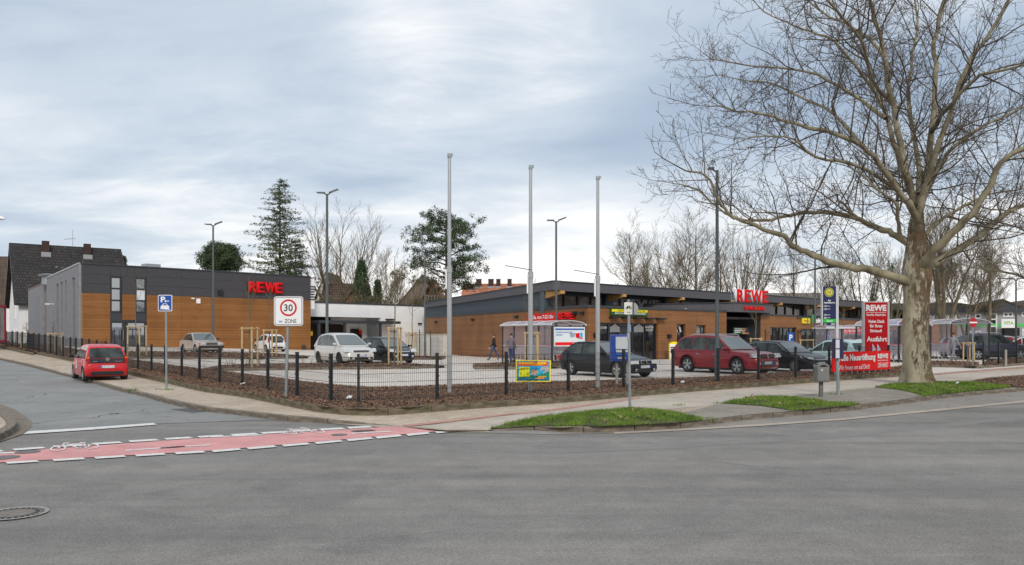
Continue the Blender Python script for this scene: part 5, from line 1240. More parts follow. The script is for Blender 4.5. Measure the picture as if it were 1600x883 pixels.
flagpole(702.2, 614, 243, 'leftmost and tallest of the three bare aluminium flagpoles', arm=False)
flagpole(829, 611.6, 261, 'middle bare aluminium flagpole, standing behind the small poster')
flagpole(934, 606.3, 278, 'rightmost bare aluminium flagpole, left of the blue box')
# ---- car park lamps
def lamp_post(label, u, vb, vt, zf=Zl, heads=((-1, 0.55), (1, 0.5)), r=0.075, yover=None, head_tilt=22, grp='car park lamp posts', base=True, rz=0.0):
    p = gp(u, vb, zf)
    if yover: p = Vector(((u - CU) / F * yover, yover, zf((u - CU) / F * yover, yover)))
    h = CH - (vt - HV) / F * p.y - p.z
    t = thing('lamp_post', label, 'lamp post', p, rz, grp)
    MB().tube([(0, 0, -0.2), (0, 0, 1.1), (0, 0, 1.12), (0, 0, h)], [r * 1.3, r * 1.3, r, r * 0.72], 12).build('pole', M_pole_g, t, smooth=40)
    for sx, ln in heads:
        mb = MB(); mb.tube([(0, 0, h - 0.08), (sx * 0.16, 0, h + 0.03)], 0.028, 8); mb.build('bracket', M_pole_g, t)
        ti = R(head_tilt) if sx > 0 else R(3); a = Vector((sx * 0.11, 0, h + 0.02))
        def P(l, w, k): return (a.x + sx * (l * math.cos(ti)), w, a.z + l * math.sin(ti) + k)
        mb = MB(); W = 0.15; L = ln * (1.0 if sx > 0 else 0.75); vs = [P(0, -W * 0.6, 0), P(L, -W, 0), P(L, W, 0), P(0, W * 0.6, 0), P(0, -W * 0.6, 0.07), P(L, -W, 0.045), P(L, W, 0.045), P(0, W * 0.6, 0.07)]
        f = [(0, 3, 2, 1), (4, 5, 6, 7), (0, 1, 5, 4), (1, 2, 6, 5), (2, 3, 7, 6), (3, 0, 4, 7)]
        o = mb.add(vs, f if sx > 0 else [q[::-1] for q in f]).build('lamp_head', M_pole_g, t)
        mb = MB(); q = [P(L * 0.3, -W * 0.7, -0.006), P(L * 0.93, -W * 0.8, -0.006), P(L * 0.93, W * 0.8, -0.006), P(L * 0.3, W * 0.7, -0.006)]
        mb.poly(q if sx < 0 else q[::-1]).build('lens', mat('lamp_lens', (0.62, 0.62, 0.56), 0.25), o)
    return t
lamp_post('grey two-headed lamp post in front of the left shop wall, right of the parking sign', 333, 552, 352)
lamp_post('tall grey two-headed lamp post rising beside the white family car', 511, 567.5, 303, r=0.085)
lamp_post('grey two-headed lamp post in front of the trolley shelter', 869, 567, 346)
lamp_post('slim grey lamp post before the low utility wall, left of the first flagpole', 664, 557.5, 402, heads=((-1, 0.3), (1, 0.3)), head_tilt=4, r=0.07)
lamp_post('very tall dark lamp post standing in the bed in front of the dark red car', 1120.5, 594.5, 266, zf=Zb, heads=((-1, 0.25),), r=0.066, head_tilt=4)
lamp_post('slim lamp post between entrance letters and bus stop sign, under the big branch', 1273.5, 556, 394, heads=((-1, 0.5), (1, 0.5)), r=0.08)
lamp_post('two-headed lamp post at far right in front of the white practice board', 1587.5, 559, 437, heads=((-1, 1.4), (1, 1.1)), head_tilt=5, r=0.07)
t = thing('street_lamp', 'street lamp head reaching into the picture at the left edge', 'street lamp', gp(-60, 565, G), 0)
p = t.location; zt_ = CH - (342 - HV) / F * p.y; x2 = (5 - CU) / F * p.y - p.x
MB().tube([(0, 0, -0.2), (0, 0, zt_ - p.z - 0.1), (0.3, 0, zt_ - p.z + 0.05), (x2 - 0.35, 0, zt_ - p.z + 0.05)], [0.08, 0.05, 0.04, 0.03], 10).build('pole', M_pole_g, t, smooth=60)
MB().tube([(x2 - 0.55, 0, zt_ - p.z + 0.05), (x2 - 0.2, 0, zt_ - p.z + 0.05), (x2 + 0.08, 0, zt_ - p.z)], [0.05, 0.13, 0.05], 10).build('lamp_head', M_signw, t, smooth=60)

# ---- parking sign (blue)
def rounded(x0, x1, z0, z1, r, n=4):
    pts = []
    for cx, cz, a0 in ((x1 - r, z0 + r, -90), (x1 - r, z1 - r, 0), (x0 + r, z1 - r, 90), (x0 + r, z0 + r, 180)):
        for k in range(n + 1): a = R(a0 + 90 * k / n); pts.append((cx + r * math.cos(a), cz + r * math.sin(a)))
    return pts
M_pblue = mat('parking_blue', (0.006, 0.075, 0.36), 0.35)
M_ink = mat('ink_black', (0.015, 0.015, 0.015), 0.5)
p = gp(259.5, 609, Zp); sc = p.y / F
PK = thing('parking_sign', 'blue square parking sign with arrow and car symbol on a thin pole', 'sign', p)
h = CH - (460 - HV) * sc - p.z
MB().tube([(0.012, 0, -0.2), (0, 0, h)], 0.03, 12).build('pole', M_zinc, PK, smooth=40)
MB().cyl((0, 0, h), 0.034, 0.03, 10).build('pole_cap', M_black, PK)
x0, x1 = -11.5 * sc, 10.5 * sc; z1_, z0q = h - 0.02, CH - (486.5 - HV) * sc - p.z
MB().prism(rounded(x0, x1, z0q, z1_, 0.035), -0.05, -0.035).build('sign_plate', M_signw, PK)
MB().prism(rounded(x0 + 0.018, x1 - 0.018, z0q + 0.018, z1_ - 0.018, 0.03), -0.054, -0.0495).build('blue_field', M_pblue, PK)
w = x1 - x0; H_ = z1_ - z0q
text('letter', 'P', x0 + w * 0.2, x0 + w * 0.52, z0q + H_ * 0.55, z1_ - H_ * 0.1, -0.056, M_signw, PK, bold=0.04)
def P2(x, z): return (x0 + w * x, z0q + H_ * z)
MB().prism([P2(0.80, .60), P2(0.80, .645), P2(0.58, .645), P2(0.58, .71), P2(0.45, .622), P2(0.58, .535), P2(0.58, .60)], -0.058, -0.0545).build('arrow', M_signw, PK)
MB().prism([P2(.14, .13), P2(.86, .09), P2(.86, .13), P2(.78, .15), P2(.80, .19), P2(.80, .33), P2(.70, .35), P2(.63, .47), P2(.36, .47), P2(.28, .35), P2(.20, .33), P2(.20, .19), P2(.22, .16), P2(.14, .16)], -0.058, -0.0545).build('car_symbol', M_signw, PK)
MB().prism([P2(.34, .36), P2(.40, .44), P2(.60, .44), P2(.65, .36)], -0.0595, -0.058).build('car_symbol_window', M_pblue, PK)
# ---- zone 30 sign
p = gp(447.5, 627.5, Zp); sc = p.y / F
ZN = thing('speed_zone_sign', 'white square 30 zone sign with a red ring on a grey pole', 'sign', p)
h = CH - (463 - HV) * sc - p.z; tilt = 0.055
MB().tube([(-0.02, 0, -0.2), (tilt, 0, h - 0.05)], 0.034, 12).build('pole', M_zinc, ZN, smooth=40)
x0, x1 = -20.0 * sc + 0.02, 27.5 * sc; z1_, z0q = h, CH - (509.5 - HV) * sc - p.z; w = x1 - x0; H_ = z1_ - z0q; cx = (x0 + x1) / 2
MB().prism(rounded(x0, x1, z0q, z1_, 0.07), -0.06, -0.038).build('sign_plate', mat('plate_edge', (0.32, 0.32, 0.32), 0.5), ZN)
MB().prism(rounded(x0 + 0.012, x1 - 0.012, z0q + 0.012, z1_ - 0.012, 0.062), -0.064, -0.0595).build('white_field', M_signw, ZN)
MB().prism(rounded(x0 + 0.030, x1 - 0.030, z0q + 0.030, z1_ - 0.030, 0.05), -0.0665, -0.0635).build('black_border', M_ink, ZN)
MB().prism(rounded(x0 + 0.042, x1 - 0.042, z0q + 0.042, z1_ - 0.042, 0.042), -0.0685, -0.066).build('inner_field', M_signw, ZN)
def circ(cx, cz, r, n=40): return [(cx + r * math.cos(2 * math.pi * k / n), cz + r * math.sin(2 * math.pi * k / n)) for k in range(n)]
cz = z0q + H_ * 0.61; rr = w * 0.285
MB().prism(circ(cx, cz, rr), -0.0705, -0.068).build('red_ring', mat('ring_red', (0.60, 0.008, 0.012), 0.4), ZN)
MB().prism(circ(cx, cz, rr * 0.78), -0.0725, -0.070).build('ring_field', M_signw, ZN)
text('number', '30', cx - rr * 0.52, cx + rr * 0.52, cz - rr * 0.42, cz + rr * 0.42, -0.074, M_ink, ZN, bold=0.018)
text('lettering', 'ZONE', cx - w * 0.13, cx + w * 0.27, z0q + H_ * 0.10, z0q + H_ * 0.235, -0.0705, M_ink, ZN, bold=0.01)
MB().box(x0 + w * 0.17, x0 + w * 0.30, -0.0705, -0.069, z0q + H_ * 0.12, z0q + H_ * 0.18).build('sticker', mat('sticker_blue', (0.3, 0.4, 0.6), 0.5), ZN)
mb = MB()
for z in (z0q + H_ * 0.25, z0q + H_ * 0.75): mb.box(-0.05 + tilt, 0.06 + tilt, -0.05, 0.05, z - 0.02, z + 0.02)
mb.build('clamp', M_zinc, ZN, kind='stuff')
# ---- bicycle sign on a thin pole at the grass mound
p = gp(984.5, 640, Zp); sc = p.y / F
BS = thing('cycle_route_sign', 'small white bicycle sign on a thin grey pole standing at the near grass mound', 'sign', p)
h = CH - (468 - HV) * sc - p.z
MB().tube([(0, 0, -0.2), (-0.02, 0, h * 0.55), (-0.03, 0, h)], 0.030, 12).build('pole', M_zinc, BS, smooth=40)
x0, x1 = -9.6 * sc, 3.6 * sc; z1_, z0q = CH - (472.5 - HV) * sc - p.z, CH - (491.5 - HV) * sc - p.z; w = x1 - x0; H_ = z1_ - z0q
MB().prism(rounded(x0, x1, z0q, z1_, 0.02), -0.055, -0.04).build('sign_plate', mat('plate_cream', (0.74, 0.73, 0.66), 0.5), BS)
mb = MB()
def ring2(mb, cx, cz, r, t, y, n=18):
    for k in range(n):
        a, b = 2 * math.pi * k / n, 2 * math.pi * (k + 1) / n
        mb.poly([(cx + r * math.cos(a), y, cz + r * math.sin(a)), (cx + r * math.cos(b), y, cz + r * math.sin(b)), (cx + (r - t) * math.cos(b), y, cz + (r - t) * math.sin(b)), (cx + (r - t) * math.cos(a), y, cz + (r - t) * math.sin(a))][::-1])
def bar2(mb, xa, za, xb, zb, t, y):
    d = Vector((xb - xa, zb - za)).normalized(); n = Vector((-d.y, d.x)) * t
    mb.poly([(xa - n.x, y, za - n.y), (xb - n.x, y, zb - n.y), (xb + n.x, y, zb + n.y), (xa + n.x, y, za + n.y)])
cw = w * 0.16; zc = z0q + H_ * 0.52; xa, xb = x0 + w * 0.29, x0 + w * 0.71
ring2(mb, xa, zc, cw, 0.012, -0.057); ring2(mb, xb, zc, cw, 0.012, -0.057)
k = w * 0.13
for q in ((xa, zc, xa + k * 0.8, zc + k * 1.4), (xa + k * 0.8, zc + k * 1.4, xb - k * 0.6, zc + k * 1.4), (xb - k * 0.6, zc + k * 1.4, xa + k * 1.5, zc), (xa + k * 1.5, zc, xa, zc), (xb - k * 0.8, zc + k * 2.0, xb, zc), (xa + k * 1.5, zc, xa + k * 0.6, zc + k * 1.8), (xa + k * 0.2, zc + k * 1.9, xa + k * 1.0, zc + k * 1.9), (xb - k * 1.3, zc + k * 2.1, xb - k * 0.6, zc + k * 2.0)): bar2(mb, *q, 0.006, -0.057)
mb.build('bicycle_symbol', M_ink, BS)
text('lettering', 'frei', x0 + w * 0.32, x0 + w * 0.68, z0q + H_ * 0.12, z0q + H_ * 0.25, -0.057, M_ink, BS)
MB().prism(circ(3.2 * sc, CH - (482 - HV) * sc - p.z, 0.135, 24), -0.01, 0.005).build('round_sign_back', M_signb, BS)
MB().box(3.5 * sc, 4.4 * sc, -0.13, 0.13, CH - (491 - HV) * sc - p.z, CH - (469 - HV) * sc - p.z).build('edge_on_sign', M_frame, BS)
MB().box(-4.5 * sc, 1.0 * sc, -0.045, -0.033, CH - (519 - HV) * sc - p.z, CH - (508 - HV) * sc - p.z).build('sticker', mat('sticker_slate', (0.06, 0.13, 0.20), 0.6, vs=60, col2=(0.35, 0.42, 0.48)), BS)
MB().box(-4.6 * sc, -2.0 * sc, -0.05, 0.03, CH - (531 - HV) * sc - p.z, CH - (520 - HV) * sc - p.z).build('bracket', M_signb, BS)
# ---- blue machine on posts
p = gp(963, 600.5, Zb); sc = p.y / F
MX = thing('vending_box', 'dark blue wall-type vending box on two grey posts behind the fence', 'vending machine', p)
x0, x1 = -9.5 * sc, 18.5 * sc; xm = -2.6 * sc; z0q, z1_ = CH - (564 - HV) * sc - p.z, CH - (523 - HV) * sc - p.z
M_vb = mat('vending_blue', (0.008, 0.05, 0.30), 0.35, var=0.1, vs=5); w = x1 - x0; H_ = z1_ - z0q
MB().box(x0, x1, -0.16, 0.14, z0q, z1_).build('cabinet', M_vb, MX, bevel=0.012)
MB().box(x0 + w * 0.26, x1 - w * 0.04, -0.19, -0.16, z0q + H_ * 0.46, z1_ - H_ * 0.08).build('display_panel', mat('panel_grey', (0.42, 0.46, 0.50), 0.3, vs=2, col2=(0.55, 0.58, 0.6)), MX)
MB().box(x0 + w * 0.28, x1 - w * 0.04, -0.185, -0.16, z0q + H_ * 0.33, z0q + H_ * 0.43).build('selection_strip', mat('strip_cream', (0.62, 0.60, 0.52), 0.4, vs=50, col2=(0.25, 0.25, 0.22)), MX)
MB().box(x0 + w * 0.28, x1 - w * 0.04, -0.20, -0.16, z0q + H_ * 0.24, z0q + H_ * 0.28).build('tray', mat('tray_blue', (0.03, 0.15, 0.5), 0.4), MX)
MB().box(x0 + w * 0.36, x1 - w * 0.18, -0.18, -0.16, z0q + H_ * 0.08, z0q + H_ * 0.16).build('coin_slot', M_steel, MX)
for xx in (0.02, 0.34): MB().box(xx - 0.035, xx + 0.035, 0.0, 0.07, -0.25, z0q).build('leg', mat('concrete_post', (0.30, 0.27, 0.24), 0.8), MX)
# ---- poster on the fence
y_ = gp(832, 614, Zb).y - 0.06; sc = y_ / F; xa = (806 - CU) * sc; xb = (861 - CU) * sc; za = CH - (596.6 - HV) * sc; zb_ = CH - (562.5 - HV) * sc
PO = thing('event_poster', 'bright blue and yellow event poster hung on the mesh fence below the middle flagpole', 'poster', (xa, y_, za), 0)
PO.rotation_euler = (0, 0, 0.0)
w = xb - xa; H_ = zb_ - za
def pq(x, z): return (w * x, H_ * z)
M_py = mat('poster_yellow', (0.88, 0.72, 0.01), 0.5); M_pc = mat('poster_cyan', (0.0, 0.30, 0.62), 0.5, vs=3, col2=(0.0, 0.45, 0.75)); M_po = mat('poster_orange', (0.78, 0.08, 0.01), 0.5)
M_pg = mat('poster_green', (0.005, 0.16, 0.10), 0.5, vs=9, col2=(0.01, 0.30, 0.16)); M_pn = mat('poster_navy', (0.005, 0.03, 0.12), 0.5, vs=14, col2=(0.02, 0.25, 0.35))
MB().prism([pq(0, 0), pq(.985, 0), pq(1, .98), pq(0, 1)], 0, 0.012).build('board', M_py, PO)
MB().prism([pq(.03, .05), pq(.955, .05), pq(.965, .94), pq(.03, .95)], -0.003, -0.0005).build('picture_field', M_pc, PO)
MB().prism([pq(.03, .05), pq(.955, .05), pq(.955, .15), pq(.7, .18), pq(.5, .12), pq(.25, .17), pq(.03, .13)], -0.006, -0.0035).build('dark_strip', M_pn, PO)
MB().prism([pq(.03, .14), pq(.25, .18), pq(.5, .13), pq(.7, .19), pq(.95, .16), pq(.955, .5), pq(.88, .42), pq(.74, .40), pq(.66, .34), pq(.56, .22), pq(.45, .33), pq(.38, .3), pq(.1, .22)], -0.0055, -0.0033).build('leaf_band', M_pg, PO)
MB().prism(rounded(w * .06, w * .92, H_ * .73, H_ * .92, 0.03), -0.006, -0.0035).build('title_band', M_po, PO)
text('lettering', 'DINOSAURIER', w * .09, w * .88, H_ * .815, H_ * .895, -0.0075, M_py, PO, bold=0.05)
text('lettering', 'IM GARTEN DER URZEIT', w * .38, w * .77, H_ * .755, H_ * .79, -0.0075, M_py, PO)
MB().prism([pq(.09, .22), pq(.39, .24), pq(.39, .68), pq(.09, .68)], -0.008, -0.0058).build('date_field', mat('poster_lemon', (0.85, 0.85, 0.01), 0.5), PO)
text('lettering', 'HANNOVER', w * .105, w * .37, H_ * .575, H_ * .63, -0.0095, M_ink, PO)
for a, b, c, d, s in ((.11, .16, .30, .42, '27'), (.32, .37, .30, .42, '12')): text('lettering', s, w * a, w * b, H_ * c, H_ * d, -0.0095, M_ink, PO)
MB().prism([pq(.40, .30), pq(.44, .42), pq(.42, .50), pq(.47, .48), pq(.47, .57), pq(.51, .52), pq(.55, .60), pq(.56, .52), pq(.62, .55), pq(.60, .46), pq(.66, .47), pq(.60, .38), pq(.54, .28), pq(.50, .36), pq(.45, .32)], -0.008, -0.0058).build('reptile_picture', mat('poster_tan', (0.55, 0.25, 0.12), 0.5, vs=16, col2=(0.75, 0.5, 0.35)), PO)
MB().prism([pq(.69, .52), pq(.72, .64), pq(.80, .71), pq(.90, .70), pq(.955, .62), pq(.955, .48), pq(.88, .46), pq(.82, .42), pq(.77, .33), pq(.79, .44), pq(.86, .54), pq(.80, .56), pq(.72, .50)], -0.008, -0.0058).build('reptile_head_picture', mat('poster_grey', (0.25, 0.18, 0.15), 0.5, vs=10, col2=(0.62, 0.56, 0.5)), PO)
for a, b, z in ((.63, .86, .21), (.54, .80, .14)): MB().box(w * a, w * b, -0.008, -0.0062, H_ * z, H_ * (z + .05)).build('orange_strip', mat('poster_amber', (0.80, 0.33, 0.01), 0.5), PO)
# ---- litter bin
p = gp(1283, 620.8, Zp); sc = p.y / F
LB_ = thing('litter_bin', 'grey hooded litter bin on a square post in front of the fence', 'litter bin', p)
M_bin = mat('bin_grey', (0.17, 0.17, 0.16), 0.45, var=0.12, vs=6)
z0q, z1_ = CH - (596.5 - HV) * sc - p.z, CH - (567.2 - HV) * sc - p.z; ww = 9.6 * sc; hh = z1_ - z0q
MB().box(-0.045 + 0.0, 0.045, -0.03, 0.05, -0.2, z0q + 0.02).build('post', mat('post_grey', (0.12, 0.12, 0.11), 0.6, var=0.3, vs=20), LB_)
mb = MB(); prof = rounded(-ww, ww, z0q + 0.012, z1_ - hh * 0.17, 0.03)
mb.prism([(-ww, z0q), (ww, z0q), (ww * 0.97, z1_ - hh * 0.22), (-ww * 0.97, z1_ - hh * 0.22)], -0.17, 0.12); mb.build('bin_body', M_bin, LB_, bevel=0.025)
arc_ = [(ww * 0.99 * math.cos(R(a)), z1_ - hh * 0.24 + hh * 0.24 * math.sin(R(a))) for a in range(0, 181, 15)]
hood = MB(); inner = [(ww * 0.62 * math.cos(R(a)), z1_ - hh * 0.20 + hh * 0.10 * math.sin(R(a))) for a in range(0, 181, 15)]
for i in range(len(arc_) - 1):
    a, b, c, d = arc_[i], arc_[i + 1], inner[i + 1], inner[i]
    hood.add([(a[0], -0.17, a[1]), (b[0], -0.17, b[1]), (c[0], -0.17, c[1]), (d[0], -0.17, d[1]), (a[0], 0.12, a[1]), (b[0], 0.12, b[1]), (c[0], 0.12, c[1]), (d[0], 0.12, d[1])], [(0, 1, 2, 3), (7, 6, 5, 4), (4, 5, 1, 0), (3, 2, 6, 7)])
hood.box(-ww * 0.97, ww * 0.97, -0.168, 0.118, z1_ - hh * 0.25, z1_ - hh * 0.195); hood.build('hood', M_bin, LB_)
MB().box(-ww * 0.8, ww * 0.8, -0.09, 0.08, z1_ - hh * 0.195, z1_ - hh * 0.05).build('opening', M_void, LB_)
MB().box(-ww * 1.03, ww * 1.03, -0.18, 0.13, z0q + hh * 0.06, z0q + hh * 0.09).build('band', M_bin, LB_)
MB().prism(circ(-ww * 0.28, z1_ - hh * 0.36, ww * 0.2, 14), -0.175, -0.171).build('sticker', mat('sticker_pale', (0.45, 0.45, 0.44), 0.6), LB_)
# ---- bus stop pole with H flag and timetable
p = gp(1310, 617.2, Zp); sc = p.y / F
BSX = thing('bus_stop_sign', 'bus stop post with dark blue route flag, yellow-green round emblem and timetable case', 'bus stop', p)
zz = lambda v: CH - (v - HV) * sc - p.z; xx = lambda u: (u - 1310) * sc
MB().tube([(0, 0, -0.2), (-0.03, 0, zz(545))], 0.045, 12).build('pole', M_zinc, BSX, smooth=40)
MB().box(xx(1305.2), xx(1309.2), -0.05, 0.05, zz(545), zz(446.3)).build('flag_post', mat('silver_paint', (0.55, 0.56, 0.56), 0.4), BSX)
MB().box(xx(1284.6), xx(1305.2), -0.04, 0.03, zz(508.5), zz(447.8)).build('flag_board', mat('flag_navy', (0.006, 0.010, 0.075), 0.4), BSX)
MB().box(xx(1283.0), xx(1284.6), -0.05, 0.04, zz(508.8), zz(447.5)).build('flag_edge', MATS['silver_paint'], BSX)
for r_, m_, d_ in ((6.6, mat('h_yellow', (0.80, 0.50, 0.01), 0.4), 0.045), (6.1, mat('h_green', (0.0, 0.27, 0.13), 0.4), 0.048), (4.7, MATS['h_yellow'], 0.051)):
    MB().prism(circ(xx(1294.6), zz(457), r_ * sc * 1.1, 28), -d_, -d_ + 0.004).build('emblem', m_, BSX)
text('emblem_letter', 'H', xx(1292.4), xx(1296.8), zz(460.2), zz(453.8), -0.053, MATS['h_green'], BSX, bold=0.0)
for s, u0, u1, v0, v1 in (('Am', 1292.5, 1297, 468, 471), ('Asphaltberge', 1286.2, 1303.5, 471.6, 475.2), ('170', 1286.4, 1290.8, 477.2, 479.8), ('123', 1286.4, 1290.8, 481.8, 484.4), ('574', 1286.4, 1290.8, 491, 493.6), ('581', 1286.4, 1290.8, 495.4, 498), ('Zone A', 1290.5, 1300, 499.9, 503), ('üstra', 1297.5, 1303.5, 504.6, 507.4), ('GVH', 1286.8, 1290.6, 505.6, 507.4)):
    if s == 'Zone A': MB().box(xx(1285.4), xx(1305.0), -0.044, -0.0405, zz(503.9), zz(498.7)).build('zone_strip', mat('zone_green', (0.01, 0.50, 0.03), 0.45), BSX)
    text('lettering', s, xx(u0), xx(u1), zz(v1), zz(v0), -0.0455, M_signw, BSX, bold=0.02)
for v in (478.5, 483, 492.3, 496.7): MB().box(xx(1291.7), xx(1296.2), -0.044, -0.041, zz(v + .5), zz(v - .6)).build('text_line', MATS['sticker_pale'], BSX)
MB().box(xx(1302.2), xx(1315.3), -0.12, 0.10, zz(560.5), zz(529.2)).build('timetable_case', mat('case_navy', (0.016, 0.016, 0.06), 0.4), BSX, bevel=0.01)
for v0, v1 in ((530.6, 544.2), (546, 559.6)): MB().box(xx(1302.9), xx(1308.9), -0.126, -0.1205, zz(v1), zz(v0)).build('timetable', mat('paper', (0.66, 0.67, 0.72), 0.5, vs=40, col2=(0.50, 0.52, 0.58)), BSX)
# ---- exit pylon
p = gp(1371, 578.5, Zb); sc = p.y / F
EX = thing('exit_sign', 'tall red exit sign with white lettering between the bus stop and the big tree', 'sign', p)
zz = lambda v: CH - (v - HV) * sc - p.z; xx = lambda u: (u - 1371) * sc
MB().box(xx(1348.3), xx(1388.5), -0.08, 0.12, zz(562), zz(471.2)).build('frame', MATS['silver_paint'], EX)
MB().box(xx(1350), xx(1385.2), -0.10, -0.081, zz(562), zz(472.8)).build('red_face', mat('pylon_red', (0.52, 0.005, 0.012), 0.55, var=0.05, vs=3, spec=0.2), EX)
for u in (1353, 1383): MB().box(xx(u) - 0.05, xx(u) + 0.05, -0.05, 0.05, -0.2, zz(562)).build('leg', M_steel, EX)
for s, u0, u1, v0, v1, bo_ in (('REWE', 1351.3, 1383.3, 476.5, 486.2, 0.05), ('Familie Diedrichs', 1352.3, 1382.2, 490, 493.8, 0.02), ('Vielen Dank', 1354.5, 1380.5, 499.8, 504.7, 0.03), ('für Ihren', 1357.5, 1376.8, 506.9, 511.8, 0.03), ('Einkauf!', 1358, 1376.2, 514.6, 519.2, 0.03), ('Ausfahrt', 1352.8, 1384.2, 525.8, 533.6, 0.03)):
    text('lettering', s, xx(u0), xx(u1), zz(v1), zz(v0), -0.104, M_signw, EX, bold=bo_)
MB().box(xx(1352), xx(1383), -0.105, -0.101, zz(488.6), zz(488.0)).build('white_line', M_signw, EX)
for u in (1361.5, 1369): MB().prism([(xx(u), zz(549)), (xx(u + 5.8), zz(546.5)), (xx(u), zz(537))], -0.106, -0.101).build('arrow', mat('arrow_lilac', (0.60, 0.60, 0.74), 0.5), EX)
# ---- large banner on the fence
a = RP_[9].copy(); b = RP_[11].copy(); dd = (b - a).normalized(); off = Vector((dd.y, -dd.x, 0)) * 0.11; a += off; b += off
ang = math.atan2(b.y - a.y, b.x - a.x); FN = Fac((a.x, a.y), (b.x - a.x, b.y - a.y))
BN = fthing(FN, 'opening_banner', 'wide red banner with white opening lettering tied to the fence near the big tree', 'banner')
L_ = FN.s(1390.5); x0b = FN.s(1300.5); zt0, zt1 = FN.z(1303, 550.2), FN.z(1388, 548.2); zb0, zb1 = FN.z(1303, 581.2), FN.z(1388, 577.0)
mb = MB(); n = 14
for k in range(n):
    t0, t1 = k / n, (k + 1) / n
    f0, f1 = 0.02 * math.sin(k * 1.7), 0.02 * math.sin((k + 1) * 1.7)
    T = lambda t: zt0 + (zt1 - zt0) * t; B_ = lambda t: zb0 + (zb1 - zb0) * t
    x0, x1 = x0b + (L_ - x0b) * t0, x0b + (L_ - x0b) * t1
    mb.add([(x0, f0, B_(t0)), (x1, f1, B_(t1)), (x1, f1, T(t1)), (x0, f0, T(t0))], [(0, 1, 2, 3)])
for k in range(n): pass
mb.build('banner_cloth', M_banner, BN)
MB().add([(x0b, 0.03, zb0), (L_, 0.03, zb1), (L_, 0.03, zt1), (x0b, 0.03, zt0)], [(3, 2, 1, 0)]).build('banner_back', M_banner, BN)
zA = lambda u, v: FN.z(u, v); X = lambda u: FN.s(u)
text('lettering', 'Große Neueröffnung', X(1304), X(1366.5), zA(1335, 566.6), zA(1335, 553.2), -0.035, M_signw, BN, bold=0.035)
text('lettering', 'Wir freuen uns auf Dich!', X(1309), X(1357.5), zA(1333, 577.2), zA(1333, 570), -0.035, M_signw, BN, bold=0.01)
text('lettering', 'REWE', X(1370), X(1386.3), zA(1378, 560), zA(1378, 552.6), -0.035, M_signw, BN, bold=0.05)
text('lettering', 'FAMILIE DIEDRICHS', X(1370), X(1386.3), zA(1378, 564), zA(1378, 562.2), -0.035, M_signw, BN)
text('lettering', 'DEIN MARKT', X(1370.5), X(1386.5), zA(1378, 574), zA(1378, 566.6), -0.035, M_signw, BN, bold=0.01)
for u in range(1306, 1392, 9):
    x = X(u); z = BN.location.z; MB().box(x - 0.012, x + 0.012, 0.03, 0.05, Zb(a.x, a.y) - 0.1, zA(u, 575)).build('support_rod', mat('rod_mint', (0.35, 0.48, 0.42), 0.5), BN)
# ---- no-entry signs
def noentry(u, vb, vc, r, label, zf=Zi, ax=1.0):
    p = gp(u, vb, zf); sc = p.y / F; t = thing('no_entry_sign', label, 'sign', p, 0, 'no entry signs at the exit'); z = CH - (vc - HV) * sc - p.z
    MB().tube([(0, 0, -0.2), (0, 0, z + r * sc * 1.35)], 0.032, 10).build('pole', M_zinc, t, smooth=40)
    d = MB().prism(circ(0, z, r * sc, 32), -0.06, -0.045).build('sign_disc', mat('noentry_red', (0.42, 0.006, 0.02), 0.4), t)
    MB().box(-r * sc * 0.76, r * sc * 0.76, -0.066, -0.0605, z - r * sc * 0.14, z + r * sc * 0.14).build('white_bar', M_signw, t)
    d.scale = (ax, 1, 1)
noentry(1415.5, 572, 504.2, 7.9, 'no entry sign half hidden by the left side of the big tree trunk', Zp)
noentry(1519.8, 571, 504.0, 7.7, 'no entry sign on a thin pole left of the dark blue car', Zi, 0.72)
o = MB().box(-0.05, 0.05, -0.03, 0.03, -0.1, 0.75).build('marker_post', MATS['concrete_post'], None, gp(1571.5, 570, Zi)); tag(o, 'short grey marker post between the black fence posts before the dark blue car', 'post')
# blue parking sign plates in the yard
for u, v, l in ((1235.5, 560, 'small blue parking plate on a low post left of the pale blue car'), (1294, 560, 'small blue parking plate behind the roof of the pale blue car')):
    p = gp(u, v, Zl); t = thing('parking_plate', l, 'sign', p); sc = p.y / F
    MB().box(-0.03, 0.03, 0, 0.04, 0, 1.7).build('pole', M_zinc, t); MB().box(-0.22, 0.22, -0.02, 0, 1.05, 1.75).build('plate', M_pblue, t); text('letter', 'P', -0.1, 0.12, 1.2, 1.6, -0.025, M_signw, t)

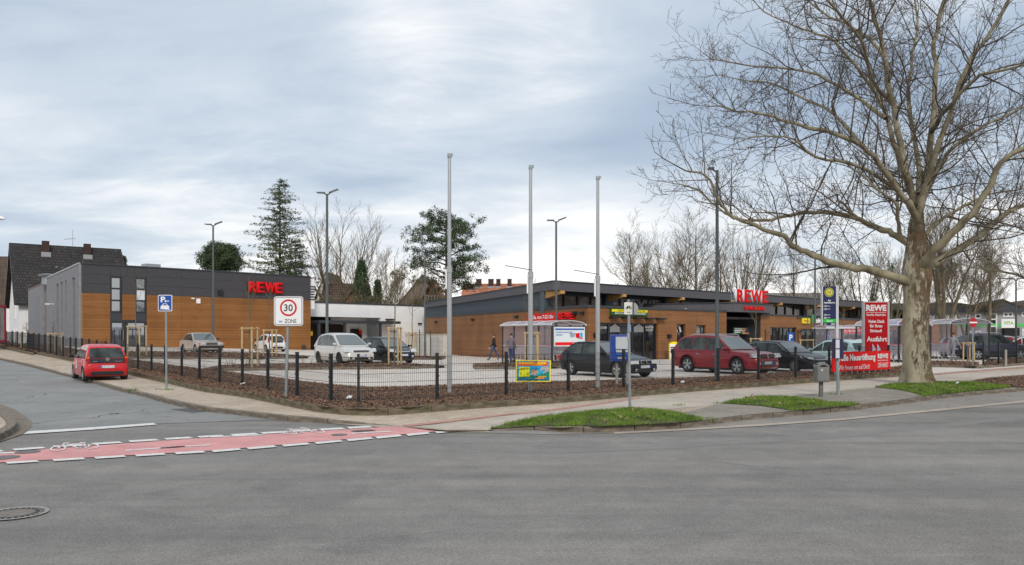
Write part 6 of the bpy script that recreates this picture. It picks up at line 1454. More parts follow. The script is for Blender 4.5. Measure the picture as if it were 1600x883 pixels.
# ---- trolley shelters and trolleys
M_poly = mat('polycarbonate', (0.45, 0.42, 0.48), 0.12, spec=0.6, alpha=0.20); M_polyr = mat('polycarbonate_roof', (0.55, 0.50, 0.60), 0.2, spec=0.6, alpha=0.5)
def shelter(label, A, B, dep, h, nb, poster=True, rise=0.35):
    f = Fac((A.x, A.y), (B.x - A.x, B.y - A.y)); L = (B.xy - A.xy).length; t = thing('trolley_shelter', label, 'shelter', (A.x, A.y, A.z), f.a, 'trolley shelters with curved clear roofs')
    for k in range(nb + 1):
        x = L * k / nb
        for y in (0, dep): MB().box(x - 0.035, x + 0.035, y - 0.035, y + 0.035, -0.05, h).build('post', M_frame, t)
        if k < nb:
            x1 = L * (k + 1) / nb
            MB().box(x + 0.04, x1 - 0.04, 0.0, 0.008, 0.35, h - 0.05).build('side_pane', M_poly, t); MB().box(x + 0.04, x1 - 0.04, dep, dep + 0.008, 0.35, h - 0.05).build('side_pane', M_poly, t)
            mb = MB(); n = 10
            for j in range(n):
                a0, a1 = math.pi * j / n, math.pi * (j + 1) / n
                y0, z0 = dep / 2 - (dep / 2 + 0.1) * math.cos(a0), h + rise * math.sin(a0); y1, z1 = dep / 2 - (dep / 2 + 0.1) * math.cos(a1), h + rise * math.sin(a1)
                mb.poly([(x, y0, z0), (x1, y0, z0), (x1, y1, z1), (x, y1, z1)])
            mb.build('roof_pane', M_polyr, t, smooth=60)
        mb = MB(); pts = [(x, dep / 2 - (dep / 2 + 0.1) * math.cos(math.pi * j / 12), h + (rise + 0.012) * math.sin(math.pi * j / 12)) for j in range(13)]
        mb.tube(pts, 0.022, 6).build('roof_rib', mat('rib_white', (0.6, 0.6, 0.62), 0.4), t)
    for y in (-0.1, dep + 0.1):
        MB().tube([(-0.1, y, h), (L + 0.1, y, h)], 0.05, 10).build('gutter', MATS['rib_white'], t, smooth=50)
    MB().box(0, L, -0.03, 0.0, 0.98, 1.02).build('rail', mat('rail_grey', (0.45, 0.45, 0.45), 0.4), t)
    return t, f, L
A_ = gp(785.5, 566.2, Zl); B_ = gp(862.5, 569.8, Zl)
T1, f1, L1s = shelter('trolley shelter with curved clear roof and a large white poster, behind the small event poster', A_, B_, 2.15, 2.16, 4, rise=0.22)
pf = Fac((B_.x, B_.y), tuple(f1.n)); a, b = 0.08, 2.15
PS = fthing(pf, 'trolley_poster', 'large white and light blue poster with red bar on the trolley shelter', 'poster', z=0, n=0)
zq = lambda v, u=888: pf.z(u, v, -0.08)
MB().box(a, b, -0.10, -0.05, zq(541.2), zq(511)).build('board', mat('poster_pale', (0.62, 0.74, 0.80), 0.4, vs=0.6, col2=(0.78, 0.80, 0.80)), PS)
MB().box(a + 0.06, b - 0.06, -0.115, -0.101, zq(515.6), zq(513.3)).build('blue_bar', mat('poster_blue', (0.01, 0.10, 0.42), 0.4), PS)
MB().box(a + 0.06, b - 0.05, -0.115, -0.101, zq(539.4), zq(534.8)).build('red_bar', M_banner, PS)
MB().box(b - 0.85, b - 0.08, -0.12, -0.116, zq(538.8), zq(536)).build('white_field', M_signw, PS)
text('lettering', 'KUNDENTRANSPORTER', a + 0.1, a + (b - a) * 0.58, zq(520.6), zq(518.2), -0.104, MATS['poster_blue'], PS)
text('lettering', 'SOFORT', a + 0.1, a + (b - a) * 0.27, zq(524.8), zq(522.4), -0.104, MATS['poster_blue'], PS)
MB().prism([(a + (b - a) * .69, zq(526.5)), (a + (b - a) * .69, zq(521)), (a + (b - a) * .82, zq(520.2)), (a + (b - a) * .82, zq(528))], -0.115, -0.101).build('red_field', M_red, PS)
MB().box(a + (b - a) * .84, a + (b - a) * .92, -0.115, -0.101, zq(527), zq(520)).build('cyan_field', mat('poster_azure', (0.02, 0.42, 0.75), 0.4), PS)
MB().prism([(a + (b - a) * .69, zq(527)), (a + (b - a) * .92, zq(528)), (a + (b - a) * .92, zq(529.8)), (a + (b - a) * .75, zq(528.4))], -0.118, -0.116).build('red_wedge', M_red, PS)
mb = MB(); cx = a + (b - a) * .585; z = zq(527); mb.prism([(cx - .12, z), (cx + .12, z + .02), (cx + .2, z + .24), (cx - .2, z + .22)], -0.115, -0.101); mb.build('basket_picture', mat('ink_steel', (0.12, 0.17, 0.30), 0.5, vs=30, col2=(0.5, 0.5, 0.6)), PS)
A2 = gp(1338, 564, Zl); B2_ = gp(1404, 567, Zl)
T2, f2, L2s = shelter('clear trolley shelter behind the tall exit sign, left of the tree trunk', A2, B2_, 2.2, 2.15, 3)
A3 = gp(1425, 559.5, Zl); B3_ = gp(1486.5, 563, Zl)
T3, f3, L3s = shelter('clear trolley shelter with a white gutter, right of the tree trunk', A3, B3_, 2.4, 2.3, 2, rise=0.3)
A4 = gp(1292, 563, Zl); B4 = gp(1338, 563, Zl)
T4, f4, L4s = shelter('far clear trolley shelter above the roof of the pale blue car', A4, B4, 2.0, 2.0, 2, rise=0.2)
M_wire = mat('trolley_chrome', (0.62, 0.62, 0.66), 0.35, metal=0.4)
def make_trolley(label, loc, rz, grp):
    t = thing('shopping_trolley', label, 'trolley', loc, rz, grp)
    mb = MB(); r = 0.011
    def bx0(k, z0=0.5, z1=0.95): # basket outline at height fraction k
        w = 0.22 + 0.05 * k; l0, l1 = -0.40 + 0.05 * (1 - k), 0.42; z = z0 + (z1 - z0) * k + 0.0
        return [(l0, -w, z), (l1, -w, z + 0.04 * k), (l1, w, z + 0.04 * k), (l0, w, z)]
    for k in (0, 0.33, 0.66, 1.0):
        q = bx0(k); mb.tube(q + [q[0]], r if k < 1 else r * 1.6, 4, cap=False)
    lo, hi = bx0(0), bx0(1)
    for e in range(4):
        a0, a1 = Vector(lo[e]), Vector(lo[(e + 1) % 4]); b0, b1 = Vector(hi[e]), Vector(hi[(e + 1) % 4])
        n = 9 if e % 2 == 0 else 6
        for k in range(n): q = k / n; mb.tube([a0.lerp(a1, q), b0.lerp(b1, q)], 0.0075, 3, cap=False)
    mb.build('basket', M_wire, t)
    MB().tube([(0.50, -0.27, 1.02), (0.50, 0.27, 1.02)], 0.028, 8).build('handle', mat('handle_red', (0.55, 0.02, 0.03), 0.4), t)
    mb = MB()
    for y in (-0.26, 0.26): mb.tube([(0.50, y, 1.02), (0.42, y, 0.95), (0.30, y * 0.95, 0.45), (0.36, y, 0.16)], 0.013, 5); mb.tube([(0.36, y, 0.16), (-0.42, y * 0.7, 0.14)], 0.012, 5)
    mb.tube([(-0.42, -0.18, 0.14), (-0.42, 0.18, 0.14)], 0.012, 5); mb.build('frame', M_wire, t)
    for x, y in ((0.36, -0.26), (0.36, 0.26), (-0.38, -0.17), (-0.38, 0.17)): MB().tube([(x, y - 0.015, 0.06), (x, y + 0.015, 0.06)], 0.06, 10).build('wheel', M_black, t)
    return t
def place_row(f, A, L, y, n, flip, label, grp, proto=None, dx=0.30, x0=0.4):
    for k in range(n):
        x = x0 + k * dx; P = f.pt(x, y); z = Zl(P.x, P.y) + 0.01; rz = f.a + (math.pi if flip else 0)
        ordn = ('first', 'second', 'third', 'fourth', 'fifth', 'sixth', 'seventh', 'eighth', 'ninth', 'tenth', 'eleventh', 'twelfth', 'thirteenth', 'fourteenth')[k]
        lb = label % ordn
        if proto is None: proto = make_trolley(lb, (P.x, P.y, z), rz, grp)
        else: dup(proto, (P.x, P.y, z), rz, lb)
    return proto
tr = place_row(f1, A_, L1s, 0.55, 12, False, '%s trolley from the left in the row behind the posters of the long shelter', 'nested trolleys in the long shelter', None, 0.36)
place_row(f1, A_, L1s, 1.35, 8, False, '%s trolley from the left in the rear row of the long shelter', 'nested trolleys in the long shelter', tr, 0.5, 0.5)
place_row(f2, A2, L2s, 0.7, 6, False, '%s trolley from the left in the shelter behind the exit sign', 'trolleys in the shelter behind the exit sign', tr, 0.45, 0.5)
place_row(f3, A3, L3s, 0.8, 5, False, '%s trolley from the left in the shelter right of the trunk', 'trolleys in the shelter right of the trunk', tr, 0.42, 0.4)
# ---- young trees with tripod stakes
# ================================================================== CARS
def interp(L, x):
    if x <= L[0][0]: return L[0][1]
    for (a, b), (c, d) in zip(L, L[1:]):
        if x <= c: return b + (d - b) * (x - a) / (c - a) if c > a else d
    return L[-1][1]
M_tyre = mat('tyre', (0.018, 0.018, 0.019), 0.85, var=0.2, vs=20)
M_rim = mat('alloy', (0.42, 0.43, 0.44), 0.3, metal=0.6)
M_rimd = mat('hub_dark', (0.03, 0.03, 0.032), 0.5)
M_carglass = mat('car_glass', (0.010, 0.015, 0.015), 0.03, spec=0.9, vs=1.9, col2=(0.075, 0.095, 0.088), detail=2); M_carglass.node_tree.nodes['Principled BSDF'].inputs['IOR'].default_value = 1.3  # mottled grey-green colour imitates uneven reflections in the panes
M_wscreen = mat('windscreen', (0.075, 0.095, 0.09), 0.04, spec=1.0); M_wscreen.node_tree.nodes['Principled BSDF'].inputs['IOR'].default_value = 1.8
M_chrome = mat('chrome', (0.55, 0.56, 0.57), 0.15, metal=0.9)
M_plate = mat('number_plate', (0.52, 0.53, 0.55), 0.5, var=0.15, vs=5); M_eu = mat('plate_blue', (0.02, 0.08, 0.45), 0.5)
M_lampc = mat('headlamp_glass', (0.36, 0.38, 0.40), 0.08, spec=0.9, vs=14, col2=(0.68, 0.70, 0.72)); M_lampr = mat('tail_lamp', (0.42, 0.008, 0.008), 0.15, spec=0.8); M_lampo = mat('indicator', (0.75, 0.16, 0.01), 0.2)
def paint(name, col, metal=0.0, rough=0.35):
    return mat(name, col, rough, metal=metal, coat=0.6, spec=0.4)
WHEELS = {}
def wheel_mesh(r, w, spokes, dark):
    key = (round(r, 3), w, spokes, dark)
    if key in WHEELS: return WHEELS[key]
    t = MB(); n = 28
    prof = [(r * 0.66, 0), (r * 0.70, -0.012), (r * 0.93, -0.005), (r * 0.985, 0.02), (r, 0.05), (r, w - 0.05), (r * 0.985, w - 0.02), (r * 0.93, w), (r * 0.6, w)]
    vs = [(q * math.cos(2 * math.pi * k / n), y, q * math.sin(2 * math.pi * k / n)) for q, y in prof for k in range(n)]
    fs = [(i * n + k, (i + 1) * n + k, (i + 1) * n + (k + 1) % n, i * n + (k + 1) % n) for i in range(len(prof) - 1) for k in range(n)]
    t.add(vs, [f[::-1] for f in fs]); tm = t.mesh('tyre', M_tyre, 50)
    m = MB(); rm = r * 0.68
    m.tube([(0, 0.045, 0), (0, 0.05, 0)], rm, 28, 1)
    prof = [(rm, 0.0), (rm * 0.93, 0.0), (rm * 0.90, 0.045)]
    vs = [(q * math.cos(2 * math.pi * k / n), y, q * math.sin(2 * math.pi * k / n)) for q, y in prof for k in range(n)]
    m.add(vs, [(i * n + k, i * n + (k + 1) % n, (i + 1) * n + (k + 1) % n, (i + 1) * n + k) for i in range(2) for k in range(n)], 0)
    for k in range(spokes):
        a = 2 * math.pi * k / spokes + 0.3; w0, w1 = (0.26 if spokes <= 5 else 0.17) * rm, (0.36 if spokes <= 5 else 0.15) * rm
        d = Vector((math.cos(a), math.sin(a))); q = Vector((-d.y, d.x))
        P = [d * 0.08 * rm - q * w0 / 2, d * rm * 0.95 - q * w1 / 2, d * rm * 0.95 + q * w1 / 2, d * 0.08 * rm + q * w0 / 2]
        m.add([(p.x, 0.002 if i in (1, 2) else -0.004, p.y) for i, p in enumerate(P)] + [(p.x, 0.044, p.y) for p in P], [(3, 2, 1, 0), (0, 1, 5, 4), (2, 3, 7, 6)], 0)
    m.tube([(0, -0.008, 0), (0, 0.04, 0)], rm * 0.2, 12, 0)
    rmh = m.mesh('rim', [M_rimd if dark else M_rim, M_rimd], 40)
    WHEELS[key] = (tm, rmh); return WHEELS[key]

def car(label, pos, heading, sp, grp='cars parked in the lot', scale=1.0, cat='car'):
    L, W, H = sp['L'], sp['W'], sp['H']; wb = sp['wb']; fo = sp['fo']; r = sp['r']; pm = sp['paint']; hw = W / 2
    t = thing(sp.get('name', 'parked_car'), label, cat, pos, heading, grp); t.scale = (scale * KS,) * 3
    xf = wb / 2; xr = -wb / 2; X0 = -wb / 2 - (L - wb - fo); X1 = wb / 2 + fo
    top = [(X0 + a * L, z) for a, z in sp['top']]      # from rear to front: hood/belt/tail height
    beltz = sp['belt']
    cab = [(X0 + a * L, z) for a, z in sp['cab']]       # rear window base .. roof .. windscreen base
    bot = sp.get('bot', 0.20)
    # stations
    xs = set([X0, X1]); 
    for k in range(27): xs.add(X0 + L * k / 26)
    for a in (0.004, 0.012, 0.025, 0.045, 0.07): xs.add(X0 + a * L); xs.add(X1 - a * L)
    for x, _ in top: xs.add(x)
    xs = sorted(xs); S = []
    rf, rr = sp.get('rf', 0.16), sp.get('rr', 0.12)
    for x in xs:
        df, dr = (X1 - x), (x - X0)
        w = hw
        if df < rf * L: q = 1 - df / (rf * L); w *= 1 - 0.22 * q ** 2.6
        if dr < rr * L: q = 1 - dr / (rr * L); w *= 1 - 0.14 * q ** 2.6
        zt = interp(top, x); zb = bot
        if df < 0.05 * L: zb += 0.10 * (1 - df / (0.05 * L)) ** 1.5
        if dr < 0.05 * L: zb += 0.16 * (1 - dr / (0.05 * L)) ** 1.5
        h = zt - zb
        # inset of the upper body towards the glasshouse
        sec = [(0, zt + 0.025 * min(1, w / hw)), (w * 0.55, zt + 0.02), (w * 0.84, zt + 0.002), (w * 0.915, zt - 0.025), (w * 0.955, zt - 0.075), (w * 0.975, zb + h * 0.72), (w * 1.0, zb + h * 0.58), (w * 0.992, zb + h * 0.36), (w * 0.985, zb + h * 0.16), (w * 0.95, zb + 0.02), (w * 0.85, zb), (0, zb)]
        S.append((x, sec))
    n = len(S[0][1]); mb = MB(); vs = []; R_ = 2 * n - 2
    for x, sec in S:
        ring = [(x, y, z) for y, z in sec] + [(x, -y, z) for y, z in sec[-2:0:-1]]
        vs += ring
    fs = []
    for i in range(len(S) - 1):
        for k in range(R_): fs.append((i * R_ + k, i * R_ + (k + 1) % R_, (i + 1) * R_ + (k + 1) % R_, (i + 1) * R_ + k))
    fs.append(tuple(range(R_ - 1, -1, -1))); fs.append(tuple((len(S) - 1) * R_ + k for k in range(R_)))
    mb.add(vs, [f[::-1] for f in fs]); body_me = mb.mesh('body', [pm, M_black])
    bm = bmesh.new(); bm.from_mesh(body_me); bmesh.ops.recalc_face_normals(bm, faces=bm.faces); bm.to_mesh(body_me); bm.free()
    body = put('body', body_me, t)
    cut = []
    for x in (xf, xr):
        for s in (-1, 1):
            c = MB(); c.tube([(x, s * (hw - 0.30), r * 0.99), (x, s * (hw + 0.1), r * 0.99)], r + sp.get('gap', 0.055), 28, 1)
            cm = c.mesh('cut', [pm, M_black]); bm = bmesh.new(); bm.from_mesh(cm); bmesh.ops.recalc_face_normals(bm, faces=bm.faces); bm.to_mesh(cm); bm.free()
            o = put('cut', cm, t); md = body.modifiers.new('b', 'BOOLEAN'); md.object = o; md.operation = 'DIFFERENCE'; md.solver = 'EXACT'; cut.append(o)
    bpy.context.view_layer.update()
    dg = bpy.context.evaluated_depsgraph_get(); nm = bpy.data.meshes.new_from_object(body.evaluated_get(dg)); body.modifiers.clear(); body.data = nm
    for o in cut: bpy.data.objects.remove(o)
    nm.polygons.foreach_set('use_smooth', [True] * len(nm.polygons)); nm.set_sharp_from_angle(angle=R(38)); nm.name = 'body'
    # lower black sill / bumpers trim
    # glasshouse
    zb0 = min(c[1] for c in cab); rw = sp.get('roofw', 0.76) * hw; bw = 0.925 * hw
    zr = max(c[1] for c in cab)
    def yw(z, x=None):
        q = (z - zb0) / (zr - zb0); return bw + (rw - bw) * q ** 1.25
    cabd = []
    for (a, b), (c, d) in zip(cab, cab[1:]): cabd += [(a, b)]
    cabd.append(cab[-1])
    mb = MB(); vs = []; 
    m_ = len(cabd)
    for x, z in cabd:
        y = yw(z); cr = 0.03 if z > zb0 + 0.1 else 0.0
        vs += [(x, -y, z), (x, -y * 0.93, z + cr * 0.7), (x, 0, z + cr), (x, y * 0.93, z + cr * 0.7), (x, y, z)]
    fs = []
    for i in range(m_ - 1):
        for k in range(4): fs.append((i * 5 + k, (i + 1) * 5 + k, (i + 1) * 5 + k + 1, i * 5 + k + 1))
    # sides as strips down to belt
    o0 = len(vs)
    for x, z in cabd: vs += [(x, -yw(zb0 + (z - zb0) * 0.5), zb0 + (z - zb0) * 0.5), (x, -bw, zb0 - 0.06), (x, yw(zb0 + (z - zb0) * 0.5), zb0 + (z - zb0) * 0.5), (x, bw, zb0 - 0.06)]
    for i in range(m_ - 1):
        a, b = o0 + i * 4, o0 + (i + 1) * 4
        fs += [(i * 5, a, b, (i + 1) * 5), (a, a + 1, b + 1, b), (i * 5 + 4, (i + 1) * 5 + 4, b + 2, a + 2), (a + 2, b + 2, b + 3, a + 3)]
    mb.add(vs, fs); g = mb.mesh('cabin', pm); bm = bmesh.new(); bm.from_mesh(g); bmesh.ops.recalc_face_normals(bm, faces=bm.faces)
    bm.to_mesh(g); bm.free(); g.polygons.foreach_set('use_smooth', [True] * len(g.polygons)); g.set_sharp_from_angle(angle=R(32))
    cabin = put('cabin', g, t)
    # windows
    gm = sp.get('glass', M_carglass)
    ol = [c for c in cab]
    def roofz(x): return interp(ol, x)
    zlo = sp.get('winlo', zb0 + 0.03)
    def side_pane(xa, xb, za, name='side_window', s=1, inset=0.055):
        # polygon between belt and roofline for xa..xb
        pts = []; N_ = 7
        up = []
        for k in range(N_ + 1):
            x = xa + (xb - xa) * k / N_; z = roofz(x) - inset - 0.02; up.append((x, z))
        up = [(x, z) for x, z in up if z > za + 0.02]
        if len(up) < 2: return
        lo = [(up[0][0], za), (up[-1][0], za)]
        mbp = MB(); vs = []
        for x, z in up: zm = (z + za) / 2; vs += [(x, s * (yw(za) + 0.008), za), (x, s * (yw(zm) + 0.008), zm), (x, s * (yw(z) + 0.008), z)]
        f = []
        for k in range(len(up) - 1): f += [(k * 3, k * 3 + 3, k * 3 + 4, k * 3 + 1), (k * 3 + 1, k * 3 + 4, k * 3 + 5, k * 3 + 2)]
        mbp.add(vs, f if s < 0 else [q[::-1] for q in f]); mbp.build(name, gm, t, smooth=60)
    xrw, xws = cab[0][0], cab[-1][0]; pil = [X0 + a * L for a in sp['pillars']]
    ed = [pil[0]] + pil[1:]
    for s in (-1, 1):
        for a, b in zip(ed, ed[1:]): side_pane(a + 0.03, b - 0.03, zlo, s=s)
        if sp.get('trim'):
            MB().tube([(pil[0], s * (yw(zlo) + 0.015), zlo - 0.012), (pil[-1], s * (yw(zlo) + 0.015), zlo - 0.012)], 0.012, 5).build('window_trim', M_chrome, t)
            q = []; N_ = 12
            for k in range(N_ + 1):
                x = pil[0] + (pil[-1] - pil[0]) * k / N_; z = roofz(x) - 0.06
                if z > zlo: q.append((x, s * (yw(z) + 0.012), z))
            MB().tube(q, 0.011, 4).build('window_trim', M_chrome, t)
    def glass_end(p, q, name, m, ins=0.07):
        (xa, za), (xb, zb_) = p, q
        d = Vector((xb - xa, zb_ - za)); nrm = Vector((-d.y, d.x)).normalized()
        if nrm.y < 0: nrm = -nrm
        a = Vector((xa, za)) + d * 0.07; b = Vector((xb, zb_)) - d * 0.09; off = nrm * 0.012
        def rowp(P, k=9):
            y = yw(P.y) - 0.065; out_ = []
            for i in range(k): 
                u = -1 + 2 * i / (k - 1); cr = 0.03 * (1 - abs(u) ** 2) * (0.7 if P.y > zb0 + 0.15 else 0.35)
                out_.append((P.x + off.x, u * y, P.y + off.y + cr * 0.9 + 0.004))
            return out_
        A = rowp(a); B = rowp(b); mbp = MB(); k = len(A); mbp.add(A + B, [(i, i + 1, k + i + 1, k + i) for i in range(k - 1)])
        me = mbp.mesh(name, m, 60); bm = bmesh.new(); bm.from_mesh(me); bm.normal_update()
        if sum(f.normal.z for f in bm.faces) < 0: bmesh.ops.reverse_faces(bm, faces=bm.faces[:])
        bm.to_mesh(me); bm.free(); return put(name, me, t)
    glass_end(cab[-2], cab[-1], 'windscreen', M_wscreen)
    glass_end(cab[0], cab[1], 'rear_window', sp.get('rearglass', gm))
    # wheels
    tm, rmh = wheel_mesh(r, 0.20, sp.get('spokes', 5), sp.get('darkrim', False))
    for x in (xf, xr):
        for s in (-1, 1):
            w = bpy.data.objects.new('wheel', tm); w.name = 'wheel'; COL.objects.link(w); w.parent = t
            w.location = (x, s * (hw - 0.015), r); w.rotation_euler = (0, 0, 0 if s < 0 else math.pi)
            o = put('rim', rmh, w)
    # front: lamps, grille, bumper intake, plate; rear likewise
    def surf(x_, z_):
        """half width of the body at a station and height"""
        i = min(range(len(S)), key=lambda j: abs(S[j][0] - x_)); sec = S[i][1]; best = hw
        for (y0, z0), (y1, z1) in zip(sec, sec[1:]):
            if z1 <= z_ <= z0: best = y0 + (y1 - y0) * (z0 - z_) / max(1e-6, z0 - z1); break
        return best
    def wrap(name, ya, yb, z0, z1, end, m, off=0.012, n=6, sl=0.0, dz=0.0, parent=t):
        """a patch that follows the rounded plan of the front (end=1) or rear (-1), from half-width fraction ya to yb (may run round the corner past 1)"""
        for s in ((-1, 1) if ya >= 0 else (1,)):
            vs = []
            for k in range(n + 1):
                f = ya + (yb - ya) * k / n
                zm = (z0 + z1) / 2
                if abs(f) <= 1:
                    y = f * surf((X1 if end > 0 else X0), zm); x = (X1 if end > 0 else X0) + end * off
                    x -= end * sl * 0.5
                else:
                    e = (abs(f) - 1) * L * 0.5; x = (X1 - e if end > 0 else X0 + e); y = math.copysign(surf(x, zm) + off * 0.8, f); x += end * off * 0.3 - end * sl * 0.5
                d = dz * (f - ya) / (yb - ya + 1e-9)
                vs += [(x + end * 0.0, s * y, z0 + d), (x - end * sl, s * y, z1 + d)]
            f = [(2 * k, 2 * k + 1, 2 * k + 3, 2 * k + 2) for k in range(n)]
            mm = MB().add(vs, f); o = mm.build(name, m, parent, smooth=60)
    return t, wrap, dict(X0=X0, X1=X1, hw=hw, xf=xf, xr=xr, zb0=zb0, yw=yw, S=S, cab=cab, surf=surf, L=L, body=body)

KS = 1.0
def common(t, wrap, d, sp, plate_f=None, plate_r=None, mirror=True, doors=(), handles=(), hz=0.0, mcol=None):
    hw = d['hw']; xm = d['cab'][-1][0] - 0.32; zb0 = d['zb0']
    if mirror:
        for s in (-1, 1):
            mb = MB(); y = s * (hw + 0.09)
            mb.tube([(xm + 0.06, y - s * 0.085, zb0 + 0.10), (xm + 0.04, y + s * 0.085, zb0 + 0.11)], [0.07, 0.055], 8)
            mb.tube([(xm + 0.02, s * hw * 0.9, zb0 + 0.03), (xm + 0.03, y - s * 0.03, zb0 + 0.07)], 0.02, 5)
            mb.build('wing_mirror', mcol or sp['paint'], t, smooth=50)
    for x in doors:
        for s in (-1, 1):
            P = []
            for z in (0.32, 0.45, 0.6, 0.72, zb0 - 0.06, zb0 - 0.01):
                y = d['surf'](x, z); P.append((x, s * (y - 0.004), z))
            MB().tube(P, 0.007, 4).build('door_gap', M_black, t)
    for x in handles:
        for s in (-1, 1): y = d['surf'](x, hz or zb0 - 0.16); MB().box(x - 0.09, x + 0.09, s * y - 0.012, s * y + 0.02 * s + 0.004, (hz or zb0 - 0.16) - 0.014, (hz or zb0 - 0.16) + 0.014).build('door_handle', sp.get('handle', sp['paint']), t)
    if plate_f:
        x = d['X1'] + 0.03; o = MB().box(x - 0.02, x, -0.26, 0.26, plate_f - 0.055, plate_f + 0.055).build('number_plate', M_plate, t); MB().box(x, x + 0.003, 0.21, 0.26, plate_f - 0.055, plate_f + 0.055).build('plate_strip', M_eu, o)
    if plate_r:
        x = d['X0'] - 0.03; o = MB().box(x, x + 0.02, -0.26, 0.26, plate_r - 0.055, plate_r + 0.055).build('number_plate', M_plate, t); MB().box(x - 0.003, x, 0.21, 0.26, plate_r - 0.055, plate_r + 0.055).build('plate_strip', M_eu, o)
    # underbody
    MB().box(d['X0'] + 0.35, d['X1'] - 0.35, -hw * 0.8, hw * 0.8, 0.16, 0.24).build('underbody', M_black, t)

def solve(u_r, v_r, u_f, wb, toward=True, side=-1, W=1.75, zf=Zl, k=1.0):
    """near rear wheel contact pixel + near front wheel column -> centre and heading"""
    global KS
    KS = k; wb *= k; W *= k; P = gp(u_r, v_r, zf); best = None
    for i in range(720):
        a = math.pi * 2 * i / 720 - math.pi
        Q = P + Vector((math.cos(a), math.sin(a), 0)) * wb
        if (Q.y < P.y) != toward: continue
        u = CU + F * Q.x / Q.y; e = abs(u - u_f)
        if best is None or e < best[0]: best = (e, a)
    a = best[1]; f = Vector((math.cos(a), math.sin(a), 0)); l = Vector((-f.y, f.x, 0))
    C = P + f * wb / 2 - l * side * (W / 2 - 0.1)
    C.z = zf(C.x, C.y); return C, a

# ---- small red hatchback parked on the left pavement edge
red = paint('car_red', (0.58, 0.008, 0.016))
sp = dict(L=3.54, W=1.66, H=1.49, wb=2.42, fo=0.60, r=0.30, paint=red, belt=0.93, name='parked_car',
          top=[(0, 0.70), (0.01, 0.78), (0.03, 0.86), (0.10, 0.95), (0.6, 0.93), (0.74, 0.92), (0.80, 0.90), (0.92, 0.78), (0.97, 0.68), (1, 0.55)],
          cab=[(0.025, 0.90), (0.125, 1.37), (0.19, 1.445), (0.37, 1.485), (0.54, 1.45), (0.61, 1.39), (0.83, 0.90)], pillars=[0.15, 0.36, 0.56, 0.74], spokes=9, roofw=0.69, rr=0.10, rearglass=M_carglass)
C_, a_ = solve(133.5, 594.6, 118, 2.42, False, 1, 1.66, Zp, 0.87)
C_.z = G(C_.x, C_.y) + 0.06
t, wrap, d = car('small red hatchback parked half on the pavement of the side street, seen from behind', C_, a_, sp, 'cars parked at the kerb')
t['group'] = 'cars parked at the kerb'; del t['group']
common(t, wrap, d, sp, plate_r=0.60, doors=(-0.35, 0.75), handles=(-0.15,), mcol=M_black)
X0, hw = d['X0'], d['hw']
# black tailgate glass panel below the window
def rear_panel(t, d, z0, z1, yfrac, m, x0, x1, name='tailgate_panel'):
    hw = d['hw']; mb = MB(); n = 8; vs = []
    for k in range(n + 1):
        u = -1 + 2 * k / n; y = u * hw * yfrac; cr = 0.02 * (1 - u * u)
        vs += [(x0 - cr, y, z0), (x1 - cr, y * 0.98, z1)]
    mb.add(vs, [(2 * k, 2 * k + 1, 2 * k + 3, 2 * k + 2) for k in range(n)]); return mb.build(name, m, t, smooth=60)
rear_panel(t, d, 0.76, 0.93, 0.76, mat('gloss_black', (0.008, 0.008, 0.01), 0.08, spec=0.8), X0 - 0.012, X0 + 0.02)
for s in (-1, 1):
    MB().prism([(s * hw * 0.78, 0.74), (s * hw * 0.90, 0.76), (s * hw * 0.90, 1.02), (s * hw * 0.78, 1.06)], 0, 0.12).build('tail_lamp', M_lampr, t, (X0 - 0.025, 0, 0), R(90)).location = (X0 + 0.10, 0, 0)
    MB().prism([(s * hw * 0.79, 0.93), (s * hw * 0.89, 0.94), (s * hw * 0.89, 1.00), (s * hw * 0.79, 1.02)], 0, 0.12).build('indicator', M_lampo, t, (X0 + 0.095, 0, 0), R(90))
MB().tube([(X0 - 0.045, 0, 0.90), (X0 - 0.03, 0, 0.90)], 0.075, 18).build('round_badge', M_chrome, t)
MB().box(X0 - 0.038, X0 - 0.03, -0.55, -0.25, 0.80, 0.83).build('lettering_strip', M_chrome, t); MB().box(X0 - 0.038, X0 - 0.03, 0.38, 0.52, 0.80, 0.825).build('lettering_strip', M_chrome, t)
MB().box(X0 - 0.01, X0 + 0.10, -hw * 0.72, hw * 0.72, 0.26, 0.42).build('lower_bumper', M_black, t, bevel=0.02)
MB().tube([(-0.6, 0, 1.5), (-0.78, 0, 1.66)], 0.008, 5).build('aerial', M_black, t)
mb = MB(); mb.prism([(0.12, 0.50), (0.34, 0.50), (0.25, 0.66), (0.32, 0.78), (0.22, 0.92), (0.16, 0.72)], 0, 0.004); mb.build('white_door_print', M_signw, t, (0, hw + 0.002, 0.0), 0)
mb = MB(); 
for k, y in enumerate((0.35, 0.05, -0.3)): mb.box(0, 0.004, y - 0.12, y + 0.12, 0, 0.03)

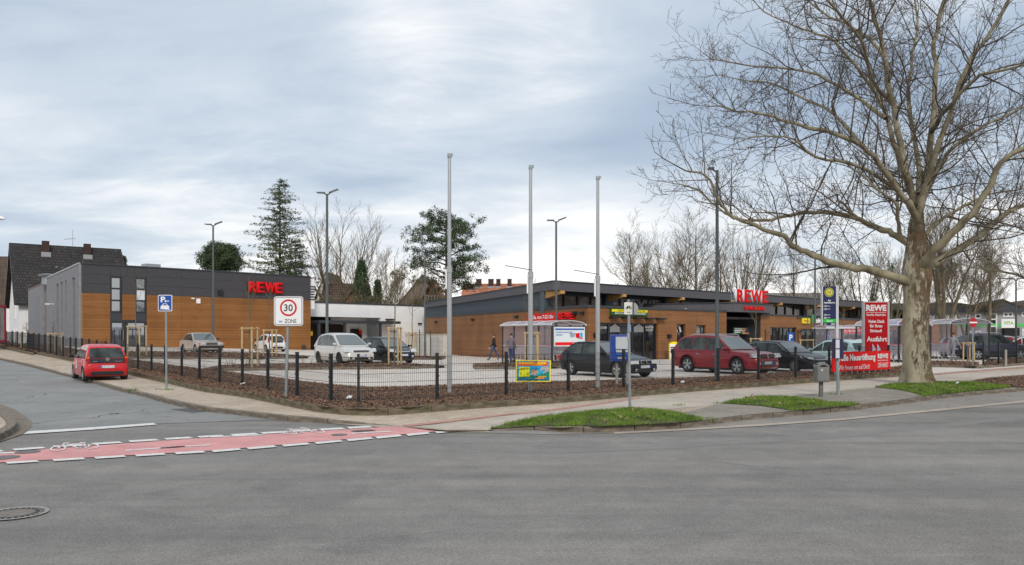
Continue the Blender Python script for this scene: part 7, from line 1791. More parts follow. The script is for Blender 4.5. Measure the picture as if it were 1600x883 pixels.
# ---- beige saloon before the left shop
bei = paint('car_champagne', (0.46, 0.40, 0.34), 0.3)
sp = dict(L=4.45, W=1.69, H=1.38, wb=2.66, fo=0.78, r=0.30, paint=bei, belt=0.9,
          top=[(0, 0.55), (0.006, 0.82), (0.02, 0.90), (0.16, 0.94), (0.5, 0.93), (0.66, 0.92), (0.70, 0.91), (0.96, 0.76), (0.99, 0.72), (1, 0.52)],
          cab=[(0.16, 0.90), (0.29, 1.33), (0.35, 1.37), (0.50, 1.38), (0.545, 1.36), (0.705, 0.88)], pillars=[0.19, 0.42, 0.65], spokes=12, roofw=0.78, rf=0.06, rr=0.06)
C_, a_ = solve(288, 550.8, 306.8, 2.66, True, -1, 1.69, k=0.95)
t, wrap, d = car('beige older saloon with black bumper parked before the left shop wall', C_, a_, sp)
common(t, wrap, d, sp, plate_f=0.47, doors=(-0.35, 0.62), handles=(-0.2, 0.7), mcol=M_black)
wrap('headlamp', 0.52, 0.86, 0.60, 0.74, 1, M_lampc); wrap('indicator', 0.87, 1.02, 0.60, 0.74, 1, M_lampo); 
MB().box(d['X1'] - 0.02, d['X1'] + 0.03, -0.38, 0.38, 0.60, 0.76).build('grille', M_chrome, t)
for k in range(4): MB().box(d['X1'] + 0.03, d['X1'] + 0.034, -0.34, 0.34, 0.62 + k * 0.033, 0.638 + k * 0.033).build('grille_slat', M_black, t)
MB().box(d['X1'] - 0.14, d['X1'] + 0.06, -0.80, 0.80, 0.40, 0.55).build('front_bumper', mat('bumper_black', (0.025, 0.025, 0.028), 0.6), t, bevel=0.03)

# ---- small white hatchback seen from behind
whi = paint('car_white', (0.72, 0.72, 0.73))
sp = dict(L=3.46, W=1.62, H=1.46, wb=2.34, fo=0.62, r=0.29, paint=whi, belt=0.93,
          top=[(0, 0.62), (0.01, 0.80), (0.04, 0.93), (0.12, 0.98), (0.6, 0.93), (0.76, 0.90), (0.82, 0.86), (0.93, 0.75), (1, 0.52)],
          cab=[(0.02, 0.92), (0.14, 1.32), (0.21, 1.41), (0.38, 1.46), (0.54, 1.42), (0.61, 1.36), (0.84, 0.86)], pillars=[0.17, 0.36, 0.56, 0.74], spokes=7, roofw=0.67)
C_, a_ = solve(417, 549.8, 401, 2.34, False, 1, 1.62, k=0.88)
t, wrap, d = car('small white hatchback seen from behind, in front of the left shop wall', C_, a_, sp)
common(t, wrap, d, sp, plate_r=0.50, doors=(-0.3, 0.7), handles=(-0.15, 0.5), mcol=M_black)
rear_panel(t, d, 0.78, 0.95, 0.6, MATS['gloss_black'], d['X0'] - 0.012, d['X0'] + 0.015)
for s in (-1, 1):
    MB().prism([(s * hw * 0.80, 0.78), (s * hw * 0.93, 0.80), (s * hw * 0.90, 1.25), (s * hw * 0.84, 1.25)], 0, 0.12).build('tail_lamp', M_lampr, t, (d['X0'] + 0.13, 0, 0), R(90))
MB().box(d['X0'] - 0.02, d['X0'] + 0.05, -0.5, 0.5, 0.28, 0.42).build('lower_bumper', M_black, t, bevel=0.02)

# ---- white compact van
silv = paint('car_pearl', (0.62, 0.60, 0.56), 0.25)
sp = dict(L=4.36, W=1.77, H=1.62, wb=2.75, fo=0.82, r=0.315, paint=silv, belt=1.0,
          top=[(0, 0.62), (0.01, 0.90), (0.03, 1.02), (0.5, 1.00), (0.70, 0.99), (0.76, 0.97), (0.90, 0.86), (0.96, 0.76), (0.99, 0.65), (1, 0.55)],
          cab=[(0.02, 0.98), (0.10, 1.42), (0.16, 1.55), (0.33, 1.625), (0.47, 1.605), (0.535, 1.555), (0.80, 0.96)], pillars=[0.11, 0.22, 0.42, 0.60, 0.72], spokes=6, darkrim=True, roofw=0.70, rf=0.2)
C_, a_ = solve(499.5, 567.3, 532, 2.75, True, -1, 1.77, k=0.98)
t, wrap, d = car('pearl white compact family car parked behind the mesh fence, left of a black hatchback', C_, a_, sp)
common(t, wrap, d, sp, plate_f=0.50, doors=(-1.0, -0.1, 0.85), handles=(-0.75, 0.15))
wrap('headlamp', 0.58, 1.12, 0.66, 0.82, 1, M_lampc, sl=0.10, dz=0.05); wrap('grille', -0.48, 0.48, 0.68, 0.76, 1, M_black, sl=0.03); wrap('air_intake', -0.55, 0.55, 0.30, 0.40, 1, M_black); wrap('fog_lamp', 0.72, 0.90, 0.32, 0.42, 1, M_black)
wrap('grille_bar', -0.48, 0.48, 0.715, 0.73, 1, M_chrome, off=0.02, sl=0.0)

# ---- black hatchback right of it
blk = mat('car_black', (0.006, 0.006, 0.008), 0.3, coat=0.25, spec=0.3); 
sp = dict(L=3.96, W=1.72, H=1.47, wb=2.49, fo=0.80, r=0.30, paint=blk, belt=0.95,
          top=[(0, 0.62), (0.01, 0.85), (0.04, 0.99), (0.5, 0.95), (0.70, 0.92), (0.78, 0.90), (0.90, 0.80), (0.96, 0.71), (0.99, 0.60), (1, 0.50)],
          cab=[(0.015, 0.96), (0.10, 1.36), (0.17, 1.43), (0.36, 1.475), (0.53, 1.44), (0.59, 1.39), (0.80, 0.88)], pillars=[0.14, 0.38, 0.60, 0.74], spokes=7, darkrim=True, roofw=0.74, rf=0.2)
C_, a_ = solve(569, 566.0, 602, 2.49, True, -1, 1.72, k=0.95)
t, wrap, d = car('black small hatchback parked right of the pearl white family car', C_, a_, sp)
common(t, wrap, d, sp, plate_f=0.50, doors=(-0.3, 0.85), handles=(-0.1,))
wrap('headlamp', 0.55, 1.14, 0.64, 0.80, 1, M_lampc, sl=0.12, dz=0.06); wrap('grille', -0.42, 0.42, 0.66, 0.72, 1, M_chrome, sl=0.03); wrap('lower_grille', -0.5, 0.5, 0.34, 0.58, 1, M_black); wrap('fog_lamp', 0.68, 0.88, 0.36, 0.48, 1, M_lampc)

# ---- black compact coupe (nearest)
sp = dict(L=4.22, W=1.70, H=1.39, wb=2.70, fo=0.74, r=0.305, paint=blk, belt=0.92,
          top=[(0, 0.55), (0.008, 0.85), (0.03, 0.93), (0.14, 0.95), (0.5, 0.92), (0.64, 0.90), (0.69, 0.89), (0.95, 0.70), (0.985, 0.64), (1, 0.48)],
          cab=[(0.045, 0.90), (0.17, 1.29), (0.24, 1.37), (0.40, 1.395), (0.505, 1.375), (0.69, 0.86)], pillars=[0.11, 0.34, 0.63], spokes=5, roofw=0.75, rf=0.12, rr=0.1, gap=0.045)
C_, a_ = solve(893.3, 586.0, 966, 2.70, True, -1, 1.70, k=0.96)
t, wrap, d = car('black three-door hatchback with silver alloys parked behind the flagpoles and blue box', C_, a_, sp)
common(t, wrap, d, sp, plate_f=0.44, doors=(-0.42, 0.92), handles=(-0.25,), mcol=M_black)
wrap('headlamp', 0.42, 0.94, 0.55, 0.68, 1, M_lampc, sl=0.02); wrap('indicator', 0.95, 1.04, 0.55, 0.66, 1, M_lampc)
for s in (-1, 1):
    o = MB().box(d['X1'] - 0.02, d['X1'] + 0.03, s * 0.04 if s > 0 else -0.26, 0.26 if s > 0 else -0.04, 0.54, 0.69).build('kidney_grille', M_chrome, t, bevel=0.03)
    MB().box(d['X1'] + 0.028, d['X1'] + 0.036, s * 0.065 if s > 0 else -0.235, 0.235 if s > 0 else -0.065, 0.56, 0.67).build('grille_opening', M_black, o)
wrap('air_intake', -0.6, 0.6, 0.24, 0.33, 1, M_black); wrap('fog_lamp', 0.72, 0.9, 0.26, 0.36, 1, M_lampc); wrap('tail_lamp', 0.62, 1.06, 0.66, 0.82, -1, M_lampr)
for s in (-1, 1): MB().box(d['xr'] + 0.4, d['xf'] - 0.4, s * d['hw'] * 0.99 - 0.012, s * d['hw'] * 0.99 + 0.012, 0.52, 0.57).build('rub_strip', M_black, t)

# ---- dark red large family car
dred = paint('car_dark_red', (0.26, 0.005, 0.013), 0.35)
sp = dict(L=4.89, W=1.88, H=1.70, wb=2.89, fo=0.94, r=0.365, paint=dred, belt=1.08,
          top=[(0, 0.62), (0.01, 0.95), (0.03, 1.10), (0.5, 1.09), (0.68, 1.06), (0.72, 1.04), (0.90, 0.97), (0.965, 0.88), (0.99, 0.72), (1, 0.60)],
          cab=[(0.02, 1.06), (0.095, 1.56), (0.16, 1.66), (0.35, 1.70), (0.50, 1.68), (0.555, 1.65), (0.735, 1.02)], pillars=[0.08, 0.26, 0.44, 0.57, 0.67], spokes=5, roofw=0.77, rf=0.14, bot=0.24, gap=0.07, handle=M_chrome)
C_, a_ = solve(1076, 581.3, 1153.5, 2.89, True, -1, 1.88, k=0.925)
t, wrap, d = car('dark red large family car with roof rails parked behind the tall dark lamp post', C_, a_, sp, scale=1.0)
common(t, wrap, d, sp, plate_f=0.52, doors=(-1.05, -0.05, 0.95), handles=(-0.8, 0.2))
wrap('headlamp', 0.52, 1.10, 0.74, 0.90, 1, M_lampc, sl=0.08, dz=0.03); wrap('grille', -0.48, 0.48, 0.72, 0.90, 1, M_black, sl=0.04); wrap('grille_bar', -0.48, 0.48, 0.79, 0.83, 1, M_chrome, off=0.022); wrap('grille_bar', -0.04, 0.04, 0.72, 0.90, 1, M_chrome, off=0.024, sl=0.04)
wrap('lower_grille', -0.62, 0.62, 0.40, 0.60, 1, mat('bumper_grey', (0.07, 0.07, 0.075), 0.6)); wrap('tail_lamp', 0.75, 1.06, 0.86, 1.04, -1, M_lampr); wrap('fog_lamp', 0.72, 0.86, 0.44, 0.54, 1, M_lampc)
for s in (-1, 1):
    MB().tube([(-1.5, s * 0.62, 1.66), (-1.4, s * 0.62, 1.745), (0.1, s * 0.62, 1.765), (0.3, s * 0.62, 1.70)], 0.02, 6).build('roof_rail', M_chrome, t, smooth=50)
for x in (d['xf'], d['xr']):
    for s in (-1, 1):
        P = [(x + (sp['r'] + 0.10) * math.cos(R(a)), s * (d['hw'] + 0.008), sp['r'] + (sp['r'] + 0.10) * math.sin(R(a))) for a in range(0, 181, 12)]
        MB().tube(P, 0.035, 6).build('wheel_arch_lip', dred, t, smooth=60)

# ---- black estate
sp = dict(L=4.50, W=1.81, H=1.48, wb=2.66, fo=0.90, r=0.32, paint=blk, belt=0.96, trim=True,
          top=[(0, 0.62), (0.01, 0.90), (0.04, 1.02), (0.5, 0.97), (0.68, 0.94), (0.73, 0.92), (0.90, 0.80), (0.96, 0.70), (0.99, 0.60), (1, 0.50)],
          cab=[(0.02, 0.98), (0.11, 1.36), (0.18, 1.43), (0.36, 1.48), (0.50, 1.455), (0.55, 1.42), (0.745, 0.90)], pillars=[0.10, 0.24, 0.42, 0.60, 0.70], spokes=10, roofw=0.73, rf=0.2)
C_, a_ = solve(1176, 578.5, 1242.5, 2.66, True, -1, 1.81, k=0.89)
t, wrap, d = car('black hatchback with chrome window line between the dark red and the pale blue car', C_, a_, sp)
common(t, wrap, d, sp, plate_f=0.46, doors=(-0.9, -0.1, 0.85), handles=(-0.65, 0.15))
wrap('headlamp', 0.50, 1.18, 0.62, 0.72, 1, M_lampc, sl=0.12, dz=0.06); wrap('grille', -0.48, 0.48, 0.60, 0.68, 1, M_chrome, sl=0.03); wrap('lower_grille', -0.55, 0.55, 0.32, 0.54, 1, M_black); wrap('fog_lamp', 0.72, 0.9, 0.34, 0.44, 1, M_chrome)

# ---- pale blue hatchback
pb = paint('car_pale_blue', (0.46, 0.62, 0.62))
sp = dict(L=3.84, W=1.67, H=1.55, wb=2.42, fo=0.72, r=0.30, paint=pb, belt=1.0,
          top=[(0, 0.65), (0.01, 0.90), (0.05, 1.03), (0.5, 1.00), (0.72, 0.97), (0.78, 0.95), (0.92, 0.82), (0.98, 0.68), (1, 0.52)],
          cab=[(0.02, 1.00), (0.12, 1.42), (0.20, 1.52), (0.40, 1.555), (0.54, 1.52), (0.60, 1.47), (0.84, 0.93)], pillars=[0.14, 0.36, 0.58, 0.76], spokes=7, roofw=0.72)
C_, a_ = solve(1321, 577.5, 1266, 2.42, False, 1, 1.67, k=0.87)
t, wrap, d = car('pale blue small hatchback parked behind the litter bin, right of the black hatchback', C_, a_, sp)
common(t, wrap, d, sp, plate_r=0.6, doors=(-0.35, 0.6), handles=(-0.15,))
wrap('tail_lamp', 0.78, 1.05, 0.72, 0.94, -1, M_lampr); wrap('headlamp', 0.6, 1.1, 0.62, 0.78, 1, M_lampc)
# white car behind with red seats showing: partly seen behind the banner
sp2 = dict(sp); sp2['paint'] = whi; sp2['glass'] = mat('red_tinted_interior', (0.16, 0.012, 0.015), 0.08)
C_, a_ = solve(1346, 567, 1322, 2.42, False, 1, 1.67, k=0.85)
t, wrap, d = car('white small car behind the red banner, its dark red interior showing', C_, a_, sp2)
common(t, wrap, d, sp2, plate_r=0.6)

# ---- dark blue off-roader
nav = paint('car_navy', (0.010, 0.018, 0.048), 0.25)
sp = dict(L=4.43, W=1.81, H=1.70, wb=2.60, fo=0.88, r=0.34, paint=nav, belt=1.05, trim=True,
          top=[(0, 0.65), (0.01, 0.95), (0.04, 1.08), (0.5, 1.06), (0.70, 1.03), (0.74, 1.02), (0.90, 0.95), (0.96, 0.86), (0.99, 0.72), (1, 0.58)],
          cab=[(0.03, 1.04), (0.13, 1.50), (0.20, 1.62), (0.36, 1.68), (0.50, 1.66), (0.56, 1.61), (0.765, 1.0)], pillars=[0.10, 0.22, 0.42, 0.60, 0.70], spokes=5, roofw=0.77, bot=0.25, gap=0.06)
KS = 0.95; P = gp(1530.4, 562.5, Zl); C_ = Vector((P.x + 1.30, P.y + 0.85, Zl(P.x, P.y)))
t, wrap, d = car('dark blue off-roader with silver window trim parked at the right edge', C_, R(-3), sp, scale=1.04)
common(t, wrap, d, sp, plate_r=0.7, doors=(-0.95, -0.05, 0.9), handles=(-0.7, 0.2))
wrap('tail_lamp', 0.68, 1.06, 0.88, 1.04, -1, M_lampr); wrap('headlamp', 0.6, 1.1, 0.78, 0.92, 1, M_lampc)
for s in (-1, 1): MB().tube([(-1.5, s * 0.62, 1.64), (-1.4, s * 0.62, 1.72), (0.1, s * 0.62, 1.74), (0.3, s * 0.62, 1.66)], 0.018, 6).build('roof_rail', M_chrome, t, smooth=50)
for s in (-1, 1): MB().box(d['xr'] + 0.5, d['xf'] - 0.5, s * d['hw'] * 0.985 - 0.02, s * d['hw'] * 0.985 + 0.02, 0.33, 0.41).build('sill_trim', M_black, t)
# ---- further cars at the far right
base_silver = paint('car_silver', (0.36, 0.37, 0.38), 0.5)
def far_car(label, u, v, hd, spx, col, name):
    s2 = dict(spx); s2['paint'] = paint(name, col, 0.2); p = gp(u, v, Zl); t, wrap, d = car(label, p, hd, s2); common(t, wrap, d, s2, plate_r=0.6, plate_f=0.5)
    wrap('tail_lamp', 0.72, 1.05, 0.74, 0.95, -1, M_lampr); wrap('headlamp', 0.55, 1.1, 0.64, 0.80, 1, M_lampc); return t
far_car('white hatchback cut by the right picture edge, behind the dark blue off-roader', 1604, 558.5, R(150), sp2, (0.68, 0.70, 0.70), 'car_white_b')
far_car('silver car parked under the practice board, above the roof of the dark blue off-roader', 1568, 553.0, R(20), sp2, (0.34, 0.35, 0.36), 'car_silver_b')
far_car('light grey car facing the camera left of the dark blue off-roader', 1508, 559.5, R(-80), sp2, (0.50, 0.51, 0.52), 'car_grey_b')
far_car('dark grey car at the right edge in front of the practice building', 1612, 552.0, R(10), sp2, (0.08, 0.09, 0.10), 'car_grey_c')
# ---- lorry body at the left edge
p = gp(-30, 551, G); yv = p.y; sc = yv / F
LR_ = thing('parked_lorry', 'red-framed box lorry body just reaching into the picture at the left edge', 'lorry', (at(-26, 0, yv).x, yv, p.z), R(4))
h1, h0 = (534 - 480) * sc, 0.5
MB().box(-5.2, 0, 0, 2.4, 0.75, 0.75 + h1).build('box_body', mat('lorry_picture', (0.16, 0.15, 0.14), 0.5, vs=1.5, col2=(0.45, 0.43, 0.40)), LR_)
mb = MB(); z1 = 0.75 + h1
mb.box(-5.25, 0.06, -0.06, 2.46, z1, z1 + 0.12).box(-5.25, 0.06, -0.06, 2.46, 0.62, 0.75)
for x in (-5.25, -0.06):
    for y in (-0.06, 2.34): mb.box(x, x + 0.12, y, y + 0.12, 0.75, z1)
mb.build('red_frame', mat('lorry_red', (0.40, 0.01, 0.03), 0.4), LR_)
MB().box(-7.0, -5.4, 0.1, 2.3, 0.45, 2.3).build('cab', mat('lorry_white', (0.6, 0.6, 0.6), 0.4), LR_, bevel=0.15)
tm, rmh = wheel_mesh(0.42, 0.26, 8, True)
for x in (-6.3, -1.2):
    for y in (0.0, 2.4): w = put('wheel', tm, LR_, (x, y, 0.42), 0 if y == 0 else math.pi); put('rim', rmh, w)
# ================================================================== TREES
class TB:
    """light tube collector for branches"""
    def __init__(s): s.v = []; s.f = []
    def tube(s, P, rad, n):
        o = len(s.v); k = len(P)
        cs_ = [(math.cos(2 * math.pi * i / n), math.sin(2 * math.pi * i / n)) for i in range(n)]
        ux, uy, uz = None, None, None
        for i in range(k):
            a = P[max(0, i - 1)]; b = P[min(k - 1, i + 1)]
            dx, dy, dz = b[0] - a[0], b[1] - a[1], b[2] - a[2]; l = math.sqrt(dx * dx + dy * dy + dz * dz) or 1e-9; dx /= l; dy /= l; dz /= l
            if ux is None: ux, uy, uz = (1, 0, 0) if abs(dx) < 0.8 else (0, 1, 0)
            q = ux * dx + uy * dy + uz * dz; ux -= dx * q; uy -= dy * q; uz -= dz * q
            l = math.sqrt(ux * ux + uy * uy + uz * uz) or 1e-9; ux /= l; uy /= l; uz /= l
            wx, wy, wz = dy * uz - dz * uy, dz * ux - dx * uz, dx * uy - dy * ux; r = rad[i]; p = P[i]
            for c, s_ in cs_: s.v.append((p[0] + r * (c * ux + s_ * wx), p[1] + r * (c * uy + s_ * wy), p[2] + r * (c * uz + s_ * wz)))
        for i in range(k - 1):
            for j in range(n):
                j2 = (j + 1) % n; s.f.append((o + i * n + j, o + i * n + j2, o + (i + 1) * n + j2, o + (i + 1) * n + j))
    def mesh(s, name, m, smooth=True):
        me = bpy.data.meshes.new(name); me.from_pydata(s.v, [], s.f); me.materials.append(m)
        if smooth: me.polygons.foreach_set('use_smooth', [True] * len(me.polygons))
        me.update(); return me
def vnorm(x, y, z): l = math.sqrt(x * x + y * y + z * z) or 1e-9; return (x / l, y / l, z / l)
def grow(tb, rg, p, d, L, r, lv, maxlv, cfg):
    """one branch: wandering polyline, then its children"""
    nseg = max(2, min(9, int(L / cfg['seg'][min(lv, len(cfg['seg']) - 1)]) + 1)); pts = [p]; x, y, z = p; dx, dy, dz = d; w = cfg['wander']; up = cfg['up']
    for i in range(nseg):
        dx += rg.gauss(0, w); dy += rg.gauss(0, w); dz += rg.gauss(0, w) + up
        dx, dy, dz = vnorm(dx, dy, dz); s = L / nseg; x += dx * s; y += dy * s; z += dz * s; pts.append((x, y, z))
    rad = [max(cfg['rmin'], r * (1 - 0.72 * i / nseg)) for i in range(nseg + 1)]
    tb.tube(pts, rad, 6 if r > 0.06 else (4 if r > 0.02 else 3))
    if cfg.get('tips') is not None and lv >= maxlv - 1: cfg['tips'].append(pts[-1])
    if lv < maxlv: spawn(tb, rg, pts, rad, lv, maxlv, cfg, L)
def spawn(tb, rg, pts, rad, lv, maxlv, cfg, L, t0=None, n=None):
    n = n or max(2, int(L * cfg['dens'][lv] * rg.uniform(0.8, 1.2))); K = len(pts) - 1; t0 = cfg['t0'] if t0 is None else t0
    for k in range(n):
        t = t0 + (1 - t0) * (k + rg.random()) / n; q = min(K - 1, int(t * K)); f = t * K - q
        a, b = pts[q], pts[q + 1]; p = tuple(a[i] + (b[i] - a[i]) * f for i in range(3)); d = vnorm(*(b[i] - a[i] for i in range(3)))
        r = (rad[q] + (rad[q + 1] - rad[q]) * f)
        # random perpendicular
        u = vnorm(rg.gauss(0, 1), rg.gauss(0, 1), rg.gauss(0, 1) + cfg['upkid']); c = sum(u[i] * d[i] for i in range(3)); u = vnorm(*(u[i] - d[i] * c for i in range(3)))
        ang = R(rg.uniform(*cfg['ang'])); nd = vnorm(*(d[i] * math.cos(ang) + u[i] * math.sin(ang) for i in range(3)))
        ll = L * cfg['len'][lv] * (1.15 - 0.75 * t) * rg.uniform(0.6, 1.25); ll = max(ll, cfg['lmin'])
        grow(tb, rg, p, nd, ll, max(cfg['rmin'], min(r * 0.7, ll * cfg['rl'])), lv + 1, maxlv, cfg)
M_limb = mat('plane_bark_limb', (0.11, 0.092, 0.056), 0.9, vs=1.6, col2=(0.38, 0.335, 0.225), detail=10, bump=0.6, bs=14)
M_twig = mat('twig_bark', (0.058, 0.043, 0.032), 0.9, vs=0.9, col2=(0.14, 0.108, 0.075))
M_twigb = mat('background_twig', (0.105, 0.082, 0.050), 0.9, vs=0.35, col2=(0.24, 0.19, 0.115))
M_trunkb = mat('background_bark', (0.095, 0.080, 0.050), 0.9, vs=2, col2=(0.20, 0.17, 0.11))
def plane_bark():
    m = bpy.data.materials.new('plane_trunk_bark'); m.use_nodes = True; t = m.node_tree; b = t.nodes['Principled BSDF']; b.inputs['Roughness'].default_value = 0.92
    tc = N(t, 'ShaderNodeTexCoord'); mp = N(t, 'ShaderNodeMapping'); mp.inputs['Scale'].default_value = (1.6, 1.6, 0.55); t.links.new(tc.outputs['Object'], mp.inputs[0])
    def nz(s, d, r, v=mp.outputs[0]):
        n = N(t, 'ShaderNodeTexNoise'); n.inputs['Scale'].default_value = s; n.inputs['Detail'].default_value = d; n.inputs['Roughness'].default_value = r; t.links.new(v, n.inputs['Vector']); return n.outputs[0]
    base = ramp_node(t, nz(1.6, 8, 0.7), [(0.3, (0.20, 0.17, 0.105)), (0.5, (0.40, 0.35, 0.25)), (0.7, (0.56, 0.51, 0.40))]).outputs[0]
    flake = ramp_node(t, nz(4.5, 9, 0.75), [(0.35, (0.045, 0.028, 0.015)), (0.6, (0.20, 0.125, 0.062)), (0.72, (0.40, 0.24, 0.11))]).outputs[0]
    sp = N(t, 'ShaderNodeSeparateXYZ'); t.links.new(tc.outputs['Object'], sp.inputs[0])
    side = math_node(t, 'ADD', math_node(t, 'MULTIPLY', sp.outputs[0], 0.42), math_node(t, 'MULTIPLY', sp.outputs[2], 0.045))
    mk = math_node(t, 'ADD', math_node(t, 'MULTIPLY', math_node(t, 'SUBTRACT', nz(3.4, 10, 0.8), 0.5), 2.2), math_node(t, 'ADD', side, 0.50))
    mask = ramp_node(t, mk, [(0.50, (0,) * 3), (0.66, (1,) * 3)]).outputs[0]
    c = mixc(t, mask, base, flake)
    gm = ramp_node(t, nz(1.1, 5, 0.6), [(0.55, (0,) * 3), (0.75, (0.7,) * 3)]).outputs[0]
    c = mixc(t, gm, c, (0.13, 0.14, 0.035))
    t.links.new(c, b.inputs['Base Color'])
    bu = N(t, 'ShaderNodeBump'); bu.inputs['Strength'].default_value = 0.9; bu.inputs['Distance'].default_value = 0.05
    t.links.new(math_node(t, 'ADD', nz(9, 8, 0.75), math_node(t, 'MULTIPLY', mask, 0.5)), bu.inputs['Height']); t.links.new(bu.outputs[0], b.inputs['Normal']); return m
M_ptrunk = plane_bark()
# ---- the large plane tree
PB = gp(1436, 599.5, Zg); PB.z = Zg(PB.x, PB.y) + 0.02
PT = thing('plane_tree', 'huge bare plane tree with a flaking pale trunk on the grass verge at right', 'tree', PB)
Y0 = PB.y; sc = Y0 / F
def tp(u, v, dy=0.0): q = at(u, v, Y0 + dy); return (q.x - PB.x, q.y - PB.y, q.z - PB.z)
def zi(x, y): return (1020 + x / 1.8397, y / 1.8397)
# trunk as one displaced tube
cl = [(1437, 604, 27), (1436, 597, 25.5), (1434.5, 585, 22.5), (1433, 565, 20.5), (1431.5, 540, 20), (1430.5, 515, 19.5), (1430.5, 490, 19), (1431, 465, 19), (1432, 445, 20.5), (1432, 430, 21.5), (1431, 418, 20), (1431.5, 400, 17.5), (1432, 385, 15.5), (1432, 372, 13.5), (1432, 355, 12), (1433, 340, 10), (1434, 326, 7), (1434, 318, 4)]
sm = smooth_line([Vector((a, b, c)) for a, b, c in cl], 5); nT = 40; vs = []; 
for i, q in enumerate(sm):
    c = tp(q.x, q.y); r = q.z * sc
    for k in range(nT):
        a = 2 * math.pi * k / nT; e = Vector((math.cos(a), math.sin(a), 0))
        nzv = noise.noise(Vector((e.x * 1.3, e.y * 1.3, c[2] * 0.55))) * 0.10 + noise.noise(Vector((e.x * 3.5, e.y * 3.5, c[2] * 1.7 + 7))) * 0.045
        fl = 0.16 * max(0, 1 - c[2] / 0.7) ** 2 * (0.5 + math.sin(a * 5 + 1.0) * 0.8)
        kn = 0.12 * math.exp(-((c[2] - 3.55) / 0.35) ** 2) * max(0, math.cos(a * 3 + 0.5))
        rr = r * (1 + nzv + fl + kn); vs.append((c[0] + e.x * rr, c[1] + e.y * rr * 0.95, c[2]))
fs = [(i * nT + k, i * nT + (k + 1) % nT, (i + 1) * nT + (k + 1) % nT, (i + 1) * nT + k) for i in range(len(sm) - 1) for k in range(nT)]
MB().add(vs, fs).build('trunk', M_ptrunk, PT, smooth=70)
LIMBS = [ # points in crop coordinates, start radius px, end radius px, depth drift
    ([(742, 812), (690, 795), (640, 780), (600, 772), (560, 768), (500, 750), (440, 725), (400, 708), (380, 680), (330, 668), (290, 645), (240, 630), (205, 600), (180, 560), (150, 505), (95, 490)], 10.5, 1.6, -2.5),
    ([(745, 700), (700, 678), (660, 662), (600, 635), (520, 612), (440, 612), (380, 622), (320, 632), (250, 630), (190, 600), (130, 545), (60, 528)], 8.5, 1.3, 3.0),
    ([(758, 668), (755, 620), (735, 580), (700, 545), (650, 470), (600, 420), (520, 385), (440, 365), (370, 345), (300, 325), (230, 318), (165, 300)], 9, 1.0, -3.5),
    ([(758, 668), (757, 600), (735, 540), (700, 440), (670, 340), (640, 270), (580, 190), (520, 120), (450, 90), (380, 60), (300, 20)], 8, 1.3, 2.5),
    ([(758, 668), (757, 600), (725, 480), (690, 300), (665, 160), (640, 60), (610, -60), (560, -170)], 9.5, 2.2, -1.5),
    ([(758, 668), (765, 610), (775, 540), (790, 480), (800, 380), (815, 220), (810, 120), (840, 0), (850, -160)], 10.5, 3.0, 1.5),
    ([(758, 668), (762, 620), (785, 540), (805, 470), (840, 370), (900, 190), (960, 110), (1010, 20), (1060, -80)], 9, 2.5, -2.5),
    ([(758, 668), (768, 600), (800, 520), (850, 440), (920, 380), (1000, 340), (1100, 300), (1230, 270)], 7, 1.8, 3.5),
    ([(758, 780), (785, 745), (820, 705), (860, 670), (920, 610), (970, 530), (1000, 470), (1067, 430), (1180, 380), (1300, 300)], 11.5, 3.0, -3.0),
    ([(760, 800), (790, 770), (840, 740), (900, 705), (960, 660), (1020, 610), (1067, 590), (1200, 560), (1340, 520)], 11.0, 3.0, 2.0),
    ([(715, 690), (705, 650), (706, 615), (690, 570), (640, 545), (600, 500), (560, 480)], 5, 1.2, -2.0),
    ([(640, 650), (590, 625), (560, 600), (535, 575), (533, 560)], 4, 1.5, -1.0),
    ([(770, 680), (820, 640), (880, 600), (960, 560), (1080, 540)], 5.5, 1.5, 3.0),
    ([(765, 560), (760, 440), (735, 300), (740, 200), (760, 60), (740, -80)], 6.5, 2.0, 5.0),
    ([(700, 545), (640, 500), (560, 470), (470, 455), (400, 400), (330, 390), (260, 400)], 4.5, 1.0, -5.0),
    ([(690, 300), (630, 230), (600, 120), (520, 20), (440, -60)], 5, 1.8, -5.5),
    ([(800, 380), (860, 300), (940, 220), (1060, 190), (1200, 150)], 5, 1.8, -5.0),
    ([(670, 340), (600, 290), (510, 230), (400, 200), (300, 190), (200, 175), (160, 170)], 5, 1.0, 4.0),
    ([(600, 420), (520, 330), (430, 280), (340, 240), (260, 230), (180, 215)], 4.5, 1.0, 5.0),
    ([(665, 160), (590, 90), (480, 30), (400, -50)], 4, 1.6, 4.5),
]
rgT = random.Random(11); tips = []
cfg = dict(seg=[0.7, 0.42, 0.26, 0.2], wander=0.15, up=0.035, upkid=0.25, ang=(28, 68), dens=[1.9, 3.5, 5.6, 7], len=[0.44, 0.46, 0.46, 0.4], t0=0.12, lmin=0.30, rl=0.0085, rmin=0.0056, tips=tips)
twb = TB()
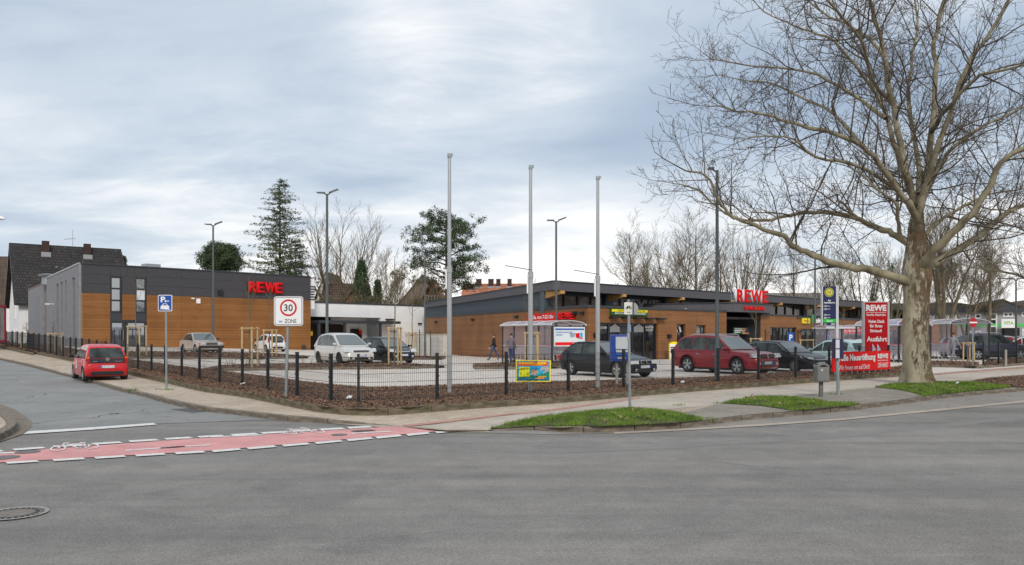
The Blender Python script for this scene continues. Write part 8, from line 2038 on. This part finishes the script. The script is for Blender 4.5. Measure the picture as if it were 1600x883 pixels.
for pts, r0, r1, dr in LIMBS:
    n_ = len(pts); P3 = []
    for i, (x, y) in enumerate(pts):
        u, v = zi(x, y); t_ = i / (n_ - 1); P3.append(Vector(tp(u, v, dr * t_ ** 0.8)))
    P3 = smooth_line(P3, 3); K = len(P3)
    P3 = [tuple(p + Vector((rgT.gauss(0, 0.02), rgT.gauss(0, 0.02), rgT.gauss(0, 0.02))) * (0 if i in (0,) else 1)) for i, p in enumerate(P3)]
    rad = [(r0 + (r1 - r0) * (i / (K - 1)) ** 0.7) * sc * 0.76 * (1 + 0.06 * math.sin(i * 1.3)) for i in range(K)]
    tb = TB(); tb.tube(P3, rad, 12 if r0 > 6 else 8); put('limb', tb.mesh('limb', M_limb), PT)
    L = sum((Vector(P3[i]) - Vector(P3[i - 1])).length for i in range(1, K))
    # children along the limb: absolute lengths
    n = int(L * 3.3)
    for k in range(n):
        t = 0.16 + 0.84 * (k + rgT.random()) / n; q = min(K - 2, int(t * (K - 1))); a, b = P3[q], P3[q + 1]; f = t * (K - 1) - q
        p = tuple(a[i] + (b[i] - a[i]) * f for i in range(3)); d = vnorm(*(b[i] - a[i] for i in range(3)))
        u = vnorm(rgT.gauss(0, 1), rgT.gauss(0, 1), rgT.gauss(0, 1) + 0.35); c = sum(u[i] * d[i] for i in range(3)); u = vnorm(*(u[i] - d[i] * c for i in range(3)))
        ang = R(rgT.uniform(30, 75)); nd = vnorm(*(d[i] * math.cos(ang) + u[i] * math.sin(ang) for i in range(3)))
        ll = rgT.uniform(0.9, 3.0) * (1.15 - 0.4 * t); grow(twb, rgT, p, nd, ll, min(rad[q] * 0.55, 0.0095 * ll + 0.004), 1, 3, cfg)
    # leader continues as twigs
    a, b = P3[-2], P3[-1]; grow(twb, rgT, b, vnorm(*(b[i] - a[i] for i in range(3))), 1.6, rad[-1] * 0.8, 1, 3, cfg)
put('twigs', twb.mesh('twigs', M_twig), PT, kind='stuff')
print('plane twigs faces', len(twb.f), 'tips', len(tips))
sbm = MB()
for p in rgT.sample(tips, min(900, len(tips))):
    r = 0.019; z = p[2] - 0.05; sbm.add([(p[0] + r, p[1], z), (p[0] - r, p[1], z), (p[0], p[1] + r, z), (p[0], p[1] - r, z), (p[0], p[1], z + r), (p[0], p[1], z - r)], [(0, 2, 4), (2, 1, 4), (1, 3, 4), (3, 0, 4), (2, 0, 5), (1, 2, 5), (3, 1, 5), (0, 3, 5)])
sbm.build('seed_balls', M_twig, PT, kind='stuff')
dup(PT, (33.5, 46.0, G(33.5, 46)), R(115), 'bare plane tree just outside the right edge, its branches reaching into the picture', 0.9)
for x, y, a, lb in ((-9, -15, 60, 'across the road behind the camera on the left'), (10, -17, 200, 'across the road behind the camera on the right'), (51, 58, 20, 'second beyond the right picture edge'), (43.5, 34.5, 140, 'on the far side of the road well right of the picture'), (76, 20, 260, 'farthest right of the picture across the road')):
    dup(PT, (x, y, 0), R(a), 'bare plane tree %s' % lb, 0.92)
# ---- background bare trees
def bare_tree(label, u, y, vtop, seed, stems=1, spread=28, lean=0, density=1.0, trunk_r=0.22, H=None, group=None, thin=1.0, x=None):
    rg = random.Random(seed); X = (u - CU) / F * y if x is None else x; base = Vector((X, y, G(X, y) - 0.1)); top = CH - (vtop - HV) / F * y
    H = H or (top - base.z); t = thing('bare_tree', label, 'tree', base, 0, group); tb = TB(); tr = TB()
    c = dict(seg=[1.4, 1.0, 0.7, 0.5], wander=0.09, up=0.07, upkid=0.5, ang=(18, spread + 14), dens=[1.5 * density, 2.9 * density, 4.0 * density, 2.5], len=[0.46, 0.46, 0.45, 0.4], t0=0.2, lmin=0.6, rl=0.0085, rmin=0.011 * thin)
    if stems == 1:
        pts = [(0, 0, 0)]; x = z = 0; yy = 0
        for i in range(9): x += rg.gauss(0, 0.10) + lean * 0.1; yy += rg.gauss(0, 0.1); z += H * 0.98 / 9; pts.append((x, yy, z))
        rad = [trunk_r * (1 - 0.92 * i / 9) for i in range(10)]; tr.tube(pts, rad, 9); spawn(tb, rg, pts, rad, 0, 3, c, H * 0.98, 0.22, int(24 * density))
    else:
        pts = [(0, 0, 0), (0.05, 0, H * 0.06), (0, 0, H * 0.13)]; tr.tube(pts, [trunk_r * 1.2, trunk_r, trunk_r * 0.9], 9)
        for s in range(stems):
            a = 2 * math.pi * s / stems + rg.uniform(-0.4, 0.4); sp_ = R(rg.uniform(spread * 0.3, spread)); d = vnorm(math.cos(a) * math.sin(sp_), math.sin(a) * math.sin(sp_), math.cos(sp_)); L = H * 0.88 * rg.uniform(0.82, 1.0)
            P = [(0, 0, H * 0.12)]; q = P[0]
            for i in range(8): d = vnorm(d[0] + rg.gauss(0, 0.05), d[1] + rg.gauss(0, 0.05), d[2] + 0.06); q = tuple(q[j] + d[j] * L / 8 for j in range(3)); P.append(q)
            rad = [trunk_r * 0.55 * (1 - 0.9 * i / 8) for i in range(9)]; tr.tube(P, rad, 7); spawn(tb, rg, P, rad, 0, 2 if stems > 4 else 3, c, L, 0.2, int(15 * density))
    put('trunk', tr.mesh('trunk', M_trunkb), t); put('crown', tb.mesh('crown', M_twigb), t, kind='stuff'); return t
gb = 'bare trees rising behind the long store'
spec = [(985, 104, 362, 1, 1, 52), (1014, 112, 386, 2, 4, 30), (1046, 102, 354, 3, 6, 34), (1085, 106, 346, 4, 1, 44), (1122, 114, 382, 5, 1, 50), (1160, 102, 352, 6, 7, 36), (1240, 112, 388, 8, 1, 56)]
nm_ = ['leftmost of the bare trees behind the store, right of the third flagpole', 'low bare tree second from the left behind the store', 'tall bare tree behind the store above the red car rear', 'tallest bare tree behind the store left of the dark lamp post', 'small bare tree right behind the tall dark lamp post', 'broad bare tree directly behind the red entrance letters', 'small bare tree right of the entrance letters below the big branch']
for (u, y, vt, sd_, st, spd), lb in zip(spec, nm_): bare_tree(lb, u, y, vt, sd_, st, spd, group=gb, density=1.0, trunk_r=0.26)
bare_tree('broad bare tree behind the white building, beside the tall grey lamp post', 531, 104, 330, 21, 7, 34, density=1.15, trunk_r=0.32)
bare_tree('slender bare tree left of the big pine', 606, 100, 398, 22, 3, 24, trunk_r=0.16)
bare_tree('thin bare tree between the small conifer and the big pine', 628, 95, 415, 23, 2, 20, trunk_r=0.14)
bare_tree('brown many-stemmed bare tree right of the big trunk', 1474, 66, 335, 24, 4, 24, density=1.2, trunk_r=0.34, thin=0.8)
bare_tree('bare tree with a thin straight trunk behind the no entry sign', 1508, 70, 365, 25, 3, 22, density=1.1, trunk_r=0.2, thin=0.8)
bare_tree('spreading bare tree above the grey practice building roof', 1545, 96, 378, 26, 1, 50, density=1.5, trunk_r=0.28)
bare_tree('slender bare tree right of the exit sign behind the store', 1392, 90, 372, 27, 2, 22, density=0.9, trunk_r=0.2)
bare_tree('bare tree behind the store between lamp post and ivy tree', 1300, 108, 398, 28, 4, 30, trunk_r=0.2)
# ivy-clad tree
def foliage(tb, rg, c, rx, ry, rz_, n, s, flat=0.6):
    for _ in range(n):
        a = rg.uniform(0, 6.283); w = rg.uniform(-1, 1); q = math.sqrt(1 - w * w) ; k = rg.random() ** 0.45
        x = c[0] + rx * q * math.cos(a) * k; y = c[1] + ry * q * math.sin(a) * k; z = c[2] + rz_ * w * k
        d1 = vnorm(rg.gauss(0, 1), rg.gauss(0, 1), rg.gauss(0, flat)); d2 = vnorm(rg.gauss(0, 1), rg.gauss(0, 1), rg.gauss(0, 1)); l = s * rg.uniform(0.6, 1.4); o = len(tb.v)
        tb.v += [(x - d1[0] * l, y - d1[1] * l, z - d1[2] * l), (x + d1[0] * l, y + d1[1] * l, z + d1[2] * l), (x + d2[0] * l * 0.7, y + d2[1] * l * 0.7, z + d2[2] * l * 0.7)]; tb.f.append((o, o + 1, o + 2))
M_ivy = mat('ivy_leaves', (0.022, 0.040, 0.012), 0.8, vs=0.9, col2=(0.070, 0.095, 0.030))
M_needle = mat('spruce_needles', (0.030, 0.055, 0.022), 0.85, vs=0.55, col2=(0.13, 0.17, 0.07)); M_pine = mat('pine_needles', (0.018, 0.040, 0.018), 0.85, vs=0.6, col2=(0.085, 0.125, 0.05)); M_conb = mat('conifer_bark', (0.10, 0.065, 0.045), 0.9, var=0.3, vs=4)
t = bare_tree('ivy-covered tree with radiating stems behind the exit sign', 1352, 88, 385, 31, 6, 34, density=0.8, trunk_r=0.26)
rg = random.Random(5); tb = TB()
crown_tr = [o for o in bpy.data.objects if o.parent == t and o.name.startswith('trunk')][0].data
vv = [v.co for v in crown_tr.vertices]
for c in vv[::5]:
    if c.z < 9.0: foliage(tb, rg, c, 0.42, 0.42, 0.5, 26, 0.13)
put('ivy', tb.mesh('ivy', M_ivy, False), t, kind='stuff')
t2 = bare_tree('ivy-clad trunk of a slim tree left of the big trunk', 1393, 84, 400, 33, 1, 40, density=0.8, trunk_r=0.22)
tb = TB()
for k in range(18): foliage(tb, rg, (0, 0, 0.5 + k * 0.5), 0.5, 0.5, 0.4, 60, 0.13)
put('ivy', tb.mesh('ivy', M_ivy, False), t2, kind='stuff')
t3 = bare_tree('ivy-clad slim tree standing just right of the big trunk behind the annex', 1466, 92, 420, 34, 1, 40, density=0.8, trunk_r=0.2)
tb = TB()
for k in range(16): foliage(tb, rg, (0, 0, 0.5 + k * 0.5), 0.45, 0.45, 0.4, 55, 0.13)
put('ivy', tb.mesh('ivy', M_ivy, False), t3, kind='stuff')
# conifers
def conifer(label, u, y, vtop, wpx, seed, m, kind, vbot=480, name='conifer_tree'):
    rg = random.Random(seed); X = (u - CU) / F * y; base = Vector((X, y, G(X, y) - 0.1)); top = CH - (vtop - HV) / F * y - base.z; Rm = wpx / F * y / 2
    t = thing(name, label, 'tree', base); tr = TB(); nb = TB(); tw = TB()
    tr.tube([(0, 0, 0), (0.05, 0, top * 0.5), (0, 0, top * 0.98)], [0.26, 0.17, 0.03], 9)
    zlow = CH - (vbot - HV) / F * y - base.z
    if kind == 'spruce':
        z = max(1.0, zlow * 0.6)
        while z < top * 0.99:
            f = (z - zlow) / (top - zlow); rad = Rm * (1 - max(0, f)) ** 0.6 * rg.uniform(0.7, 1.25) + 0.3
            for k in range(7 if rad > 1 else 5):
                a = rg.uniform(0, 6.283); L = rad * rg.uniform(0.55, 1.15); n_ = max(2, int(L / 0.55)); P = [(0, 0, z)]; dz = rg.uniform(-0.02, 0.30)
                for i in range(1, n_ + 1): s_ = L * i / n_; P.append((math.cos(a) * s_ + rg.gauss(0, 0.04), math.sin(a) * s_ + rg.gauss(0, 0.04), z + dz * s_ - 0.05 * s_ * s_ * (0.5 if L > 3 else 1) + 0.10 * max(0, s_ - L * 0.7)))
                tr.tube(P, [max(0.012, 0.035 * (1 - i / (n_ + 1))) for i in range(n_ + 1)], 3)
                for i, p in enumerate(P[1:]):
                    q = 1.0 - 0.35 * i / n_; foliage(nb, rg, (p[0], p[1], p[2] - 0.10), 0.45 * q, 0.45 * q, 0.22, int(12 * q) + 3, 0.15, 0.45)
            z += rg.uniform(0.28, 0.55) if top > 8 else 0.3
    elif kind == 'cone':
        for k in range(420):
            f = rg.random() ** 0.8; z = zlow * 0.4 + (top - zlow * 0.4) * f; r = Rm * (1 - f) ** 0.6 * rg.uniform(0.6, 1.15); a = rg.uniform(0, 6.283)
            foliage(nb, rg, (math.cos(a) * r, math.sin(a) * r, z), 0.4, 0.4, 0.4, 26, 0.12)
    else:  # pine: stout limbs carrying rounded plates of needles
        tops = []
        for k in range(31):
            f = 0.10 + 0.88 * (k + rg.random()) / 31; z = zlow + (top * 0.93 - zlow) * f
            ext = Rm * (1.0 if 0.15 < f < 0.65 else (0.75 if f < 0.15 else 0.95 * (1 - (f - 0.65) * 1.6))) * rg.uniform(0.65, 1.1); a = 2.4 * k + rg.uniform(-0.4, 0.4)
            P = [(0, 0, z - 0.5)]; n_ = 5
            for i in range(1, n_ + 1): s_ = ext * i / n_; P.append((math.cos(a) * s_ + rg.gauss(0, 0.12), math.sin(a) * s_ + rg.gauss(0, 0.12), z - 0.5 + s_ * rg.uniform(0.08, 0.42)))
            tr.tube(P, [0.11, 0.09, 0.07, 0.05, 0.035, 0.02], 5)
            for i, p in enumerate(P[2:]):
                for j in range(6):
                    c = (p[0] + rg.gauss(0, 0.6), p[1] + rg.gauss(0, 0.5), p[2] + rg.uniform(-0.2, 0.6)); foliage(nb, rg, c, 0.5, 0.5, 0.42, 34, 0.14, 1.0)
                    tw.tube([p, c], [0.025, 0.012], 3)
        for j in range(12): foliage(nb, rg, (rg.gauss(0, 0.6), rg.gauss(0, 0.6), top * 0.93 + rg.uniform(-0.9, 0.35)), 0.45, 0.45, 0.3, 34, 0.13)
        tr.v, tr.f, o = tr.v + tw.v, tr.f + [tuple(i + len(tr.v) for i in f) for f in tw.f], 0
    put('trunk', tr.mesh('trunk', M_conb), t); put('needles', nb.mesh('needles', m, False), t, kind='stuff'); return t
conifer('tall airy spruce behind the left shop, above the red shop letters', 437, 104, 279, 104, 51, M_needle, 'spruce', vbot=440)
conifer('dark bushy spruce low behind the tall airy spruce', 462, 100, 372, 52, 52, M_pine, 'spruce', vbot=440)
conifer('rounded dark pine left of the tall spruce, behind the roof vent', 345, 106, 372, 62, 53, M_pine, 'pine', vbot=425)
conifer('large round pine rising behind the first flagpole', 697, 104, 322, 148, 54, M_pine, 'pine', vbot=470)
conifer('small cone-shaped conifer beside the broad bare tree', 565, 94, 408, 38, 55, M_pine, 'cone', vbot=478)
conifer('narrow dark conifer tip right of the small cone-shaped conifer', 590, 96, 440, 14, 56, M_pine, 'cone', vbot=478)
conifer('dark tree top peeping over the left shop roof beside the far house', 193, 118, 403, 18, 57, M_pine, 'cone', vbot=430)
# hedge-like brush behind the white building
tb = TB(); rg = random.Random(77)
for k in range(90): u = rg.uniform(486, 700); y = rg.uniform(90, 94); c = at(u, rg.uniform(468, 484), y); foliage(tb, rg, c, 0.8, 0.8, 0.7, 36, 0.16)
o = put('shrubbery', tb.mesh('shrubbery', mat('brush', (0.05, 0.045, 0.022), 0.9, vs=0.4, col2=(0.13, 0.115, 0.055)), False), kind='stuff'); o['label'] = 'brown green shrubbery behind the white building'
for k, (u, sd_) in enumerate(((575, 61), (648, 62), (684, 63))): bare_tree(('low bare shrub tree behind the white roof, %s' % ('beside the small conifer', 'left of the first flagpole', 'under the big pine')[k]), u, 92, (432, 436, 448)[k], sd_, 5, 40, density=1.0, trunk_r=0.1)
# ---- young trees with stakes
M_stake = mat('stake_wood', (0.46, 0.34, 0.18), 0.8, var=0.25, vs=8, stretch=(4, 4, 0.6))
def young(label, u, vb, vft, vtt, seed, zf=Zi, w=0.42, proto=None):
    p = gp(u, vb, zf); scx = p.y / F; fh = (CH - (vft - HV) * scx) - p.z; th = (CH - (vtt - HV) * scx) - p.z
    t = thing('young_tree', label, 'tree', p, 0, 'young staked trees'); rg = random.Random(seed)
    tr = TB(); pts = [(0, 0, -0.1)] + [(rg.gauss(0, 0.02), rg.gauss(0, 0.02), th * k / 7) for k in range(1, 8)]; rad = [0.045 * (1 - 0.82 * k / 7) for k in range(8)]; tr.tube(pts, rad, 8); put('trunk', tr.mesh('trunk', M_trunkb), t)
    tb = TB(); c = dict(seg=[0.5, 0.3, 0.2], wander=0.12, up=0.10, upkid=0.4, ang=(25, 55), dens=[2, 3.5, 3], len=[0.34, 0.4, 0.4], t0=0.45, lmin=0.15, rl=0.012, rmin=0.006)
    spawn(tb, rg, pts, rad, 0, 2, c, th, 0.52, 13); put('crown', tb.mesh('crown', M_twigb), t, kind='stuff')
    q = [(-w, -0.1), (w * 0.75, -0.25), (w, 0.32)]
    for x, y in q: MB().tube([(x * 1.06, y * 1.06, -0.1), (x, y, fh)], 0.046, 8).build('stake', M_stake, t, smooth=60)
    for (a, b) in ((q[0], q[1]), (q[1], q[2]), (q[2], q[0])):
        A = Vector((*a, fh - 0.06)); B = Vector((*b, fh - 0.06)); d = (B - A).normalized(); MB().tube([A - d * 0.1, B + d * 0.1], 0.032, 6).build('cross_rail', M_stake, t)
    MB().tube([(q[0][0], q[0][1], fh - 0.2), (0, 0, fh - 0.25), (q[1][0], q[1][1], fh - 0.2)], 0.02, 5).build('tree_tie', M_black, t)
young('staked young tree before the left shop doors, left of the beige saloon', 212.5, 556.5, 508.5, 435, 1, w=0.40)
young('nearest staked young tree, left of the 30 zone sign', 389, 573.5, 511, 432, 2, w=0.27)
young('staked young tree in front of the small white hatchback', 421, 557, 514.5, 455, 3, w=0.30)
young('staked young tree in front of the black small hatchback', 616.5, 570.5, 511, 400, 4, w=0.26)
young('smaller staked young tree right behind the black small hatchback', 644, 556, 519, 440, 5, w=0.22)
young('staked young tree before the long trolley shelter, beside the middle flagpole', 831, 570, 518.5, 440, 6, w=0.33)
young('staked young tree behind the dark red car, before the entrance', 1181, 561, 528, 470, 7, zf=Zl, w=0.36)
young('staked young tree behind the black hatchback with chrome window line', 1262, 560, 530, 470, 8, zf=Zl, w=0.5)
young('staked young tree behind the timetable case', 1318, 562, 529, 470, 9, zf=Zl, w=0.5)
young('staked young tree with yellow post left of the dark blue off-roader', 1512, 563, 534.5, 470, 10, w=0.3)
young('staked young tree on the far left behind the black fence, nearer one', 84, 549, 520, 505, 11, zf=Zb, w=0.28)
young('staked young tree on the far left behind the black fence, farther one', 42.5, 544, 519.5, 505, 12, zf=Zb, w=0.3)
# dry sticks of low planting in the islands
tb = TB(); rg = random.Random(9)
def sticks(P, n, h):
    xs = [p[0] for p in P]; ys = [p[1] for p in P]
    for _ in range(n * 6):
        x, y = rg.uniform(min(xs), max(xs)), rg.uniform(min(ys), max(ys))
        if not inside((x, y), P): continue
        z = Zp(x, y) + 0.12
        for k in range(rg.randint(2, 5)): tb.tube([(x, y, z), (x + rg.gauss(0, 0.14), y + rg.gauss(0, 0.14), z + h * rg.uniform(0.5, 1.2))], [0.006, 0.004], 3)
sticks(ISL['B'], 14, 0.45); sticks(ISL['C'], 5, 0.4); sticks(ISL['A'], 6, 0.3); sticks([(p.x, p.y) for p in bi[8:19]] + [(p.x, p.y) for p in bo[5:12]], 5, 0.3)
put('dry_sticks', tb.mesh('dry_sticks', M_twigb), kind='stuff')
# houses across the road, seen only in reflections
house('brick house across the road behind the camera, left of centre', (2, -30, 0), R(180), 14, 9, 5.5, 9.0, M_brickr, M_tileo)
house('white house across the road behind the camera, right of centre', (24, -31, 0), R(180), 15, 9, 5.5, 9.0, M_cream, M_tiled)
house('brick house across the road behind the camera, far left', (-22, -30, 0), R(180), 16, 9, 5.5, 9.0, M_brickp, M_tileo)
# ================================================================== PEOPLE
M_skin = mat('skin', (0.50, 0.30, 0.22), 0.6)
def person(label, pos, heading, h, jacket, trousers, hair, step=0.28, arm=0.3, bag=None):
    t = thing('person', label, 'person', pos, heading); s = h / 1.75
    J = {'pel': (0, 0, 0.95, .125), 'wai': (0.01, 0, 1.10, .125), 'che': (0.02, 0, 1.32, .150), 'nkb': (0.02, 0, 1.46, .070), 'nk': (0.03, 0, 1.53, .055), 'hd': (0.045, 0, 1.61, .088), 'ht': (0.04, 0, 1.70, .070)}
    E = [('pel', 'wai'), ('wai', 'che'), ('che', 'nkb'), ('nkb', 'nk'), ('nk', 'hd'), ('hd', 'ht')]
    for sg, k in ((1, 'l'), (-1, 'r')):
        st = step * sg; bk = 0.10 if st < 0 else 0.02
        J['hip' + k] = (0, .095 * sg, .90, .098); J['kne' + k] = (st * 0.55 + 0.05, .10 * sg, .50, .065); J['ank' + k] = (st - (0.06 if st < 0 else 0), .10 * sg, .10 + bk, .045); J['toe' + k] = (st + 0.17 - (0.06 if st < 0 else 0), .11 * sg, .035 + bk * 0.2, .038)
        J['sho' + k] = (0.02, .175 * sg, 1.40, .068); J['elb' + k] = (-arm * sg * 0.45, .235 * sg, 1.12, .048); J['wri' + k] = (-arm * sg + 0.06, .235 * sg, .88, .034); J['pal' + k] = (-arm * sg + 0.09, .235 * sg, .80, .034)
        E += [('pel', 'hip' + k), ('hip' + k, 'kne' + k), ('kne' + k, 'ank' + k), ('ank' + k, 'toe' + k), ('che', 'sho' + k), ('sho' + k, 'elb' + k), ('elb' + k, 'wri' + k), ('wri' + k, 'pal' + k)]
        wx, wy, wz, _ = J['pal' + k]
        for f, (ox, ln) in enumerate(((0.030, .075), (0.011, .085), (-0.008, .080), (-0.026, .062))):
            J[f'f{f}{k}'] = (wx + ox, wy - .004 * sg, wz - ln * 0.55, .0095); J[f'g{f}{k}'] = (wx + ox + .012, wy - .02 * sg, wz - ln, .008); E += [('pal' + k, f'f{f}{k}'), (f'f{f}{k}', f'g{f}{k}')]
        J['th' + k] = (wx + .045, wy - .02 * sg, wz + .005, .011); J['tg' + k] = (wx + .055, wy - .03 * sg, wz - .03, .009); E += [('pal' + k, 'th' + k), ('th' + k, 'tg' + k)]
    names = list(J); me = bpy.data.meshes.new('body'); me.from_pydata([tuple(c * s for c in J[n][:3]) for n in names], [(names.index(a), names.index(b)) for a, b in E], [])
    o = put('body', me, t); sk = o.modifiers.new('s', 'SKIN'); sk.use_smooth_shade = True; su = o.modifiers.new('u', 'SUBSURF'); su.levels = 1; su.render_levels = 1
    for i, n in enumerate(names): d = me.skin_vertices[0].data[i]; d.radius = (J[n][3] * s,) * 2; d.use_root = (n == 'pel')
    dg = bpy.context.evaluated_depsgraph_get(); bpy.context.view_layer.update(); dg = bpy.context.evaluated_depsgraph_get(); nm = bpy.data.meshes.new_from_object(o.evaluated_get(dg)); o.modifiers.clear(); o.data = nm; nm.name = 'body'
    for m in (jacket, trousers, M_skin, M_black): nm.materials.append(m)
    for p in nm.polygons:
        c = p.center / s; ay = abs(c.y)
        p.material_index = 3 if c.z < 0.10 else (1 if c.z < 0.92 and ay < 0.20 else (2 if (c.z > 1.50 or (c.z < 0.87 and ay >= 0.17)) else 0)); p.use_smooth = True
    mb = MB(); n = 12; rows = []
    for i in range(7):
        a = R(90 - i * 17)
        for k in range(n): b_ = 2 * math.pi * k / n; rows.append(((0.030 + 0.102 * math.cos(a) * math.cos(b_)) * s, 0.090 * math.cos(a) * math.sin(b_) * s, (1.64 + 0.118 * math.sin(a)) * s))
    fs = [(i * n + k, i * n + (k + 1) % n, (i + 1) * n + (k + 1) % n, (i + 1) * n + k) for i in range(6) for k in range(n) if not (i >= 3 and k in (10, 11, 0, 1))]
    mb.add(rows, [f[::-1] for f in fs]).build('hair', hair, t, smooth=80)
    f = MB(); f.tube([(0.125 * s, 0, 1.645 * s), (0.155 * s, 0, 1.605 * s)], [0.010 * s, 0.016 * s], 6).build('nose', M_skin, t)
    for y in (-.034, .034): MB().box(0.118 * s, 0.134 * s, (y - .010) * s, (y + .010) * s, 1.642 * s, 1.653 * s).build('eye', M_ink, t)
    MB().box(0.118 * s, 0.136 * s, -.022 * s, .022 * s, 1.572 * s, 1.580 * s).build('mouth', mat('lips', (0.35, 0.13, 0.11), 0.6), t)
    return t
jk = mat('jacket_black', (0.014, 0.014, 0.016), 0.8, var=0.2, vs=6); jn = mat('jeans', (0.04, 0.07, 0.16), 0.85, var=0.2, vs=10); hr = mat('hair_brown', (0.05, 0.032, 0.02), 0.7)
person('person in a black jacket walking left in front of the wood side wall', gp(772, 563.5, Zl), R(165), 1.74, jk, jn, hr)
person('person in a mauve grey coat standing at the left end of the long trolley shelter', gp(798.5, 569, Zl), R(60), 1.70, mat('coat_mauve', (0.16, 0.13, 0.16), 0.85), jn, hr, 0.12, 0.12)
person('person in a pale top at the right end of the right trolley shelter', gp(1489, 564.5, Zl), R(20), 1.74, mat('top_pale', (0.45, 0.43, 0.45), 0.85, vs=9, col2=(0.12, 0.10, 0.12)), mat('trousers_grey', (0.25, 0.26, 0.30), 0.85), hr, 0.25, 0.3)
person('person in dark clothes standing between the exit sign and the tree trunk', gp(1400, 564, Zl), R(-60), 1.72, jk, mat('trousers_dark', (0.03, 0.03, 0.035), 0.85), hr, 0.1, 0.12)
# litter on the ground
for u, v, zf in ((379, 602.5, Zb), (1066, 600, Zb), (1006, 614, Zp), (1496, 601.5, Zg), (545, 625, Zb)):
    p = gp(u, v, zf); mb = MB(); mb.add([(-.07, -.04, 0.02), (.06, -.05, 0.03), (.08, .05, 0.07), (-.05, .06, 0.03), (0, 0, 0.09)], [(0, 1, 4), (1, 2, 4), (2, 3, 4), (3, 0, 4)])
    o = mb.build('scrap_paper', M_signw, None, p + Vector((0, 0, 0.02))); tag(o, {379: 'white scrap of litter in the bark between the two left pole signs', 1066: 'white scrap of litter in the bark left of the tall dark lamp post', 1006: 'white scrap of litter on the cycle path right of the bicycle sign', 1496: 'white scrap of litter on the grass right of the big trunk', 545: 'small pale scrap in the bark between the two corner fence posts'}[u], 'litter')
scene.cycles.max_bounces = 8
scene.cycles.transparent_max_bounces = 24
